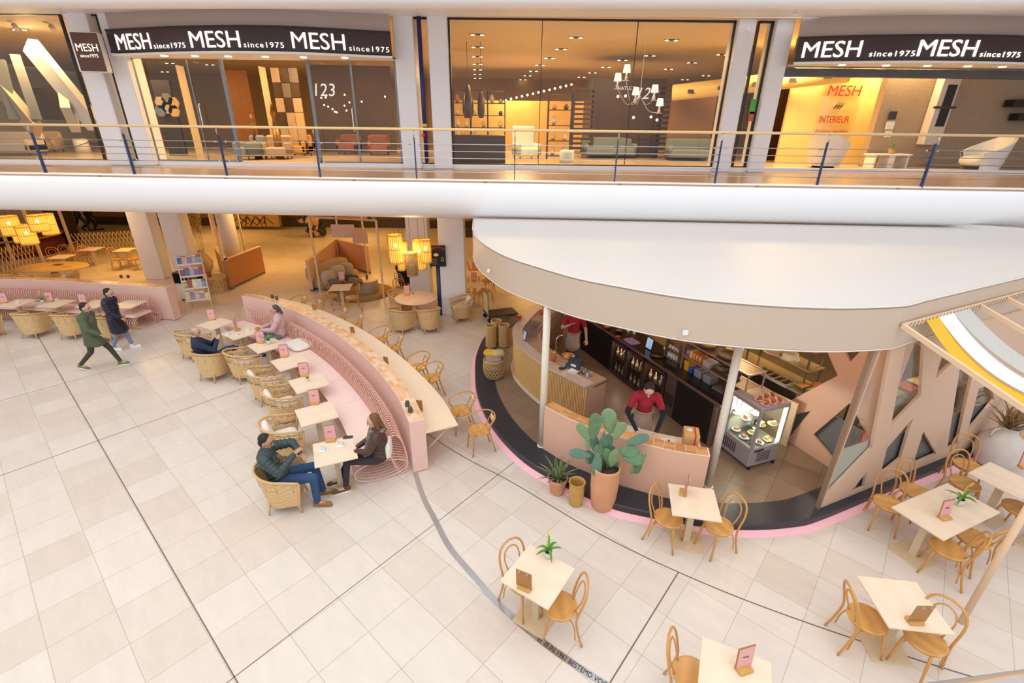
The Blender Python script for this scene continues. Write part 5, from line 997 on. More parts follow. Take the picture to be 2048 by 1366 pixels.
for k in range(4):
    z = .38 + .38 * k; x = .30 - .42 * z / H; mb = MB(); mb.box((x - .02, 0, z), (.14, .68, .018)); mb.box((x + .05, 0, z + .02), (.012, .68, .05)); mb.build('shelf', MATS['white_timber'], t)
    for j in range(5):
        c = random.choice(MG); c2 = random.choice(MG); R = Matrix.Rotation(-.32, 3, 'Y'); o = thing('magazine', 'upright magazine on the ' + ('lowest', 'second lowest', 'second highest', 'topmost')[k] + ' tier of the leaning rack', 'magazine', (0, 0, 0), 0, 'magazines on tier %d of the rack' % (k + 1))
        q = V((base.x, base.y, 0)) + Rz @ V((x + .0, -.27 + .135 * j, z + .012)); o.location = q; o.rotation_euler = (0, 0, fa); mb = MB(); mb.box((-.035, 0, .14), (.012, .128, .27), M=R); mb.build('cover', mat('mag_%d%d' % (k, j), c, .35, kind='vor', col2=c2, sc=16), o); mb = MB(); mb.box((-.024, 0, .245), (.003, .11, .035), M=R); mb.build('masthead', mat('mast_%d' % (j % 3), ((.85, .85, .85), (.7, .05, .05), (.9, .75, .1))[j % 3], .4), o)
p = at(388, 600, 0); t = thing('white_cabinet', 'low white cabinet with open black top shelf between the pink wall and the rack', 'cabinet', (p.x - .1, p.y + .15, 0), radians(-5)); mb = MB(); mb.bbox((0, 0, .33), (.62, .5, .56), .01); mb.build('body', WHITE, t); mb = MB(); mb.box((0, 0, .64), (.7, .5, .03)); mb.box((0, 0, .98), (.7, .5, .03)); mb.box((-.34, 0, .8), (.02, .5, .36)); mb.box((0, .24, .8), (.7, .02, .36)); mb.build('shelf_box', DARK, t); mb = MB(); mb.box((0, 0, .02), (.56, .44, .05)); mb.build('kick_plate', DARK, t)
for k in range(6): o = MB().box((0, 0, .12), (.03, .2, .24)).build('book', mat('book_%d' % (k % 3), ((.05, .05, .05), (.5, .48, .42), (.2, .2, .22))[k % 3], .6), loc=(p.x - .05 + .045 * k, p.y + .1, .655)); tag(o, 'dark upright book in the open shelf of the white cabinet', 'book', 'books in the white cabinet')
# ---------------- orange planter box, frame, vase with pampas ----------------
ORG = mat('burnt_orange_panel', (.55, .24, .08), .5, var=.04)
def wallp(px0, px1, top, m, label, th=.12, name='partition'):
    a = at(*px0); b = at(*px1); d = V((b.x - a.x, b.y - a.y)); t = thing(name, label, 'partition', (a.x, a.y, 0), atan2(d.y, d.x)); mb = MB(); mb.bbox((d.length / 2, th / 2, top / 2 + .04), (d.length, th, top - .08), .01); mb.build('panel', m, t); mb = MB(); mb.box((d.length / 2, th / 2, .04), (d.length - .02, th - .02, .08)); mb.build('plinth', GREY, t); mb = MB(); mb.box((d.length / 2, th / 2, top + .012), (d.length + .02, th + .02, .025)); mb.build('cap', MATS['grout_cream'] if 0 else WOODL, t); return t
wallp((463, 579), (532, 546), 1.1, ORG, 'burnt orange partition wall standing free behind the magazine rack'); wallp((441, 548), (463, 579), 1.1, ORG, 'short return of the burnt orange partition, towards the round pillar')
p = at(467, 497); mb = MB(); mb.lathe([(.33, 0), (.33, 3.5)], n=30); o = mb.build('round_pillar', COLM, loc=(at(457, 545).x, at(457, 545).y + .6, 0)); tag(o, 'round white pillar rising behind the burnt orange partition', 'column')
def gframe(pts, h, label):
    P = [at(*q) for q in pts]; t = thing('timber_pavilion', label, 'pavilion', tuple(P[0])); o = P[0]; r = .03
    for q in P: mb = MB(); mb.box((q.x - o.x, q.y - o.y, h / 2), (.06, .06, h)); mb.build('post', WOODL, t)
    for i in range(len(P)): a = P[i] - o; b = P[(i + 1) % len(P)] - o; a.z = b.z = h; mb = MB(); mb.cyl(a, b, .035, n=4); mb.build('top_beam', WOODL, t)
    return t
gframe([(459, 577), (500, 545), (440, 520), (398, 545)], 3.0, 'timber house frame over the wicker table and the pampas vase')
gframe([(641, 585), (768, 596), (736, 548), (684, 524)], 2.75, 'open timber house frame around the corner sofa')
q = at(409, 568); t = thing('wicker_side_table', 'round open-woven wicker side table behind the magazine rack', 'table', (at(436, 583).x, at(436, 583).y, 0)); mb = MB()
for k in range(22): a = 2 * pi * k / 22; mb.tube([(.36 * cos(a), .36 * sin(a), .02), (.26 * cos(a + .35), .26 * sin(a + .35), .3), (.36 * cos(a + .7), .36 * sin(a + .7), .55)], .009, 5); mb.tube([(.36 * cos(a), .36 * sin(a), .02), (.26 * cos(a - .35), .26 * sin(a - .35), .3), (.36 * cos(a - .7), .36 * sin(a - .7), .55)], .009, 5)
mb.build('woven_base', RAT, t); mb = MB(); mb.cyl((0, 0, .55), (0, 0, .575), .38, n=30); mb.build('tabletop', mat('wicker_pale', (.8, .6, .3), .6, var=.3, sc=30), t)
t0 = t.location; o = MB().box((0, 0, .1), (.16, .02, .19)).build('small_sign', mat('rust_card', (.5, .16, .06), .5), loc=(t0.x - .1, t0.y - .1, .576)); tag(o, 'rust coloured card standing on the wicker side table', 'sign')
vp = at(412, 545); t = thing('pale_vase', 'pale round vase behind the magazine rack holding tall pampas plumes', 'vase', (vp.x, vp.y, 0)); mb = MB(); mb.lathe([(.16, 0), (.32, .2), (.36, .42), (.24, .68), (.12, .82), (.15, .95), (.12, .94)], n=30); mb.build('vase_body', mat('vase_cream', (.65, .52, .33), .7), t)
def plume(x, y, h, a, m, label):
    t = thing('pampas_plume', label, 'dried plant', (x, y, .9), a); mb = MB(); mb.tube([(0, 0, 0), (.06, 0, h * .5), (.16, 0, h)], .01, 5); mb.build('stalk', RAT, t); mb = MB(); random.seed(int(h * 100))
    for k in range(90):
        z = h * .35 + h * .65 * k / 90; r = .13 * sin(pi * min(1, .1 + k / 95)); b = k * 2.4; c = V((.16 * (z / h) ** 1.5, 0, z)); mb.tube([c, c + V((cos(b) * r, sin(b) * r, .10))], [.022, .004], 4)
    mb.build('plume', m, t)
PL = mat('pampas_yellow', (.75, .52, .14), .9, var=.2, sc=20)
for i, (dx, h, a) in enumerate(((-.35, 2.2, 3.3), (-.05, 2.3, 2.6), (.15, 2.1, .4), (.35, 1.9, .1))): plume(vp.x + dx * .4, vp.y, h, a, PL, ('leftmost', 'second from left', 'third from left', 'rightmost')[i] + ' yellow pampas plume in the pale vase')
# ---------------- booth with sofa ----------------
BP = mat('booth_terracotta', (.62, .33, .19), .5, var=.03)
wallp((627, 583), (679, 531), 1.15, PINK2, 'pink side wall of the sofa booth'); wallp((679, 531), (738, 548), 1.15, BP, 'terracotta back wall of the sofa booth')
SOFC = mat('oat_fabric', (.44, .33, .22), .95, var=.08, sc=30); s0 = at(664, 575); s0 = at(680, 566)
t = thing('corner_sofa', 'oat coloured low corner sofa inside the pink booth', 'sofa', (at(672, 568).x, at(672, 568).y, 0), radians(60)); mb = MB(); mb.ell((0, 0, .25), (.95, .42, .22), 24, 10, p=.35); mb.build('seat', SOFC, t); mb = MB(); mb.ell((0, .35, .55), (.95, .18, .33), 24, 10, p=.4); mb.build('backrest', SOFC, t); sl = t.location
for i, (px, py, c, l) in enumerate(((657, 556, (.50, .42, .33), 'beige cushion at the front of the corner sofa'), (676, 545, (.5, .42, .32), 'beige cushion at the middle of the corner sofa'), (693, 540, (.45, .38, .28), 'beige cushion in the far corner of the sofa'), (672, 560, (.16, .14, .12), 'dark grey cushion lying on the corner sofa'), (702, 552, (.07, .05, .035), 'dark brown cushion lying on the corner sofa'), (710, 558, (.25, .18, .12), 'patterned brown cushion beside the pouf'))):
    p = at(px, py, .62); o = MB().ell((0, 0, 0), (.26, .11, .24) if i < 3 else (.26, .2, .12), 16, 8, p=.6).build('throw_cushion', mat('cush_%d' % i, c, .95, var=.1, sc=30), loc=(p.x, p.y, .66 if i < 3 else .55)); o.rotation_euler = (-.2, 0, .9 - .3 * i); tag(o, l, 'cushion')
p = at(737, 584); t = thing('pouf_table', 'round beige pouf with a pale wooden tray top inside the booth', 'pouf', (p.x, p.y, 0)); mb = MB(); mb.lathe([(.36, 0), (.38, .05), (.38, .42), (.36, .46), (0, .46)], n=30); mb.build('pouf', mat('pouf_felt', (.42, .34, .22), .9), t); mb = MB(); mb.cyl((0, 0, .46), (0, 0, .49), .36, n=30); mb.build('tray_top', PLY, t)
o = MB().bbox((0, 0, .09), (.07, .05, .18), .01).build('menu_block', MENUD, loc=(p.x, p.y, .49)); tag(o, 'small dark menu block on the pouf', 'menu stand')
p = at(716, 598); mb = MB(); mb.smooth = True; mb.lathe([(1.15, 0), (1.17, .012), (0, .014)], n=50); o = mb.build('round_rug', mat('jute_rug', (.42, .27, .12), .95, var=.3, sc=14, kind='vor'), loc=(at(722, 585).x, at(722, 585).y, 0)); tag(o, 'round jute rug under the pouf of the sofa booth', 'rug')
p = at(700, 455); mb = MB(); 
t = thing('draped_cloth', 'pink and orange folded cloth hung over the booth frame', 'fabric', tuple(atY(715, 470, at(700, 560).y + .3))); mb = MB(); mb.box((-.55, 0, .15), (.9, .03, .5)); mb.build('pink_cloth', PINK, t); mb = MB(); mb.box((.1, -.03, -.05), (.6, .03, .55)); mb.build('orange_cloth', PINK2, t)
# ---------------- mid ground tables and chairs ----------------
g = at(681.7, 574, .75); TB.put((g.x, g.y, 0), radians(8), 'birch table with a pink menu in front of the sofa booth'); menu(684, 560, -80, 'pink menu stand on the table in front of the sofa booth')
bchair((662, 591), (645, 564), 'bentwood chair left of the table before the sofa booth'); bchair((703, 594), (721, 567), 'bentwood chair right of the table before the sofa booth')
def lamp(px, py0, py1, r, Y, label, m, lit=True):
    p0 = atY(px, py0, Y); p1 = atY(px, py1, Y); h = p0.z - p1.z; t = thing('pendant_lamp', label, 'lamp', (p0.x, p0.y, p1.z)); n = 22; mb = MB()
    for k in range(n * (1 if lit else 2)): a = 2 * pi * k / (n * (1 if lit else 2)); mb.tube([(r * cos(a), r * sin(a), 0), (r * cos(a), r * sin(a), h)], .007, 4)
    for z in [0, .03, h * .5, h - .03, h]: mb.tube([(r * cos(a), r * sin(a), z) for a in [2 * pi * i / 24 for i in range(24)]], .009, 4, True)
    mb.build('cane_shade', m, t)
    if lit:
        mb = MB(); mb.lathe([(r * .965, .01), (r * .965, h - .01)], n=28, cap=False); mb.build('inner_lining', mat('amber_lining', (.85, .50, .10), .8, emis=1.0, ecol=(1, .50, .07), alpha=.72), t)
        mb = MB(); mb.ell((0, 0, h * .62), (.05, .05, .065)); mb.build('bulb', mat('bulb_glow', (1, .85, .5), .5, emis=14, ecol=(1, .72, .3)), t)
    else: mb = MB(); mb.lathe([(r * .95, .01), (r * .95, h - .01)], n=28, cap=False); mb.build('inner_lining', mat('cane_inner', (.55, .38, .16), .8, var=.2, sc=40), t)
    if p0.z < 3.45: mb = MB(); mb.cyl((0, 0, h), (0, 0, 3.5 - p1.z), .006, n=5); mb.build('cord', DARK, t)
    return t
AM = mat('amber_cane', (.62, .36, .08), .6, var=.2); Yl = 14.25
for (px, a, b, r, lit, l) in ((789, 469, 525, .215, 1, 'large leftmost lit cane pendant over the round table'), (807, 484, 535, .10, 1, 'narrow lit cane pendant half hidden by the large left one'), (801, 508, 540, .12, 1, 'small lowest lit cane pendant over the round table'), (822, 505, 551, .165, 0, 'unlit straw pendant in the middle of the group'), (837, 480, 538, .2, 1, 'wide lit cane pendant behind the rightmost one'), (850, 479, 525, .165, 1, 'rightmost lit cane pendant, before the chalkboard')):
    lamp(px, a, b, r, Yl + (.35 if px in (807, 837) else 0), l, AM if lit else mat('straw_shade', (.62, .45, .22), .7, var=.25, sc=40), lit); 
point('pendant_glow', (atY(820, 500, Yl).x, Yl - .1, atY(820, 500, Yl).z), 30, (1, .62, .25), .25)
for (px, a, b, r, l) in ((12, 432, 470, .3, 'lit cane pendant at the left edge, uppermost left'), (35, 450, 484, .28, 'lit cane pendant of the left group, second in the row'), (47, 452, 488, .27, 'lowest lit cane pendant of the left group'), (70, 430, 462, .28, 'lit cane pendant of the left group under the gallery edge'), (88, 428, 468, .26, 'rightmost lit cane pendant of the left group')):
    lamp(px, a, b, r, 18.0 + (.5 if px in (35, 88) else 0), l, AM, True)
point('pendant_glow', (-15.5, 17.6, 2.6), 60, (1, .6, .22), .3)
c = at(832, 595, .75); t = thing('round_table', 'round pale pink-topped table below the pendant lamps', 'table', (c.x, c.y, 0)); mb = MB(); mb.cyl((0, 0, .72), (0, 0, .75), .655, n=48); mb.build('tabletop', mat('round_top', (.80, .60, .47), .4, var=.03), t); mb = MB(); mb.cyl((0, 0, 0), (0, 0, .72), .06, n=14); mb.lathe([(.3, 0), (.3, .02), (.06, .04)], n=30); mb.build('pedestal', PLYE, t)
menu(814, 590, -90, 'menu stand with an orange back on the round table'); p = at(827, 592, .75); SPt.put((p.x, p.y, .75), 0, 'small plant in a grey pot on the round table')
for (px, py, dg, pr, l) in ((801, 618, 62, RC, 'wicker armchair left of the two in front of the round table'), (857, 617, 112, RC, 'wicker armchair right of the two in front of the round table'), (799, 588, -25, RA, 'wicker armchair at the far left side of the round table'), (922, 597, 200, RB, 'single wicker armchair with a cushion beside the white pier')):
    p = at(px, py, .72); pr.put((p.x, p.y, 0), radians(dg), l)
bchair((800, 590 - 14), (790, 568), 'bentwood chair peeking out behind the round table')
for i, (px, py, l) in enumerate(((948, 568.8, 'front birch table with a rust menu, right of the white pier'), (949, 547, 'rear birch table with a rust menu, right of the white pier'))):
    p = at(px, py, .75); TB.put((p.x, p.y, 0), .15, l)
menu(948, 563, -85, 'rust menu stand on the front table right of the pier'); menu(950, 540, -85, 'rust menu stand on the rear table right of the pier')
for (s, b, l) in (((928, 585), (917, 560), 'bentwood chair left of the front table beyond the single wicker chair'), ((928, 563), (920, 541), 'bentwood chair left of the rear table right of the pier'), ((948, 540), (936, 519), 'farthest bentwood chair right of the pier'), ((970, 580), (985, 563), 'bentwood chair right of the front table, next to the trolley'), ((975, 560), (988, 544), 'bentwood chair half hidden behind the canopy edge')): bchair(s, b, l)
p = at(1005, 628, .2); t = thing('platform_trolley', 'dark platform trolley with a green tubular handle beside the bar', 'trolley', (p.x - .15, p.y + .1, 0), radians(20)); mb = MB(); mb.bbox((.1, 0, .2), (1.0, .6, .05), .01); mb.build('deck', DARK, t); mb = MB(); mb.tube(smooth_path([(-.4, -.28, .2), (-.42, -.28, .95), (-.42, -.2, 1.02), (-.42, .2, 1.02), (-.42, .28, .95), (-.4, .28, .2)], .1), .018, 7); mb.build('handle', mat('teal_tube', (.10, .26, .24), .4), t); mb = MB(); mb.box((-.41, 0, .6), (.015, .5, .6)); mb.build('board', OAK, t)
for sx in (-.35, .5):
    for sy in (-.25, .25): mb = MB(); mb.cyl((sx, sy - .02, .075), (sx, sy + .02, .075), .075, n=14); mb.build('wheel', BLACK, t)
q = at(880, 624); q = atY(875, 512, 14.68); t = thing('chalkboard', 'black chalkboard with orange and white lettering fixed on the piers', 'sign', tuple(q)); mb = MB(); mb.bbox((0, 0, 0), (.50, .04, .66), .005); mb.build('board', BLACK, t); mb = MB()
for k in range(8): x = -.19 + .054 * k; z = .19 + .05 * cos(x * 8); mb.tube([(x, -.023, z), (x + .01, -.023, z + .07), (x + .025, -.023, z + .02), (x + .04, -.023, z + .065)], .007, 4)
mb.build('chalk_heading', mat('chalk_orange', (.75, .22, .08), .8), t)
mb = MB(); mb.ell((-.04, -.024, .04), (.08, .003, .05), 14, 6); mb.tube([(.15, -.024, -.10 + 0 * i) if 0 else (.15 + .04 * cos(i), -.024, -.10 + .06 * sin(i)) for i in [2 * pi * k / 12 for k in range(12)]], .008, 4, True)
for k in range(4): mb.tube([(-.18 + .02 * i, -.024, -.10 - .05 * k + .012 * sin(i * 2.1 + k)) for i in range(9)], .004, 4)
mb.build('chalk_marks', mat('chalk_white', (.75, .72, .68), .9), t); mb = MB(); mb.box((-.2, 0, -.36), (.03, .05, .03)); mb.cyl((-.02, .1, -.33), (-.02, .1, -2.3), .07, n=12); mb.build('navy_post', NAVY, t)
# cable along the floor from the booth
mb = MB(); P = [at(x, y, .006) for x, y in ((728, 600), (725, 620), (724, 650), (727, 668))]; mb.tube(smooth_path(P, .2), .006, 5); o = mb.build('floor_cable', DARK); tag(o, 'thin dark cable running over the floor from the sofa booth', 'cable')
# ---------------- left amber zone behind the pink wall ----------------
for (px, py, l) in ((57 + 0, 510, 'birch table with a pale top in the amber zone, in front of the row'), (85, 497, 'birch table middle of the amber zone left of the piers'), (117, 499, 'birch table nearest the left pier in the amber zone')):
    pass
for (px, py, rz, l) in ((122, 513, .1, 'square table behind the oval table in the amber zone'), (183, 497, .1, 'square table in the middle of the amber zone'), (250, 499, .1, 'square table nearest the left pier in the amber zone')):
    p = at(px, py, .75); TB.put((p.x, p.y, 0), rz, l)
for (s, b, l) in (((110, 512), (100, 495), 'bentwood chair at the left of three backs behind the oval table'), ((132, 507), (125, 489), 'bentwood chair in the middle of three backs behind the oval table'), ((150, 502), (145, 484), 'bentwood chair at the right of three backs behind the oval table'), ((165, 510), (176, 497), 'bentwood chair before the middle amber table'), ((236, 517), (219, 496), 'bentwood chair left of the table by the left pier'), ((266, 517), (278, 500), 'bentwood chair right of the table by the left pier')): bchair(s, b, l)
c = at(105, 533, .75); t = thing('oval_table', 'oval wooden table with menus lying on it behind the left pink wall', 'table', (c.x, c.y, 0), .05); mb = MB(); mb.lathe([(1.0, .72), (1.02, .735), (1.0, .75), (0, .75)], n=44, sx=1.2, sy=.72); mb.build('tabletop', mat('amber_wood', (.66, .42, .14), .4, var=.08), t); mb = MB(); mb.cyl((0, 0, 0), (0, 0, .72), .12, n=16); mb.build('pedestal', PLYE, t)
for k, (dx, dy, rz) in enumerate(((-.5, -.1, .2), (0, .25, 0), (.5, 0, -.2))): o = MB().box((0, 0, .006), (.3, .2, .012)).build('flat_menu', MENUB if k != 1 else MENUD, loc=(c.x + dx, c.y + dy, .75)); o.rotation_euler = (0, 0, rz); tag(o, ('left', 'middle dark', 'right')[k] + ' menu lying on the oval table', 'menu')
for (dx, dy, dg, l) in ((1.0, -.6, 150, 'wicker armchair right of the oval table behind the left pink wall'), (-.5, -1.0, 80, 'wicker armchair with a white cushion before the oval table'),): RB.put((c.x + dx, c.y + dy, 0), radians(dg), l)
def trellis(pa, pb, h, n, label):
    a = at(*pa); b = at(*pb); d = V((b.x - a.x, b.y - a.y)); L = d.length; t = thing('trellis_fence', label, 'fence', (a.x, a.y, 0), atan2(d.y, d.x)); mb = MB(); w = L / n
    for i in range(-1, n + 1):
        for s in (0, 1):
            for q in (0, 1):
                x0 = i * w + q * w * .5; p0, p1 = ((x0, 0, .05), (x0 + w, 0, h)) if s else ((x0 + w, .02, .05), (x0, .02, h))
                if p0[0] < -.01 or p1[0] < -.01 or p0[0] > L + .01 or p1[0] > L + .01: continue
                mb.cyl(p0, p1, .016, n=4)
    mb.build('lattice', mat('cane_yellow', (.72, .50, .20), .5), t); return t
trellis((-60, 575), (84, 531), 1.1, 9, 'cane trellis fence at the left edge behind the oval table'); trellis((155, 508), (290, 500), .95, 9, 'cane trellis fence behind the amber tables, left of the pier')
trellis((300, 545), (345, 552), 1.1, 3, 'short cane trellis between the two left piers')
for (px, py, l) in ((90, 531, 'timber post at the end of the left trellis'), (149, 507, 'timber post before the black column in the amber zone'), (28, 520, 'timber post at far left behind the trellis')): p = at(px, py); mb = MB(); mb.box((0, 0, 1.72), (.09, .09, 3.44)); o = mb.build('timber_post', WOODL, loc=tuple(p)); tag(o, l, 'post')
p = at(138, 488); mb = MB(); mb.bbox((0, 0, 1.73), (.95, .6, 3.46), .02); o = mb.build('black_column', DKW, loc=tuple(p)); tag(o, 'wide black column in the amber zone left of the strollers', 'column')
p = at(60, 500, .9); t = thing('round_sofa', 'dark red round sofa with a yellow parasol-like cover at far left', 'sofa', (at(45, 505).x, at(45, 505).y, 0)); mb = MB(); mb.lathe([(1.6, 0), (1.65, .4), (1.5, .75), (1.3, .5), (0, .45)], n=40); mb.build('seat', mat('oxblood', (.13, .025, .015), .6), t); mb = MB(); mb.lathe([(1.2, .95), (.6, 1.15), (0, 1.2)], n=30); mb.build('cover', mat('parasol_yellow', (.6, .42, .12), .8), t); mb = MB(); mb.tube([(1.66 * cos(a), 1.66 * sin(a), .8) for a in [2 * pi * i / 40 for i in range(40)]], .05, 6, True); mb.build('rim', GOLD, t)
pbox(93, 492, 0, (.9, .5, 1.1), .2, 'timber_box', GOLD, 'amber boxed panel beside the lit pendants at left', 'panel')
# ---------------- upper railing ----------------
NP = [95, 272, 456, 642, 834, 1029, 1228, 1428, 1632, 1840, 2062, -95]; NY = [348, 349, 352, 354, 358, 362, 366, 370, 374, 378, 383, 347]
t = thing('gallery_railing', 'long balustrade of navy posts, steel cables and an oak handrail on the upper gallery', 'railing')
pts = []
for px in sorted(NP):
    x = at(px, 360, 4.5).x * gy(0) / 11.75; x = atY(px, 352 + px * .015, 12).x; y = gy(x) - .06 + .12; x = atY(px, 352 + px * .015, y).x; pts.append((x, y))
    mb = MB(); mb.box((0, 0, .43), (.02, .085, .95), taper=.8); 
    for k in range(5): mb.cyl((-.014, 0, .17 + .15 * k), (.014, 0, .17 + .15 * k), .011, n=8)
    o = mb.build('post', NAVY, t, loc=(x, y, 4.52)); mb = MB(); mb.tube([(x, y, 5.42), (x, y - .06, 5.50), (x, y - .02, 5.58)], .011, 6); mb.build('bracket', STEEL, t)
dx = (pts[0][0] - 3, gy(pts[0][0] - 3) + .06); ex = (pts[-1][0] + 2, gy(pts[-1][0] + 2) + .06)
mb = MB(); mb.tube([(dx[0], dx[1], 5.60), (ex[0], ex[1], 5.60)], .03, 10); mb.build('handrail', OAK, t)
for k in range(5): mb = MB(); mb.tube([(dx[0], dx[1], 4.69 + .15 * k), (ex[0], ex[1], 4.69 + .15 * k)], .0085, 6); mb.build('cable', STEEL, t)
mb = MB()
for x, y in pts:
    for z in (4.85, 5.28): mb.cyl((x - .14, y + .03, z), (x - .10, y + .03, z), .022, n=8); mb.cyl((x + .10, y + .03, z), (x + .14, y + .03, z), .022, n=8)
mb.build('glass_clamps', STEEL, t)
# ---------------- shop fronts on the upper gallery ----------------
YG = 15.45; FR = mat('blue_grey_frame', (.20, .25, .32), .35, .4); FRD = mat('black_frame', (.02, .02, .025), .4)
def gx(px, py=180, Y=YG): return atY(px, py, Y).x
def window(n, x0, x1, z0, z1, muls, m=FRD, fw=.05, Y=YG):
    mb = MB(); mb.box(((x0 + x1) / 2, Y, (z0 + z1) / 2), (x1 - x0, .012, z1 - z0)); w = mb.build('window_%d' % n, GLASS); struct(w)
    mb = MB()
    for x in (x0, x1): mb.box((x, Y - .02, (z0 + z1) / 2), (fw, .08, z1 - z0))
    for z in (z0, z1): mb.box(((x0 + x1) / 2, Y - .02, z), (x1 - x0, .08, fw))
    for x in muls: mb.box((x, Y - .02, (z0 + z1) / 2), (.018, .04, z1 - z0))
    mb.build('window_frame', m, w); return w
Z0, Z1 = 4.62, 8.33
window(1, gx(-260, 100), gx(143, 100), Z0, Z1, [gx(-60)]); window(2, gx(168, 36) + .1, gx(197, 36), Z0, Z1, [], fw=.07)
window(3, gx(838, 100) - .12, gx(838, 100) + .35, Z0, Z1, [], fw=.05); window(4, gx(897, 36), gx(1471, 40), Z0, Z1, [gx(1085, 38), gx(1277, 38)])
window(5, gx(1518, 40), gx(1546, 40), Z0, Z1, [], fw=.06)
mb = MB(); mb.box((-3, YG, 4.56), (40, .14, .12)); struct(mb.build('trim_8', WHITE))
mb = MB(); mb.box((-3, 25, 4.505), (46, 19.0, .012)); struct(mb.build('floor_shops', mat('shop_floor', (.50, .38, .26), .25, var=.1, sc=1)))
# left branded shop: doors and frames
xl, x2, x3, xr = gx(262, 118), gx(441, 118), gx(614, 118), gx(790, 118)
window(6, xl, x2, Z0, 7.35, [gx(372, 118)], FR, .08); window(7, x3, xr, Z0, 7.35, [], FR, .08)
mb = MB(); mb.box((0, 0, 1.37), (.05, .05, 2.73)); t = mb.build('door_1', FR, loc=(gx(700, 118), YG - .04, Z0)); struct(t)
def dhandle(px, py, label):
    p = atY(px, py, YG - .1); t = thing('door_handle', label, 'handle', tuple(p)); mb = MB(); mb.tube(smooth_path([(0, .05, .3), (0, -.04, .3), (0, -.04, -.3), (0, .05, -.3)], .06), .018, 7); mb.build('bar', CHROME, t)
dhandle(404, 232, 'tubular steel door handle on the left glass door'); dhandle(707, 240, 'tubular steel door handle on the glass door with 123')
tg = text('house_number', '123', .46, upright(tuple(atY(648, 192, YG - .02)), 0), mat('glowing_white_vinyl', (.92, .92, .92), .5, emis=.25), ext=.003, shear=.15); tag(tg, 'white number 123 on the right glass door of the left shop', 'sign')  # unlit vinyl gets a faint added glow to look brighter
tg = text('house_number', '121', .42, upright(tuple(atY(1290, 198, YG - .02)), 0), MATS['glowing_white_vinyl'], ext=.003, shear=.3); tag(tg, 'white number 121 on the large centre window', 'sign')
tg = text('small_lettering', 'NATUZZI', .13, upright(tuple(atY(1254, 180, YG - .02)), 0), MATS['glowing_white_vinyl'], ext=.002); tag(tg, 'small white lettering left of the number 121', 'sign')
SIGN = mat('sign_aubergine', (.045, .022, .026), .3, var=.1); LET = mat('letter_glow', (.95, .88, .78), .5, emis=.75, ecol=(1, .93, .84)); LET2 = mat('letter_glow_bright', (1, .93, .8), .5, emis=1.6, ecol=(1, .88, .7)); MESHM = mat('perforated_metal', (.46, .38, .36), .35, .3, var=.35, sc=130)
def signbox(path, zb, zt, label, words, gm, name='shop_sign'):
    pth = smooth_path([(x, y, 0) for x, y in path], .25); P2 = [(p.x, p.y) for p in pth]; t = thing(name, label, 'sign', (0, 0, 0)); mb = MB(); mb.sweep(P2, [(0, zb), (0, zt), (.25, zt), (.25, zb)]); mb.build('sign_box', SIGN, t)
    mb = MB(); mb.sweep(P2, [(-.02, zb), (-.02, zb + .035), (0, zb + .035), (0, zb)]); mb.sweep(P2, [(-.02, zt - .035), (-.02, zt), (0, zt), (0, zt - .035)]); mb.build('rim', FRD, t)
    def yat(x):
        for a, b in zip(P2, P2[1:]):
            if a[0] <= x <= b[0]: k = (x - a[0]) / (b[0] - a[0]); return a[1] + (b[1] - a[1]) * k
        return P2[-1][1] if x > P2[-1][0] else P2[0][1]
    for body, pa, pb, py, size, ex in words:
        vs, fs = textmb(body, 1.0, .0, 0, 'LEFT', 1.25 if body[0] == 's' else 1.0); mx = max(v.x for v in vs); my = max(v.y for v in vs)
        ya = yat(gx(pa, py, 14.3)); yb = yat(gx(pb, py, 14.3)); xa = atY(pa, py, ya).x; xb = atY(pb, py, yb).x; za = atY(pa, py, ya).z
        mb = MB(); o = []
        for v in vs: X = xa + (xb - xa) * v.x / mx; o.append(V((X, yat(X) - .022 - (0), zb + ex + v.y / my * size)))
        mb.add(o, fs, False); o2 = [p + V((0, .018, 0)) for p in o]; mb.add(o2, fs, False); mb.build('letters', gm, t)
    # mesh fascia above and soffit below
    h = thing('mesh_fascia', 'brown perforated metal fascia above the ' + ('left' if path[0][0] < 0 else 'right') + ' shop sign', 'fascia'); mb = MB(); mb.sweep(P2, [(.12, zt), (.12, 8.36), (.2, 8.36), (.2, zt)]); mb.build('metal_skin', MESHM, h)
    mb = MB(); n = len(P2); A = [V((p[0], p[1], zb - .02)) for p in P2]; B = [V((p[0], YG + .05, zb - .02)) for p in P2]; mb.strip(A, B); mb.strip([a + V((0, 0, -.05)) for a in A], [b + V((0, 0, -.05)) for b in B]); mb.strip(A, [a + V((0, 0, -.05)) for a in A]); mb.build('white_soffit', WHITE, h)
    return t
W1 = [('MESH', 225, 298, 80, .36, .06), ('since1975', 306, 371, 92, .12, .06), ('MESH', 377, 480, 80, .36, .06), ('since1975', 488, 568, 92, .12, .06), ('MESH', 580, 690, 80, .36, .06), ('since1975', 698, 778, 92, .12, .06)]
signbox([(gx(213, 80, 14.9), 14.95), (gx(380, 80, 14.3), 14.3), (gx(560, 80, 14.15), 14.15), (gx(782, 80, 14.8), 14.8)], 7.38, 7.92, 'long dark curved sign reading MESH since1975 three times, upper left', W1, LET)
W2 = [('MESH', 1602, 1722, 95, .36, .08), ('since1975', 1738, 1830, 105, .12, .08), ('MESH', 1834, 1955, 95, .36, .08), ('since1975', 1960, 2041, 105, .12, .08), ('MESH', 2060, 2180, 95, .36, .08)]
signbox([(gx(1594, 95, 14.8), 14.8), (gx(1750, 95, 14.3), 14.35), (gx(1950, 95, 14.1), 14.15), (gx(2200, 95, 14.5), 14.5)], 7.34, 7.90, 'long dark sign with glowing MESH since1975 lettering, upper right', W2, LET2)
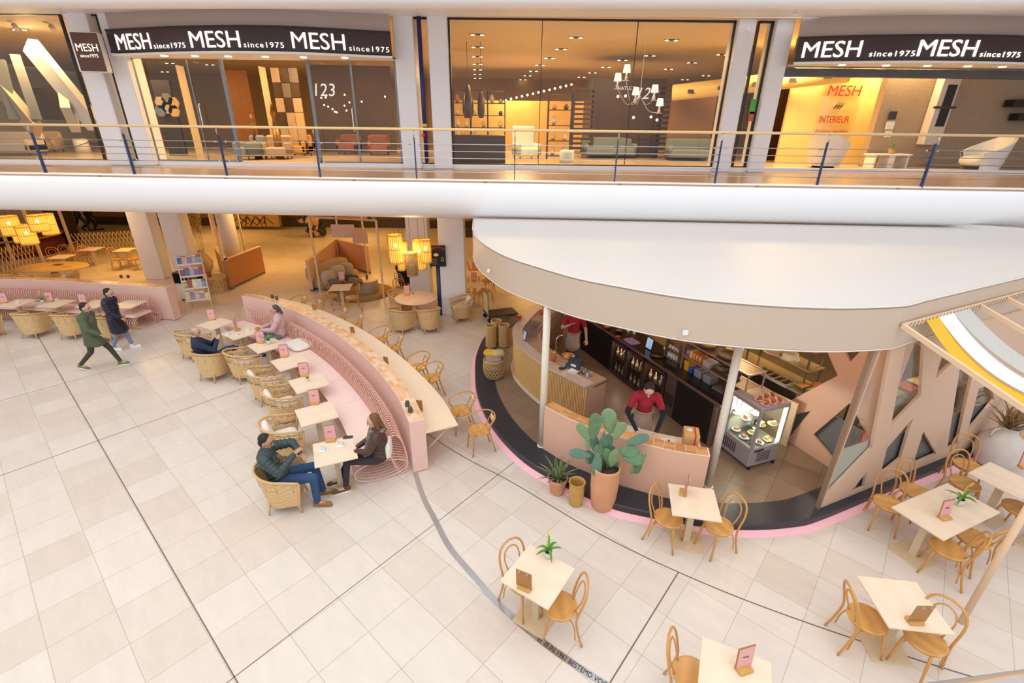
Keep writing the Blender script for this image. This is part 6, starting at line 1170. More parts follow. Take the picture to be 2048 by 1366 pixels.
p = atY(170, 90, 14.6); t = thing('hanging_sign', 'square projecting sign reading MESH since1975 beside the left piers', 'sign', (p.x, p.y, 7.35), radians(8)); mb = MB(); mb.bbox((0, .14, 0), (.68, .24, .92), .01); mb.build('box', WHITE, t); mb = MB(); mb.box((.03, .01, 0), (.62, .03, .88)); mb.build('face', mat('sign_brown', (.10, .035, .02), .35), t)
text('letters', 'MESH', .25, Matrix.Translation((.03, -.01, .02)) @ Matrix.Rotation(pi / 2, 4, 'X'), LET, t, wx=.9); text('letters', 'since1975', .11, Matrix.Translation((.03, -.01, -.12)) @ Matrix.Rotation(pi / 2, 4, 'X'), LET, t)
for i, px in enumerate((320, 382, 449, 524, 601, 685, 1693, 1783, 1867, 1949, 2020)):
    q = atY(px, 106 + (14 if px > 1600 else 0), 14.6); o = MB().cyl((0, 0, 0), (0, 0, -.012), .085, n=18).build('recessed_spot', mat('spot_glow', (1, .85, .6), .5, emis=4, ecol=(1, .78, .45)), loc=(q.x, 14.75, 7.305 if px < 1600 else 7.265)); tag(o, 'round recessed spot in the white soffit under the ' + ('left' if px < 1600 else 'right') + ' shop sign', 'spotlight', 'spots under the ' + ('left' if px < 1600 else 'right') + ' shop sign')
mb = MB(); mb.box((gx(1850, 118), YG - .1, 7.13), (gx(2200, 118) - gx(1575, 118), .25, .2)); o = mb.build('shutter_box', mat('anthracite_box', (.07, .075, .09), .35)); tag(o, 'long anthracite shutter box over the open shop at right', 'shutter box')
# blue pipe between the middle piers
p = atY(845, 180, YG - .18); t = thing('drain_pipe', 'dark blue drain pipe between the middle upper piers', 'pipe', (gx(838, 36) + .02, YG - .2, 4.62)); mb = MB(); mb.cyl((0, 0, .12), (0, 0, 3.8), .06, n=16); mb.ell((0, 0, .12), (.062, .062, .09), 12, 6); mb.build('pipe', mat('blue_pipe', (.015, .025, .16), .3), t); mb = MB(); mb.cyl((0, 0, 1.02), (0, 0, 1.1), .065, n=14); mb.build('yellow_collar', mat('yellow_tape', (.8, .6, .05), .5), t); mb = MB(); mb.ell((-.05, -.06, .80), (.05, .05, .06)); mb.build('red_valve', MATS['red_button'], t)
for (px, py, c, w, h, l) in ((1495, 213, (.10, .42, .08), .3, .38, 'green notice on the narrow window right of the centre shop'), (1490, 233, (.6, .12, .08), .26, .25, 'red notice below the green one on the narrow window')):
    q = atY(px, py, YG - .05); o = MB().box((0, 0, 0), (w, .012, h)).build('notice', mat('notice_' + l[:3], c, .5), loc=(gx(1532, 100) - .02, q.y, q.z)); tag(o, l, 'sign')
q = atY(1497, 58, YS - .02); o = MB().bbox((0, 0, 0), (.12, .03, .12), .005).build('wall_box', WHITE, loc=tuple(q)); tag(o, 'small white square box at the top of the upper right pier', 'box')
for px in (122, 834, 1593): q = at(px, 17, 8.1); t = thing('sprinkler', 'small sprinkler head under the upper ceiling, ' + {122: 'at left', 834: 'in the middle', 1593: 'at right'}[px], 'sprinkler', (q.x, q.y, 8.14)); mb = MB(); mb.cyl((0, 0, 0), (0, 0, -.12), .015, n=8); mb.box((0, 0, -.12), (.12, .03, .015)); mb.build('head', STEEL, t)
# ---------------- shop interiors ----------------
CEIL_Z = 8.34
def down(px, py, z=CEIL_Z): p = at(px, py, z); return p
SPOT = mat('downlight_glow', (1, .85, .55), .5, emis=9, ecol=(1, .74, .36))
def make_dl():
    t = thing('downlight', 'x', 'spotlight'); mb = MB(); mb.box((0, 0, 0), (.46, .16, .02)); mb.build('tray', FRD, t)
    for s in (-1, 1): mb = MB(); mb.cyl((s * .15, 0, -.01), (s * .15, 0, -.02), .065, n=12); mb.build('lens', SPOT, t)
    return t
DL = Proto(make_dl)
rows = [(955, y) for y in (68, 93, 112, 127, 138, 147.5, 155.5, 163)] + [(1152, 74), (1122, 97), (1099, 115), (1080, 129), (1067, 141), (1055, 150), (1046, 158)] + [(1343, 79), (1245, 119), (1212, 133), (1185, 144), (1163, 153), (1143, 160), (1124, 166)] + [(1384, 124), (1337, 137), (1300, 110), (1412, 150), (1370, 158), (1444, 108)]
for i, (px, py) in enumerate(rows): q = down(px, py + 1); DL.put((q.x, q.y, CEIL_Z), 0, 'twin downlight in the ceiling of the centre shop', 'twin downlights of the centre shop')
for px, py in ((40, 62), (75, 140), (340, 128), (330, 145), (420, 131), (575, 139), (420, 165)): q = down(px, py, 8.3); DL.put((q.x, q.y, CEIL_Z), 0, 'twin downlight in the ceiling of the left shops', 'twin downlights of the left shops')
SB = mat('single_glow', (1, .8, .45), .5, emis=10, ecol=(1, .7, .3)); random.seed(8)
for i in range(14):
    q = atY(1000 + 11 * i, 203 - 2.6 * i, 24); o = MB().ell((0, 0, 0), (.045, .045, .045), 8, 5).build('string_bulb', SB, loc=tuple(q)); tag(o, 'small warm bulb in the sloping string of lights in the centre shop', 'bulb', 'string of bulbs in the centre shop')
for i in range(14):
    q = atY(random.uniform(640, 770), random.uniform(185, 225), 21); o = MB().ell((0, 0, 0), (.03, .03, .03), 8, 5).build('string_bulb', SB, loc=tuple(q)); tag(o, 'small warm light point behind the glass doors with 123', 'bulb', 'light points behind the glass doors with 123')
def ibox(x0, y0, x1, y1, Y, dp, m, name, label, cat, z0=None):
    a = atY(x0, y0, Y); b = atY(x1, y1, Y); zt, zb = a.z, (b.z if z0 is None else z0); mb = MB(); mb.box(((a.x + b.x) / 2, Y + dp / 2, (zt + zb) / 2), (abs(b.x - a.x), dp, zt - zb)); o = mb.build(name, m); tag(o, label, cat); return o
BRN = mat('dark_walnut', (.06, .028, .014), .4, var=.2); YW = mat('ochre_panel', (.55, .34, .10), .5, var=.15, sc=2); TAUPE = mat('taupe_leather', (.42, .30, .20), .5, var=.1); GRSO = mat('blue_grey_fabric', (.20, .24, .25), .8, var=.1); MINT = mat('pale_mint_fabric', (.62, .70, .68), .7, var=.04)
ibox(1187, 156, 1320, 270, 22, 2.5, BRN, 'walnut_room_divider', 'large dark walnut box unit in the middle of the centre shop', 'divider', 4.51)
def slats(x0, x1, y0, y1, Y, label):
    t = thing('slat_screen', label, 'screen'); a = atY(x0, y0, Y); b = atY(x1, y1, Y); mb = MB(); n = 14
    for k in range(n): z = 4.6 + (a.z - 4.6) * (k + .5) / n; mb.box(((a.x + b.x) / 2, Y, z), (b.x - a.x, .06, (a.z - 4.6) / n * .45))
    for x in (a.x, b.x): mb.box((x, Y, (a.z + 4.51) / 2), (.08, .08, a.z - 4.51))
    mb.build('slats', BRN, t)
slats(1150, 1186, 172, 260, 21.8, 'dark horizontal slat screen left of the walnut unit'); slats(1321, 1345, 165, 260, 21.8, 'dark horizontal slat screen right of the walnut unit')
ibox(1345, 190, 1425, 250, 21, .1, mat('cocoa_wall', (.22, .11, .045), .5), 'cocoa_backdrop', 'cocoa wall panel behind glass at the right of the centre shop', 'panel', 4.51)
t = thing('air_duct', 'fat yellow lit air duct crossing the shops at right', 'duct'); a = atY(1345, 186, 20.5); b = atY(1700, 146, 18.5); mb = MB(); mb.cyl(a, b, .28, n=24); mb.build('duct', mat('duct_yellow', (.72, .56, .22), .4), t); mb = MB()
for k in (.12, .3, .5, .7, .88): q = a.lerp(b, k); MB().box(q + V((0, -.27, -.04)), (.45, .04, .13)).build('vent_grille', DARK, t)
def shelfunit(x0, y0, x1, Y, nx, nz, label, items=True, dp=.4):
    a = atY(x0, y0, Y); b = atY(x1, y0, Y); w = b.x - a.x; h = a.z - 4.51; t = thing('display_shelf', label, 'shelf', ((a.x + b.x) / 2, Y, 4.51)); mb = MB()
    for i in range(nx + 1):
        for s in (-1, 1): mb.box((-w / 2 + w * i / nx, s * dp / 2, h / 2), (.04, .04, h))
    mb.build('frame', FRD, t); mb = MB()
    for k in range(nz + 1): mb.box((0, 0, .15 + (h - .2) * k / nz), (w, dp, .03))
    mb.build('boards', BRN, t); random.seed(int(x0))
    if items:
        for k in range(nz):
            for i in range(nx * 2):
                if random.random() < .7:
                    c = random.choice([(.7, .45, .15), (.1, .06, .04), (.6, .5, .4), (.5, .2, .08), (.8, .65, .3)]); hh = random.uniform(.12, .32); o = MB().lathe([(.06, 0), (.10, hh * .5), (.05, hh * .85), (.06, hh)], n=10).build('decor_vase', mat('decor_%d' % int(c[0] * 100), c, .4), loc=((a.x + b.x) / 2 - w / 2 + w * (i + .5) / (nx * 2), Y, 4.51 + .165 + (h - .2) * k / nz)); tag(o, 'small vase among the ornaments on the ' + label.split(' on ')[0].split(',')[0], 'vase', 'ornaments of the ' + label.split(',')[0])
    return t
shelfunit(905, 178, 1010, 23, 3, 5, 'wide black display shelf, at the left of the centre shop'); shelfunit(1098, 185, 1146, 20, 1, 4, 'narrow black display shelf, before the slat screen')
ibox(903, 200, 1190, 270, 27, .1, YW, 'ochre_backdrop', 'glowing ochre wall far back in the centre shop', 'panel', 4.51)
ibox(905, 270, 1010, 310, 17.6, 1.0, mat('dark_sideboard', (.08, .045, .035), .4), 'sideboard', 'dark low sideboard behind the glass at the left of the centre shop', 'sideboard', 4.51)
# furniture makers
def sofa(px, py, w, m, rz, label, arms=True, hgt=.75, cat='sofa', name='sofa'):
    p = at(px, py, 4.51); t = thing(name, label, cat, (p.x, p.y, 4.51), rz); mb = MB(); mb.bbox((0, 0, .27), (w, .85, .3), .05); mb.build('seat', m, t); mb = MB(); mb.bbox((0, .35, hgt / 2 + .1), (w, .2, hgt - .1), .06); mb.build('backrest', m, t)
    if arms:
        for s in (-1, 1): mb = MB(); mb.bbox((s * (w / 2 - .08), 0, .36), (.16, .85, .45), .05); mb.build('armrest', m, t)
    for sx in (-1, 1):
        for sy in (-1, 1): mb = MB(); mb.cyl((sx * (w / 2 - .1), sy * .33, 0), (sx * (w / 2 - .1), sy * .33, .13), .02, n=6); mb.build('leg', FRD, t)
    return t
sofa(1215, 316, 2.2, GRSO, .1, 'long dark grey sofa behind the large centre window'); sofa(1375, 321, 1.7, GRSO, -.1, 'blue grey sofa at the right side of the centre window'); sofa(1432, 317, .8, mat('cream_seat', (.62, .5, .3), .6), -.4, 'cream armchair at the right end of the centre window', cat='armchair', name='armchair')
t = sofa(1052, 318, .95, MINT, .35, 'pale mint wing armchair with a high back behind the centre window', True, 1.15, 'armchair', 'wing_chair'); p = at(1133, 325, 4.51); mb = MB(); mb.lathe([(.24, 0), (.26, .05), (.26, .36), (.22, .42), (0, .42)], n=30); o = mb.build('round_pouf', MINT, loc=tuple(p)); tag(o, 'pale mint round pouf beside the wing armchair', 'pouf')
sofa(560, 318, .9, TAUPE, .2, 'taupe leather armchair with a tag inside the open shop door', name='armchair', cat='armchair'); sofa(600, 313, .85, mat('tan_leather', (.5, .28, .08), .5), .0, 'tan armchair behind the taupe one in the left shop', name='armchair', cat='armchair'); sofa(505, 319, .8, GRSO, -.5, 'dark grey chair at the left of the open shop door', name='armchair', cat='armchair')
RST = mat('rust_velvet', (.28, .11, .06), .8, var=.1); sofa(700, 308, .9, RST, 0, 'rust coloured chair left of two behind the 123 door', name='armchair', cat='armchair'); sofa(760, 310, .9, RST, .2, 'rust coloured chair right of two behind the 123 door', name='armchair', cat='armchair'); sofa(668, 303, 1.6, RST, 0, 'rust sofa farther back behind the 123 door')
sofa(30, 310, 2.0, mat('ivory_leather', (.62, .5, .38), .5), 0, 'ivory sofa at the far left upper window'); sofa(90, 305, 1.2, mat('ivory_leather2', (.55, .42, .28), .5), .3, 'ivory armchair right of the ivory sofa', name='armchair', cat='armchair')
p = at(168, 305, 4.51); t = thing('white_drum_stool', 'white drum stool with a slanting rope by the upper left window', 'stool', tuple(p)); mb = MB(); mb.lathe([(.27, 0), (.25, .5), (.22, .53), (0, .53)], n=28); mb.build('drum', WHITE, t); mb = MB(); mb.tube([(.27 * cos(a), .27 * sin(a), .3 + .1 * sin(a + 1)) for a in [2 * pi * i / 20 for i in range(20)]], .012, 5, True); mb.build('rope', DARK, t)
p = at(62, 287, 4.51); t = thing('pineapple_plant', 'small green plant in a patterned pot by the upper left window', 'plant', (p.x, p.y, 4.9)); mb = MB(); mb.ell((0, 0, .12), (.11, .11, .12)); mb.build('pot', BRN, t); mb = MB()
for k in range(10): blade(mb, arc_leaf((0, 0, .22), k * .63, .18, .22, .05), .02)
mb.build('leaves', LEAF, t); mb = MB(); mb.cyl((0, 0, -.39), (0, 0, 0), .2, n=16); mb.build('stand', WHITE, t)
# slabs added in place of mall structure reflected in the far left window
for i, (a, b, w, m, l) in enumerate((((-20, 150), (75, 262), .5, TAUPE, 'copper-toned slab added for a reflected beam, lower left in the far left window'), ((60, 90), (190, 250), .55, mat('pale_slab', (.55, .52, .5), .4), 'long pale slab added for a reflected beam in the far left window'), ((0, 120), (30, 240), .12, GREY, 'thin grey strut added for a reflected beam at far left in the window'), ((30, 110), (75, 240), .10, GREY, 'second thin grey strut added for a reflected beam in the far left window'), ((150, 250), (128, 200), .7, mat('pale_slab2', (.45, .43, .42), .4), 'short pale slab added for a reflected beam near the left pier'))):
    A_ = atY(*a, 17.5); B_ = atY(*b, 17.0); d = B_ - A_; M = d.to_track_quat('X', 'Z').to_matrix(); mb = MB(); mb.box((A_ + B_) / 2, (d.length, .25, w), M=M); o = mb.build('reflection_slab', m); tag(o, l, 'reflection stand-in')
ibox(45, 175, 130, 240, 18.2, .1, DKW, 'dark_backdrop', 'dark panel with rounded shapes behind the reflection slabs', 'panel')
for k, (px, py) in enumerate(((28, 50), (102, 52))):
    q = atY(px, py, 16.6); t = thing('track_spot', 'adjustable white ceiling spot in the far left window, ' + ('left', 'right')[k] + ' of two', 'spotlight', tuple(q)); mb = MB(); mb.cyl((0, 0, .0), (.1, -.05, -.12), .07, n=14); mb.tube([(-.2, 0, .12), (0, 0, .05)], .02, 5); mb.build('head', STEEL, t)
# left shop interior wall pieces
random.seed(6); t = thing('checker_wall', 'wall of dark and tan square panels inside the left shop', 'panel'); mb = MB(); a = atY(540, 135, 20); b = atY(612, 260, 20); n = 5
for i in range(3):
    for k in range(6): mb.m = (i + k) % 2 + (2 if (i * k) % 3 == 1 else 0); mb.box((a.x + (b.x - a.x) * (i + .5) / 3, 20, 4.6 + (a.z - 4.6) * (k + .5) / 6), ((b.x - a.x) / 3 - .02, .08, (a.z - 4.6) / 6 - .02))
mb.build('panels', [BRN, TAUPE, mat('tan_square', (.5, .34, .17), .6), mat('grey_square', (.15, .13, .12), .6)], t)
ibox(516, 132, 540, 262, 19, .5, mat('raw_plaster', (.50, .40, .28), .8, var=.15), 'plaster_pillar', 'raw plaster pillar inside the left shop', 'column', 4.51)
ibox(440, 140, 515, 262, 22, .1, mat('rust_wall', (.25, .10, .03), .6, var=.3), 'rust_backdrop', 'rust brown wall behind the open door of the left shop', 'panel', 4.51); ibox(620, 130, 790, 262, 24, .1, mat('brown_dim', (.14, .085, .05), .6, var=.5, sc=.6), 'brown_backdrop', 'dim brown wall behind the door with 123', 'panel', 4.51)
ibox(270, 118, 300, 262, 17.5, .3, mat('grey_pier', (.33, .3, .3), .6), 'grey_inner_pier', 'grey inner pier at the left end of the left shop', 'column', 4.51); ibox(350, 130, 385, 268, 18.5, .4, mat('cream_pier', (.66, .52, .32), .6), 'cream_inner_pier', 'cream inner pier behind the left glass pane', 'column', 4.51); ibox(300, 160, 360, 255, 20, .1, DKW, 'dark_backdrop', 'black wall with hexagon mirrors inside the left shop', 'panel', 4.51)
k = 0
for (px, py) in ((322, 205), (335, 198), (348, 206), (335, 216), (322, 222), (349, 222)):
    q = atY(px, py, 19.9); o = MB().cyl((0, .0, 0), (0, -.03, 0), .22, n=6).build('hexagon_mirror', (TAUPE, mat('smoke_mirror', (.25, .25, .24), .1, .8), YW)[k % 3], loc=tuple(q)); tag(o, 'hexagon panel on the black wall of the left shop', 'mirror', 'hexagon panels of the left shop'); k += 1
for (px, py, s, l) in ((505, 250, .5, 'ornate brown candlestick cluster behind the open door'), (545, 225, .25, 'small red lamp behind the open door')):
    q = atY(px, py, 18.5); t = thing('ornament', l, 'ornament', tuple(q)); mb = MB(); mb.lathe([(.08, -.5), (.05, -.2), (.1, 0), (.04, .1), (.06, .3 * s), (.02, .35)], n=12); mb.cyl((0, 0, q.z * 0 - .5), (0, 0, 4.52 - q.z), .13, n=16); mb.build('body', mat('orn_bronze', (.2, .1, .03), .4, .4), t)
# big plant behind the centre window
p = at(1020, 300, 4.51); t = thing('agave_plant', 'dark spiky agave in a pedestal pot behind the wing armchair', 'plant', (p.x, p.y, 4.51)); mb = MB(); mb.lathe([(.2, 0), (.16, .5), (.25, 1.0), (.22, 1.0), (0, .95)], n=20); mb.build('pedestal_pot', DARK, t); mb = MB(); random.seed(3)
for k in range(24): a = k * 2.4; blade(mb, arc_leaf((0, 0, .98), a, .25 + .3 * (k / 24), .75 - .5 * k / 24, .05), .035)
mb.build('leaves', LEAFD, t)
for (px, py, r, l) in ((936, 205, .19, 'large smoked glass pendant in the centre shop'), (962, 205, .12, 'small smoked glass pendant in the centre shop')):
    q = atY(px, py, 19); t = thing('glass_pendant', l, 'lamp', tuple(q)); mb = MB(); mb.lathe([(r * .3, .7 * r / .12 * .5), (r, .1), (r * 1.05, -.3), (r * .7, -.5)], n=18, cap=False); mb.build('smoked_shade', mat('smoke_shade', (.10, .07, .045), .2, .5), t); mb = MB(); mb.cyl((0, 0, .3), (0, 0, 8.3 - q.z), .008, n=5); mb.build('cord', FRD, t); mb = MB(); mb.ell((0, 0, -.3), (.05, .05, .06)); mb.build('bulb', SPOT, t)
# chandelier of table-lamp shapes
cq = atY(1280, 192, 17.2); t = thing('chandelier', 'white chandelier made of five small table lamps behind the centre window', 'chandelier', tuple(cq)); SH = mat('lit_shade', (.95, .88, .72), .7, emis=1.1, ecol=(1, .85, .6))
for (px, py) in ((1254, 138), (1236, 155), (1272, 183), (1310, 178), (1320, 205)):
    q = atY(px, py, 17.2 + .25 * sin(px)) - cq; mb = MB(); mb.tube(smooth_path([(0, 0, 0), (q.x * .5, q.y * .5, min(0, q.z) - .25), (q.x, q.y, q.z - .30)], .1), .008, 5); arm_ = mb.build('arm', WHITE, t)
    mb = MB(); mb.lathe([(.12, -.10), (.085, .12)], c=q, n=18); mb.build('lamp_shade', SH, arm_); mb = MB(); mb.lathe([(.12, -.32), (.03, -.29), (.05, -.24), (.025, -.2), (.025, -.1)], c=q, n=14); mb.build('lamp_foot', WHITE, arm_)
mb = MB(); mb.cyl((0, 0, 0), (0, 0, 8.3 - cq.z), .008, n=5); mb.build('cable', WHITE, t)
for i, (px, py) in enumerate(((1236, 193), (1251, 192), (1267, 235), (1302, 234), (1314, 240))):
    q = atY(px, py, 17.3); o = MB().ell((0, 0, 0), (.045, .045, .045), 10, 7).build('hanging_orb', SH, loc=tuple(q)); tag(o, 'tiny glowing orb hanging around the chandelier', 'bulb', 'glowing orbs around the chandelier')
# right shop
ibox(1560, 170, 1607, 270, 21.5, .2, BRN, 'dark_doorway', 'dark doorway at the left of the open right shop', 'doorway', 4.51)
YL = mat('sunny_wall', (.80, .62, .26), .6, var=.05, sc=1); ibox(1596, 120, 1800, 275, 19.6, .12, YL, 'yellow_wall', 'sunny yellow wall carrying the red shop lettering', 'wall', 4.51)
STW = mat('stone_cladding', (.40, .32, .24), .85, kind='noise', var=.28, sc=9, stretch=(1, 1, 7), bump=.7); a = atY(1790, 120, 18.2); mb = MB(); mb.box((a.x + 4.3, 18.4, 6.42), (8.6, .3, 3.8)); o = mb.build('stone_wall', STW); tag(o, 'textured grey brown stone clad wall in the open right shop', 'wall')
RT = mat('red_lettering', (.45, .02, .03), .5)
q = atY(1685, 192, 19.5); t = thing('wall_lettering', 'red MESH INTERIEUR lettering on the yellow shop wall', 'sign', (q.x, 19.52, q.z)); pl_ = MB(); pl_.box((0, .01, -.25), (1.45, .012, 2.3)); pl_.build('acrylic_plate', glassmat('acrylic', (.98, .97, .93), .06), t)
text('letters', 'MESH', .5, Matrix.Translation((0.02, -.02, 0)) @ Matrix.Rotation(pi / 2, 4, 'X'), RT, t, shear=.1); text('letters', 'INTERIEUR', .32, Matrix.Translation((-.08, -.02, -.88)) @ Matrix.Rotation(pi / 2, 4, 'X'), RT, t, wx=.72); text('letters', 'Exclusieve meubelen', .16, Matrix.Translation((-.08, -.02, -1.22)) @ Matrix.Rotation(pi / 2, 4, 'X'), RT, t, shear=.4, wx=.9)
mb = MB()
for k in range(3): mb.tube([(-.2 + .1 * k, -.02, -.42), (-.12 + .1 * k, -.02, -.28), (-.14 + .1 * k, -.02, -.36), (-.04 + .1 * k, -.02, -.2)], .018, 4)
mb.build('scribble_mark', BRN, t)
q = atY(1880, 222, 18.0); t = thing('wall_cabinet', 'tall white wall cabinet with a dark glass niche on the stone wall', 'cabinet', tuple(q)); mb = MB(); mb.bbox((0, .05, 0), (.56, .34, 2.1), .01); mb.build('body', mat('cabinet_white', (.66, .62, .60), .4), t); mb = MB(); mb.box((.05, -.125, .15), (.3, .02, 1.25)); mb.build('dark_glass', BLACK, t); mb = MB(); mb.box((0, -.15, .1), (.72, .06, .07)); mb.build('brown_shelf', BRN, t)
for i, (px, py, w, h, l) in enumerate(((1785, 231, .26, .26, 'dark framed control panel uppermost on the yellow wall edge'), (1780, 251, .26, .24, 'white switch plate below the dark control panel'), (1776, 268, .22, .2, 'lowest small switch plate beside the stone wall'))):
    q = atY(px, py, 18.1); o = MB().bbox((0, 0, 0), (w, .04, h), .005).build('control_panel', DARK if i == 0 else MATS['white_plastic'], loc=tuple(q)); tag(o, l, 'switch')
for (px, py, l) in ((2035, 207, 'upper black wall shelf at the right edge'), (2045, 234, 'lower black wall shelf at the right edge')): q = atY(px + 10, py, 18.0); o = MB().box((0, 0, 0), (.9, .34, .22)).build('wall_shelf', BLACK, loc=tuple(q)); tag(o, l, 'shelf')
def shellchair(px, py, rz, label):
    p = at(px, py, 4.51); t = thing('shell_armchair', label, 'armchair', (p.x, p.y, 4.51), rz); m = mat('white_leather', (.74, .76, .76), .35, var=.03); mb = MB(); P = []; n = 22; K = 5
    for side in (0, 1):
        for i in range(n + 1):
            a = -pi * .72 + 2 * pi * .72 * i / n; hgt = .45 + .45 * (cos(a * .62)) ** 2
            for k in range(K + 1): f = k / K; r = (.40 + .14 * f) - side * .07; P.append(V((-r * cos(a), r * 1.05 * sin(a), .06 + (hgt) * f - side * .0)))
    for side in (0, 1): o0 = side * (n + 1) * (K + 1); mb.add(P[o0:o0 + (n + 1) * (K + 1)], [(i * (K + 1) + k, (i + 1) * (K + 1) + k, (i + 1) * (K + 1) + k + 1, i * (K + 1) + k + 1) for i in range(n) for k in range(K)], True)
    top = [P[i * (K + 1) + K] for i in range(n + 1)]; top2 = [P[(n + 1) * (K + 1) + i * (K + 1) + K] for i in range(n + 1)]; mb.strip(top, top2, True); mb.build('shell', m, t); mb = MB(); mb.ell((.02, 0, .30), (.42, .42, .14), 20, 8, p=.6); mb.build('seat_pad', m, t); mb = MB(); mb.cyl((0, 0, 0), (0, 0, .06), .3, n=20); mb.build('base', BLACK, t); t.scale = (1.12,) * 3; return t
shellchair(1645, 335, radians(50), 'large white shell armchair at the left of the open right shop'); shellchair(1955, 345, radians(175), 'large white shell armchair at the right of the open shop')
sofa(1735, 317, 1.9, TAUPE, 0, 'taupe leather sofa against the back of the open right shop')
p = at(1768, 335, 4.51); t = thing('coffee_table', 'white framed coffee table in the open right shop', 'table', tuple(p)); mb = MB(); mb.bbox((0, 0, .42), (1.3, .55, .05), .01); mb.build('tabletop', WHITE, t)
for s in (-1, 0, 1): mb = MB(); mb.box((s * .55, 0, .2), (.06 if s else .22, .5, .4)); mb.build('leg', WHITE, t)
t2 = thing('green_plant', 'small green plant in a pot on the white coffee table', 'plant', (p.x + .1, p.y, 4.955)); mb = MB(); mb.lathe([(.09, 0), (.12, .16), (.10, .16)], n=16); mb.build('pot', OCHRE, t2); mb = MB()
for k in range(14): blade(mb, arc_leaf((0, 0, .15), k * .9, .14, .25, .05), .018)
mb.build('leaves', LEAF, t2)
q = at(1688, 300, 4.51); t = thing('agave_plant', 'dark green agave before the yellow wall', 'plant', (q.x, q.y + .3, 4.51)); mb = MB(); mb.lathe([(.2, 0), (.2, .85), (.28, 1.0), (0, .98)], n=20); mb.build('white_stand', WHITE, t); mb = MB()
for k in range(22): a = k * 2.4; blade(mb, arc_leaf((0, 0, 1.0), a, .4 + .25 * (k / 22), .5 - .3 * k / 22, .05), .05)
mb.build('leaves', LEAFD, t)
for (px, l) in ((1960, 'left dark floor vase behind the right shell armchair'), (1978, 'right dark floor vase behind the right shell armchair')): q = at(px, 330, 4.51); mb = MB(); mb.lathe([(.1, 0), (.13, .3), (.09, .9), (.11, 1.15), (.08, 1.15)], n=18); o = mb.build('floor_vase', mat('vase_plum', (.06, .04, .045), .4), loc=(q.x, q.y + .8, 4.51)); tag(o, l, 'vase')
# ---------------- people ----------------
SKIN = mat('skin', (.62, .36, .25), .5, var=.05, sc=12); SKD = mat('skin_tan', (.50, .27, .17), .5, var=.05, sc=12)
def remesh(mb, vox, name, m, parent):
    mb.smooth = True; o = mb.build('tmp', m); md = o.modifiers.new('r', 'REMESH'); md.mode = 'VOXEL'; md.voxel_size = vox; md.use_smooth_shade = True
    s = o.modifiers.new('s', 'SMOOTH'); s.factor = .5; s.iterations = 3; dg = bpy.context.evaluated_depsgraph_get(); dg.update(); me = bpy.data.meshes.new_from_object(o.evaluated_get(dg)); me.name = name
    bpy.data.objects.remove(o); me.materials.clear(); me.materials.append(m); r = bpy.data.objects.new(name, me); COL.objects.link(r); r.parent = parent
    me.polygons.foreach_set('use_smooth', [True] * len(me.polygons)); me.polygons.foreach_set('material_index', [0] * len(me.polygons)); return r
def cap(mb, a, b, ra, rb):
    a = V(a); b = V(b); mb.ell(a, (ra,) * 3, 12, 8); mb.ell(b, (rb,) * 3, 12, 8)
    if (b - a).length > 1e-4: mb.cyl(a, b, ra, rb, 12)
def puffs(mb, a, b, ra, rb, n):
    a = V(a); b = V(b); u, w, d = frame_from(b - a); M = Matrix((u, w, d)).transposed(); L = (b - a).length
    for i in range(n): k = (i + .5) / n; r = ra + (rb - ra) * k; mb.ell(a.lerp(b, k), (r * 1.06, r * 1.06, L / n * .62), 14, 8, M)
    cap(mb, a, b, ra * .9, rb * .9)
def hand(mb, w, d, n, side, curl=.6):
    w = V(w); d = V(d).normalized(); n = V(n); n = (n - d * n.dot(d)).normalized(); s = d.cross(n) * side; c = w + d * .045; M = Matrix((s, n, d)).transposed(); mb.ell(c, (.040, .016, .050), 12, 8, M); cap(mb, w - d * .01, c, .026, .024)
    for i, L in enumerate((.068, .078, .072, .056)):
        b = w + d * .082 + s * (.033 - .022 * i); k1 = curl * .5; d1 = (d * cos(k1) + n * sin(k1)); m_ = b + d1 * L * .5; d2 = d * cos(k1 + curl) + n * sin(k1 + curl); cap(mb, b - d * .015, m_, .0095, .0085); cap(mb, m_, m_ + d2 * L * .5, .0085, .0072)
    tb = w + d * .02 + s * .030; t1 = tb + (d * .6 + s * .7 + n * .3).normalized() * .042; cap(mb, tb, t1, .013, .0105); cap(mb, t1, t1 + (d * .9 + n * .4).normalized() * .034, .0105, .0085)
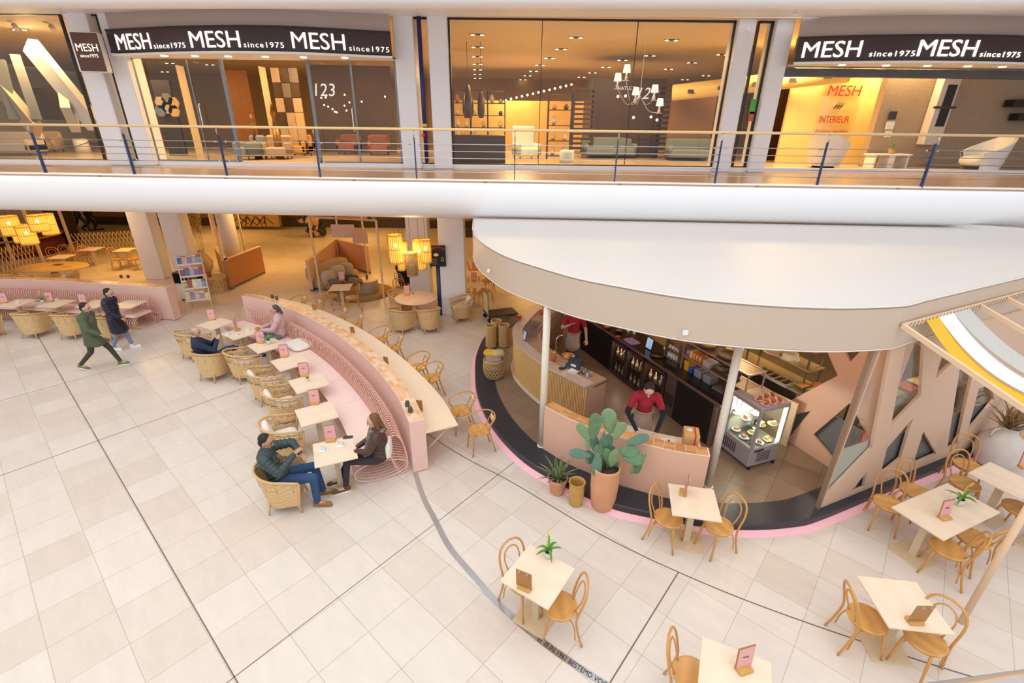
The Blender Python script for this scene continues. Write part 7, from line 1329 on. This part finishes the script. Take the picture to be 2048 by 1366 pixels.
def person(label, loc, rz, J, c, name='person', vox=.0065, skin=SKIN):
    # J: joints in the figure's own frame (it faces +X). c: clothing description
    t = thing(name, label, 'person', loc, rz); g = lambda k: V(J[k]); P, Wt, Ch, Nk, Hd = g('pelvis'), g('waist'), g('chest'), g('neck'), g('head'); look = V(J.get('look', (1, 0, 0))).normalized()
    right = look.cross(V((0, 0, 1))).normalized(); up = right.cross(look).normalized(); HM = Matrix((look, -right, up)).transposed(); f = c.get('fem', 0); k = .93 if f else 1.0
    b = MB(); cap(b, P, Wt, .135 * k, .115 * k); cap(b, Wt, Ch, .115 * k, .125 * k); sl, sr = g('shL'), g('shR'); m = (sl + sr) / 2; cap(b, m.lerp(sl, .72), m.lerp(sr, .72), .07 * k, .07 * k); cap(b, Ch, m, .12 * k, .08); cap(b, Nk - up * .03, Hd - up * .05, .055 * k, .052 * k)
    b.ell(Hd + up * .02, (.098, .078, .105), 20, 14, HM); b.ell(Hd - up * .045 + look * .025, (.066, .056, .068), 16, 10, HM); cap(b, Hd + look * .088 + up * .012, Hd + look * .112 - up * .02, .010, .015); b.ell(Hd + look * .078 - up * .06, (.022, .026, .012), 10, 6, HM); b.ell(Hd + look * .07 - up * .095, (.026, .026, .02), 10, 6, HM)
    for s in (-1, 1): b.ell(Hd - right * s * .08 - up * .005 - look * .005, (.018, .010, .030), 10, 6, HM)
    for q, s in (('L', 1), ('R', -1)):
        sh, el, wr, hp, kn, an = g('sh' + q), g('el' + q), g('wr' + q), g('hp' + q), g('kn' + q), g('an' + q); cap(b, sh, el, .052 * k, .040 * k); cap(b, el, wr, .040 * k, .026 * k)
        hd = V(J.get('hd' + q, (wr - el))); hn = V(J.get('hn' + q, (0, 0, -1))); hand(b, wr, hd, hn, -s, J.get('curl', .6)); cap(b, hp, kn, .088 * k, .058 * k); cap(b, kn, an, .055 * k, .036 * k); toe = g('to' + q); cap(b, an - V((0, 0, .02)), toe, .036, .028)
    b = remesh(b, vox, 'body', skin, t)
    e = MB(); [e.ell(Hd + look * .090 - right * s * .032 + up * .018, (.008, .014, .009), 8, 6, HM) for s in (-1, 1)]; e.build('eyes', mat('eye_dark', (.03, .02, .015), .2), b); e = MB(); [e.ell(Hd + look * .094 - right * s * .033 + up * .040, (.006, .020, .004), 8, 5, HM) for s in (-1, 1)]; e.build('eyebrows', mat('brow', (.06, .035, .02), .8), b); e = MB(); e.ell(Hd + look * .098 - up * .058, (.006, .021, .004), 10, 5, HM); e.build('mouth', mat('lips', (.42, .14, .12), .5), b)
    if c.get('hair'):
        hm, style = c['hair']; h = MB(); h.ell(Hd + up * .050 - look * .030, (.094, .084, .088), 20, 12, HM)
        h.ell(Hd - look * .046 - up * .005, (.064, .081, .088), 16, 10, HM)
        if style == 'long':
            for s in (-1, 1): cap(h, Hd - right * s * .065 + up * .03 - look * .02, Hd - right * s * .085 - up * .20 - look * .02, .038, .030); cap(h, Hd - right * s * .085 - up * .12 - look * .02, Hd - right * s * .075 - up * .28 + look * .03, .032, .018)
            cap(h, Hd - look * .06, Hd - look * .09 - up * .24, .06, .035)
        if style in ('bun', 'tail'): cap(h, Hd - look * .10 + up * .0, Hd - look * .13 - up * (.14 if style == 'tail' else -.02), .042, .028)
        remesh(h, .009, 'hair', hm, t) if style != 'short' else remesh(h, .008, 'hair', hm, t)
    # trousers
    tr = MB(); inf = c.get('leg', .014); cap(tr, P, P.lerp(Wt, .5), .145 * k, .135 * k); [(cap(tr, g('hp' + q), g('kn' + q), .094 * k + inf * .5, .060 * k + inf), cap(tr, g('kn' + q), g('an' + q) + V((0, 0, .0)), .058 * k + inf, .042 * k + inf)) for q in 'LR']; remesh(tr, .011, 'trousers', c['trousers'], t)
    for q in 'LR':
        an, toe = g('an' + q), g('to' + q); d = V((toe.x - an.x, toe.y - an.y, 0)); d = d.normalized() if d.length > .02 else V((1, 0, 0)); fd = (toe - (an - V((0, 0, .05)))).normalized(); s = MB(); heel = an - V((0, 0, .045)) - fd * .035; cap(s, heel, toe, .042, .038); cap(s, an + V((0, 0, .012)), heel, .047, .045); sh = remesh(s, .009, 'shoe', c['shoes'], t)
        s = MB(); s.ell((heel + toe) / 2 - V((0, 0, .036)), ((toe - heel).length / 2 + .045, .043, .014), 16, 6, Matrix.Rotation(atan2(fd.y, fd.x), 3, 'Z') @ Matrix.Rotation(-math.asin(max(-1, min(1, fd.z))), 3, 'Y'), .6); s.build('sole', c.get('sole', WHITE), sh)
    # top / jacket
    j = MB(); q_ = c.get('puff', 0); i = c.get('top_r', .02); fn = (lambda a, b_, ra, rb, n: puffs(j, a, b_, ra, rb, n)) if q_ else (lambda a, b_, ra, rb, n: cap(j, a, b_, ra, rb))
    fn(P + V((0, 0, .02)), Wt, .14 * k + i, .125 * k + i, 2); fn(Wt, Ch, .12 * k + i, .135 * k + i, 4); fn(m.lerp(sl, .75), m.lerp(sr, .75), .078 + i, .078 + i, 5); cap(j, Ch, m, .125 * k + i, .088 + i); cap(j, Nk - up * .03, Nk + up * .01, .07, .064 if not c.get('collar') else .08)
    cut = c.get('sleeve', .93)
    for q in 'LR': sh, el, wr = g('sh' + q), g('el' + q), g('wr' + q); fn(sh, el if cut > .5 else sh.lerp(el, .6), .06 + i * .9, .048 + i * (.8 if cut > .5 else 1.0), 5 if cut > .5 else 3); (fn(el, el.lerp(wr, cut), .046 + i * .7, .034 + i * .5, 5) if cut > .5 else None)
    if c.get('coat'): [(lambda A, B: j.ell((A + B) / 2, (abs(A.x - B.x) / 2 + .15, abs(A.y - B.y) / 2 + .115, .11), 20, 10, p=.8))(g('hpL').lerp(g('knL'), c['coat'] * n_ / 6), g('hpR').lerp(g('knR'), c['coat'] * n_ / 6)) for n_ in range(7)]; cap(j, P, P - V((0, 0, .12)), .16, .16)
    remesh(j, .011, c.get('top_name', 'jacket'), c['top'], t)
    if c.get('under'):
        u = MB(); u.ell(Ch.lerp(Wt, .55) + V((.085, 0, 0)), (.09, .075, .20), 14, 10, Matrix.Rotation(c.get('lean', 0), 3, 'Y')); remesh(u, .01, c.get('under_name', 'sweater'), c['under'], t)
    if c.get('sleeves2'):
        for q in 'LR': s = MB(); sh, el, wr = g('sh' + q), g('el' + q), g('wr' + q); cap(s, sh.lerp(el, .4), el, .055, .048); cap(s, el, el.lerp(wr, .92), .047, .034); remesh(s, .01, 'sleeve', c['sleeves2'], t)
    if c.get('apron'):
        a = MB(); cap(a, P + V((0, 0, .03)), P.lerp((g('knL') + g('knR')) / 2, .55), .165, .19); remesh(a, .012, 'apron', c['apron'], t); a = MB(); a.tube([P + V((.168 * cos(x), .168 * sin(x), .1)) for x in [2 * pi * n_ / 20 for n_ in range(20)]], .018, 6, True); a.build('apron_string', c['apron'], t)
    if c.get('scarf'):
        s = MB(); s.tube([Nk + V((.10 * cos(x), .10 * sin(x), -.03)) for x in [2 * pi * n_ / 16 for n_ in range(16)]], .04, 8, True); [cap(s, Nk + V((.09, y, -.04)), Wt + V((.235, y * 1.2, c.get('scl', 0))), .05, .045) for y in (-.06, .06)]; remesh(s, .011, 'scarf', c['scarf'], t)
    return t
def seated(lean=0.0, kn=.42, h=0.0, arms='lap', **kw):
    J = dict(pelvis=(-.06, 0, .56 + h), waist=(-.08 - lean * .3, 0, .72 + h), chest=(-.09 - lean * .7, 0, .90 + h), neck=(-.08 - lean, 0, 1.10 + h), head=(-.05 - lean, 0, 1.24 + h), shL=(-.09 - lean * .95, .185, 1.02 + h), shR=(-.09 - lean * .95, -.185, 1.02 + h),
             hpL=(-.02, .09, .54 + h), hpR=(-.02, -.09, .54 + h), knL=(kn, .12, .55 + h * .6), knR=(kn, -.12, .55 + h * .6), anL=(kn + .02, .11, .10), anR=(kn + .02, -.11, .10), toL=(kn + .18, .13, .045), toR=(kn + .18, -.13, .045), elL=(.05 - lean, .24, .78 + h), elR=(.05 - lean, -.24, .78 + h), wrL=(.25, .10, .72 + h), wrR=(.25, -.10, .72 + h))
    J.update(kw); return J
DEN = mat('blue_denim', (.03, .075, .18), .8, var=.25, sc=20); BDEN = mat('black_denim', (.035, .03, .035), .8, var=.3, sc=20); TANS = mat('tan_suede', (.30, .16, .06), .85, var=.15); HB = mat('hair_dark', (.02, .012, .01), .6); HBR = mat('hair_chestnut', (.17, .075, .03), .6, var=.4, sc=25, kind='wave'); PUFG = mat('puffer_bottle_green', (.035, .06, .058), .35, var=.1)
# man in the green jacket
m0 = MANC; rzm = radians(12)
J = seated(.10, .40, 0, knL=(.42, .17, .56), knR=(.46, -.12, .56), anL=(.50, .13, .10), anR=(.45, -.14, .10), toL=(.68, .12, .05), toR=(.64, -.18, .05), elL=(.13, .30, .98), wrL=(.28, .08, .90), elR=(.02, -.27, .82), wrR=(.22, -.02, .97), hdR=(.6, .5, .35), hnR=(.3, .4, -.6), hdL=(.6, -.6, -.3), look=(.9, -.12, -.35), curl=.5)
person('man in a bottle green puffer jacket sitting in a rattan armchair, touching his wrist', (m0.x + .03, m0.y, 0), rzm, J, dict(hair=(HB, 'short'), trousers=DEN, shoes=TANS, sole=TANS, top=PUFG, puff=1, top_r=.035, collar=1, under=mat('striped_sweater', (.16, .05, .06), .9, kind='wavez', col2=(.25, .20, .10), sc=7), top_name='puffer_jacket'), skin=SKD)
# long-haired woman on the bench
pw = at(748, 905, .62); q, d = along(WP, nearest_s(WP, pw)); n_ = V((-d.y, d.x)); pwl = V((q.x, q.y)) - n_ * .60; rw = atan2(-n_.y, -n_.x)
rw = radians(187)
J = seated(-.02, .42, .02, knL=(.46, .11, .57), knR=(.42, -.07, .57), anL=(.52, .18, .11), anR=(.66, -.02, .13), toL=(.70, .24, .05), toR=(.84, .02, .05), elL=(.08, .22, .80), elR=(.08, -.22, .80), wrL=(.31, .07, .74), wrR=(.31, -.05, .73), look=(.92, .2, -.3))
person('long-haired woman in a brown jacket and leopard scarf sitting on the pink bench end', (pwl.x, pwl.y, 0), rw, J, dict(fem=1, hair=(HBR, 'long'), trousers=BDEN, leg=.008, shoes=mat('leopard_sneaker', (.22, .11, .05), .7, kind='vor', col2=(.06, .03, .02), sc=60), top=mat('brown_leather', (.075, .035, .025), .4, var=.2, sc=10), puff=1, top_r=.022, scarf=mat('leopard_scarf', (.03, .028, .028), .9, kind='vor', col2=(.38, .33, .29), sc=30), scl=-.12, top_name='leather_jacket'))
c_ = MB(); c_.ell((0, 0, 0), (.05, .17, .16), 18, 9, p=.55); o = c_.build('back_cushion', CUSH, loc=(pwl.x + n_.x * .22, pwl.y + n_.y * .22, .68)); o.rotation_euler = (0, 0, rw); tag(o, 'off-white cushion behind the back of the long-haired woman', 'cushion')
# bald man with a phone
J = seated(.12, .36, 0, knL=(.38, .10, .56), anL=(.44, .10, .10), toL=(.60, .10, .05), knR=(.36, -.06, .70), anR=(.52, .20, .62), toR=(.60, .30, .56), elL=(.10, .25, .78), elR=(.10, -.24, .80), wrL=(.22, .06, .98), wrR=(.22, -.06, .98), hdL=(.3, -.3, .6), hdR=(.3, .3, .6), look=(.95, 0, -.3), curl=.9)
bm_ = person('bald man in a navy sweater holding a phone, one leg crossed over the other', (BALD.x, BALD.y, 0), radians(35), J, dict(trousers=DEN, shoes=BLACK, sole=BLACK, top=mat('navy_knit', (.02, .03, .07), .85, var=.2, sc=20), top_r=.022, top_name='sweater'))
hr = MB(); hd = V(J['head']); hr.ell(hd + V((-.03, 0, .015)), (.082, .084, .075), 16, 10); hr.build('stubble_hair', mat('grey_stubble', (.32, .25, .22), .9, var=.2, sc=60), bm_)
R_ = Matrix.Rotation(radians(35), 3, 'Z'); q = V((BALD.x, BALD.y, 0)) + R_ @ V((.31, 0, 1.09)); o = MB().bbox((0, 0, 0), (.012, .075, .15), .004).build('phone_body', mat('phone_blue', (.04, .10, .25), .2)); t = thing('mobile_phone', 'dark blue phone held up by the bald man', 'phone', tuple(q), radians(35)); o.parent = t; o.rotation_euler = (0, -.4, 0); s_ = MB().box((-.0065, 0, 0), (.001, .065, .135)).build('screen', mat('phone_screen', (.5, .6, .7), .3, emis=.8), o)
# woman in the pink coat
pp_ = at(553, 668, .60); J = seated(.0, .40, .02, elL=(.06, .25, .80), elR=(.10, -.24, .80), wrL=(.30, .12, .76), wrR=(.32, -.05, .80), look=(.97, .15, -.2)); q, d = along(WP, nearest_s(WP, pp_)); n_ = V((-d.y, d.x)); pp2 = V((q.x, q.y)) - n_ * .58
t = person('woman in a pale pink quilted coat over a red top sitting on the bench', (pp2.x, pp2.y, 0), radians(198), J, dict(fem=1, hair=(mat('hair_ash', (.10, .075, .065), .6), 'tail'), trousers=mat('grey_denim', (.16, .18, .22), .8), shoes=BLACK, top=mat('pink_quilt', (.62, .40, .42), .5, var=.05), puff=1, top_r=.032, under=mat('red_top', (.6, .03, .04), .7), top_name='quilted_coat'))
fh = MB(); fh.tube([V((-.13, y, 1.10 - .25 * y * y)) for y in [-.13 + .26 * i / 10 for i in range(11)]], .035, 8); fh.build('fur_trim', mat('fur_brown', (.30, .2, .14), .95, var=.4, sc=60, bump=.8), t)
q = V((pp2.x, pp2.y, 0)) + Matrix.Rotation(radians(198), 3, 'Z') @ V((.44, .03, .80)); mb = MB(); mb.ell((0, 0, 0), (.07, .055, .05), 16, 9); o = mb.build('bun', mat('toasted_bun', (.50, .25, .06), .6), loc=tuple(q)); o.name = 'bread_roll'; tag(o, 'toasted bread roll held by the woman in the pink coat', 'food')
# walkers
def walker(px, py, rz, label, c, J2, back=0):
    p = at(px, py); J = dict(pelvis=(0, 0, .92), waist=(0, 0, 1.06), chest=(.02, 0, 1.26), neck=(.04, 0, 1.47), head=(.07, 0, 1.60), look=(.93, 0, -.36), shL=(.02, .18, 1.38), shR=(.02, -.18, 1.38), hpL=(0, .09, .88), hpR=(0, -.09, .88), knL=(.20, .09, .50), knR=(-.10, -.09, .48), anL=(.32, .09, .10), anR=(-.42, -.09, .16), toL=(.50, .10, .045), toR=(-.28, -.10, .05), elL=(-.12, .26, 1.12), elR=(.10, -.25, 1.13), wrL=(-.08, .26, .90), wrR=(.28, -.2, .98)); J.update(J2); return person(label, (p.x, p.y, 0), rz, J, c)
walker(208, 735, radians(12), 'walking person in a moss green hooded coat and dark trousers, blue bag at the side', dict(hair=(HB, 'short'), trousers=mat('dark_olive', (.05, .05, .03), .8), leg=.004, shoes=mat('green_sneaker', (.16, .20, .05), .7), top=mat('moss_coat', (.085, .11, .06), .7, var=.1), top_r=.04, coat=.45, collar=1, top_name='coat'), dict(anL=(.36, .09, .09), knL=(.22, .09, .5)))
walker(250, 698, radians(8), 'walking person in a long navy puffer coat with a cap behind the green coat', dict(fem=1, hair=(mat('cap_dark', (.03, .02, .02), .8), 'short'), trousers=mat('faded_jeans', (.20, .26, .36), .8), leg=.006, shoes=WHITE, top=mat('navy_puffer', (.012, .014, .035), .35), puff=1, top_r=.045, coat=.78, collar=1, top_name='puffer_coat'), dict(anL=(.16, .09, .09), knL=(.10, .09, .5), knR=(-.02, -.09, .48), anR=(-.20, -.09, .12), toR=(-.04, -.1, .045), toL=(.34, .1, .045)))
SH_ = dict(hair=(HB, 'short'), trousers=BLACK, shoes=BLACK, sole=BLACK, top=BLACK, top_r=.03)
walker(166, 463, radians(15), 'stroller in black far behind at left, only legs visible under the gallery', SH_, {}); walker(186, 461, radians(15), 'second stroller in black far behind at left, right of the other', SH_, dict(anL=(.1, .09, .09), knR=(0, -.09, .5)))
# baristas
REDS = mat('crimson_polo', (.36, .012, .03), .75, var=.08); APR = mat('apron_taupe', (.36, .26, .21), .85, var=.06); DKG = mat('black_jersey', (.012, .012, .016), .8)
p = at(1302, 775, 1.74); J = dict(pelvis=(-.08, 0, .95), waist=(-.04, 0, 1.08), chest=(.04, 0, 1.27), neck=(.10, 0, 1.46), head=(.17, 0, 1.565), shL=(.06, .18, 1.38), shR=(.06, -.18, 1.38), hpL=(-.08, .09, .9), hpR=(-.08, -.09, .9), knL=(-.04, .10, .5), knR=(-.04, -.10, .5), anL=(-.08, .11, .1), anR=(-.08, -.11, .1), toL=(.08, .13, .045), toR=(.08, -.13, .045), elL=(.14, .30, 1.10), elR=(.14, -.30, 1.10), wrL=(.38, .17, .87), wrR=(.38, -.13, .87), look=(.72, 0, -.69), hdL=(1, -.4, -.1), hdR=(1, .4, -.1), curl=.4)
person('barista with dark hair in a crimson polo bending over papers at the bar desk', (p.x - .02, p.y + .12, .155), radians(-98), J, dict(fem=1, hair=(HB, 'short'), trousers=DKG, shoes=BLACK, sole=BLACK, top=REDS, top_r=.012, sleeve=.1, sleeves2=DKG, apron=APR, top_name='polo_shirt'), skin=mat('skin_light', (.66, .42, .30), .5))
p = at(1148, 655, 1.28); J = dict(pelvis=(0, 0, .92), waist=(0, 0, 1.06), chest=(.02, 0, 1.26), neck=(.04, 0, 1.47), head=(.07, 0, 1.60), shL=(.02, .18, 1.38), shR=(.02, -.18, 1.38), hpL=(0, .09, .88), hpR=(0, -.09, .88), knL=(.08, .09, .49), knR=(-.02, -.09, .48), anL=(.05, .09, .10), anR=(-.12, -.09, .1), toL=(.22, .10, .045), toR=(.04, -.10, .05), elL=(-.02, .28, 1.10), elR=(.12, -.26, 1.14), wrL=(.04, .32, .86), wrR=(.22, -.08, 1.26), hdR=(.2, .5, .5))
person('barista in a crimson shirt and taupe apron walking behind the slatted bar', (p.x, p.y, .155), radians(-105), J, dict(hair=(HB, 'short'), trousers=DEN, shoes=BLACK, sole=BLACK, top=REDS, top_r=.014, sleeve=.1, apron=APR, top_name='t_shirt'))
p = at(795, 572, .5); J = seated(.0, .4, 0); t = person('seated person in a black coat with a beige scarf behind the pendant lamps', (p.x + .15, p.y + .5, 0), radians(60), J, dict(hair=(HB, 'short'), trousers=BLACK, shoes=BLACK, top=mat('black_coat', (.014, .012, .014), .8), top_r=.05, coat=.3, scarf=mat('beige_scarf', (.5, .38, .28), .9, var=.2), top_name='coat')); BC.put((p.x + .12, p.y + .5, 0), radians(60), 'bentwood chair under the black-coated person behind the lamps')
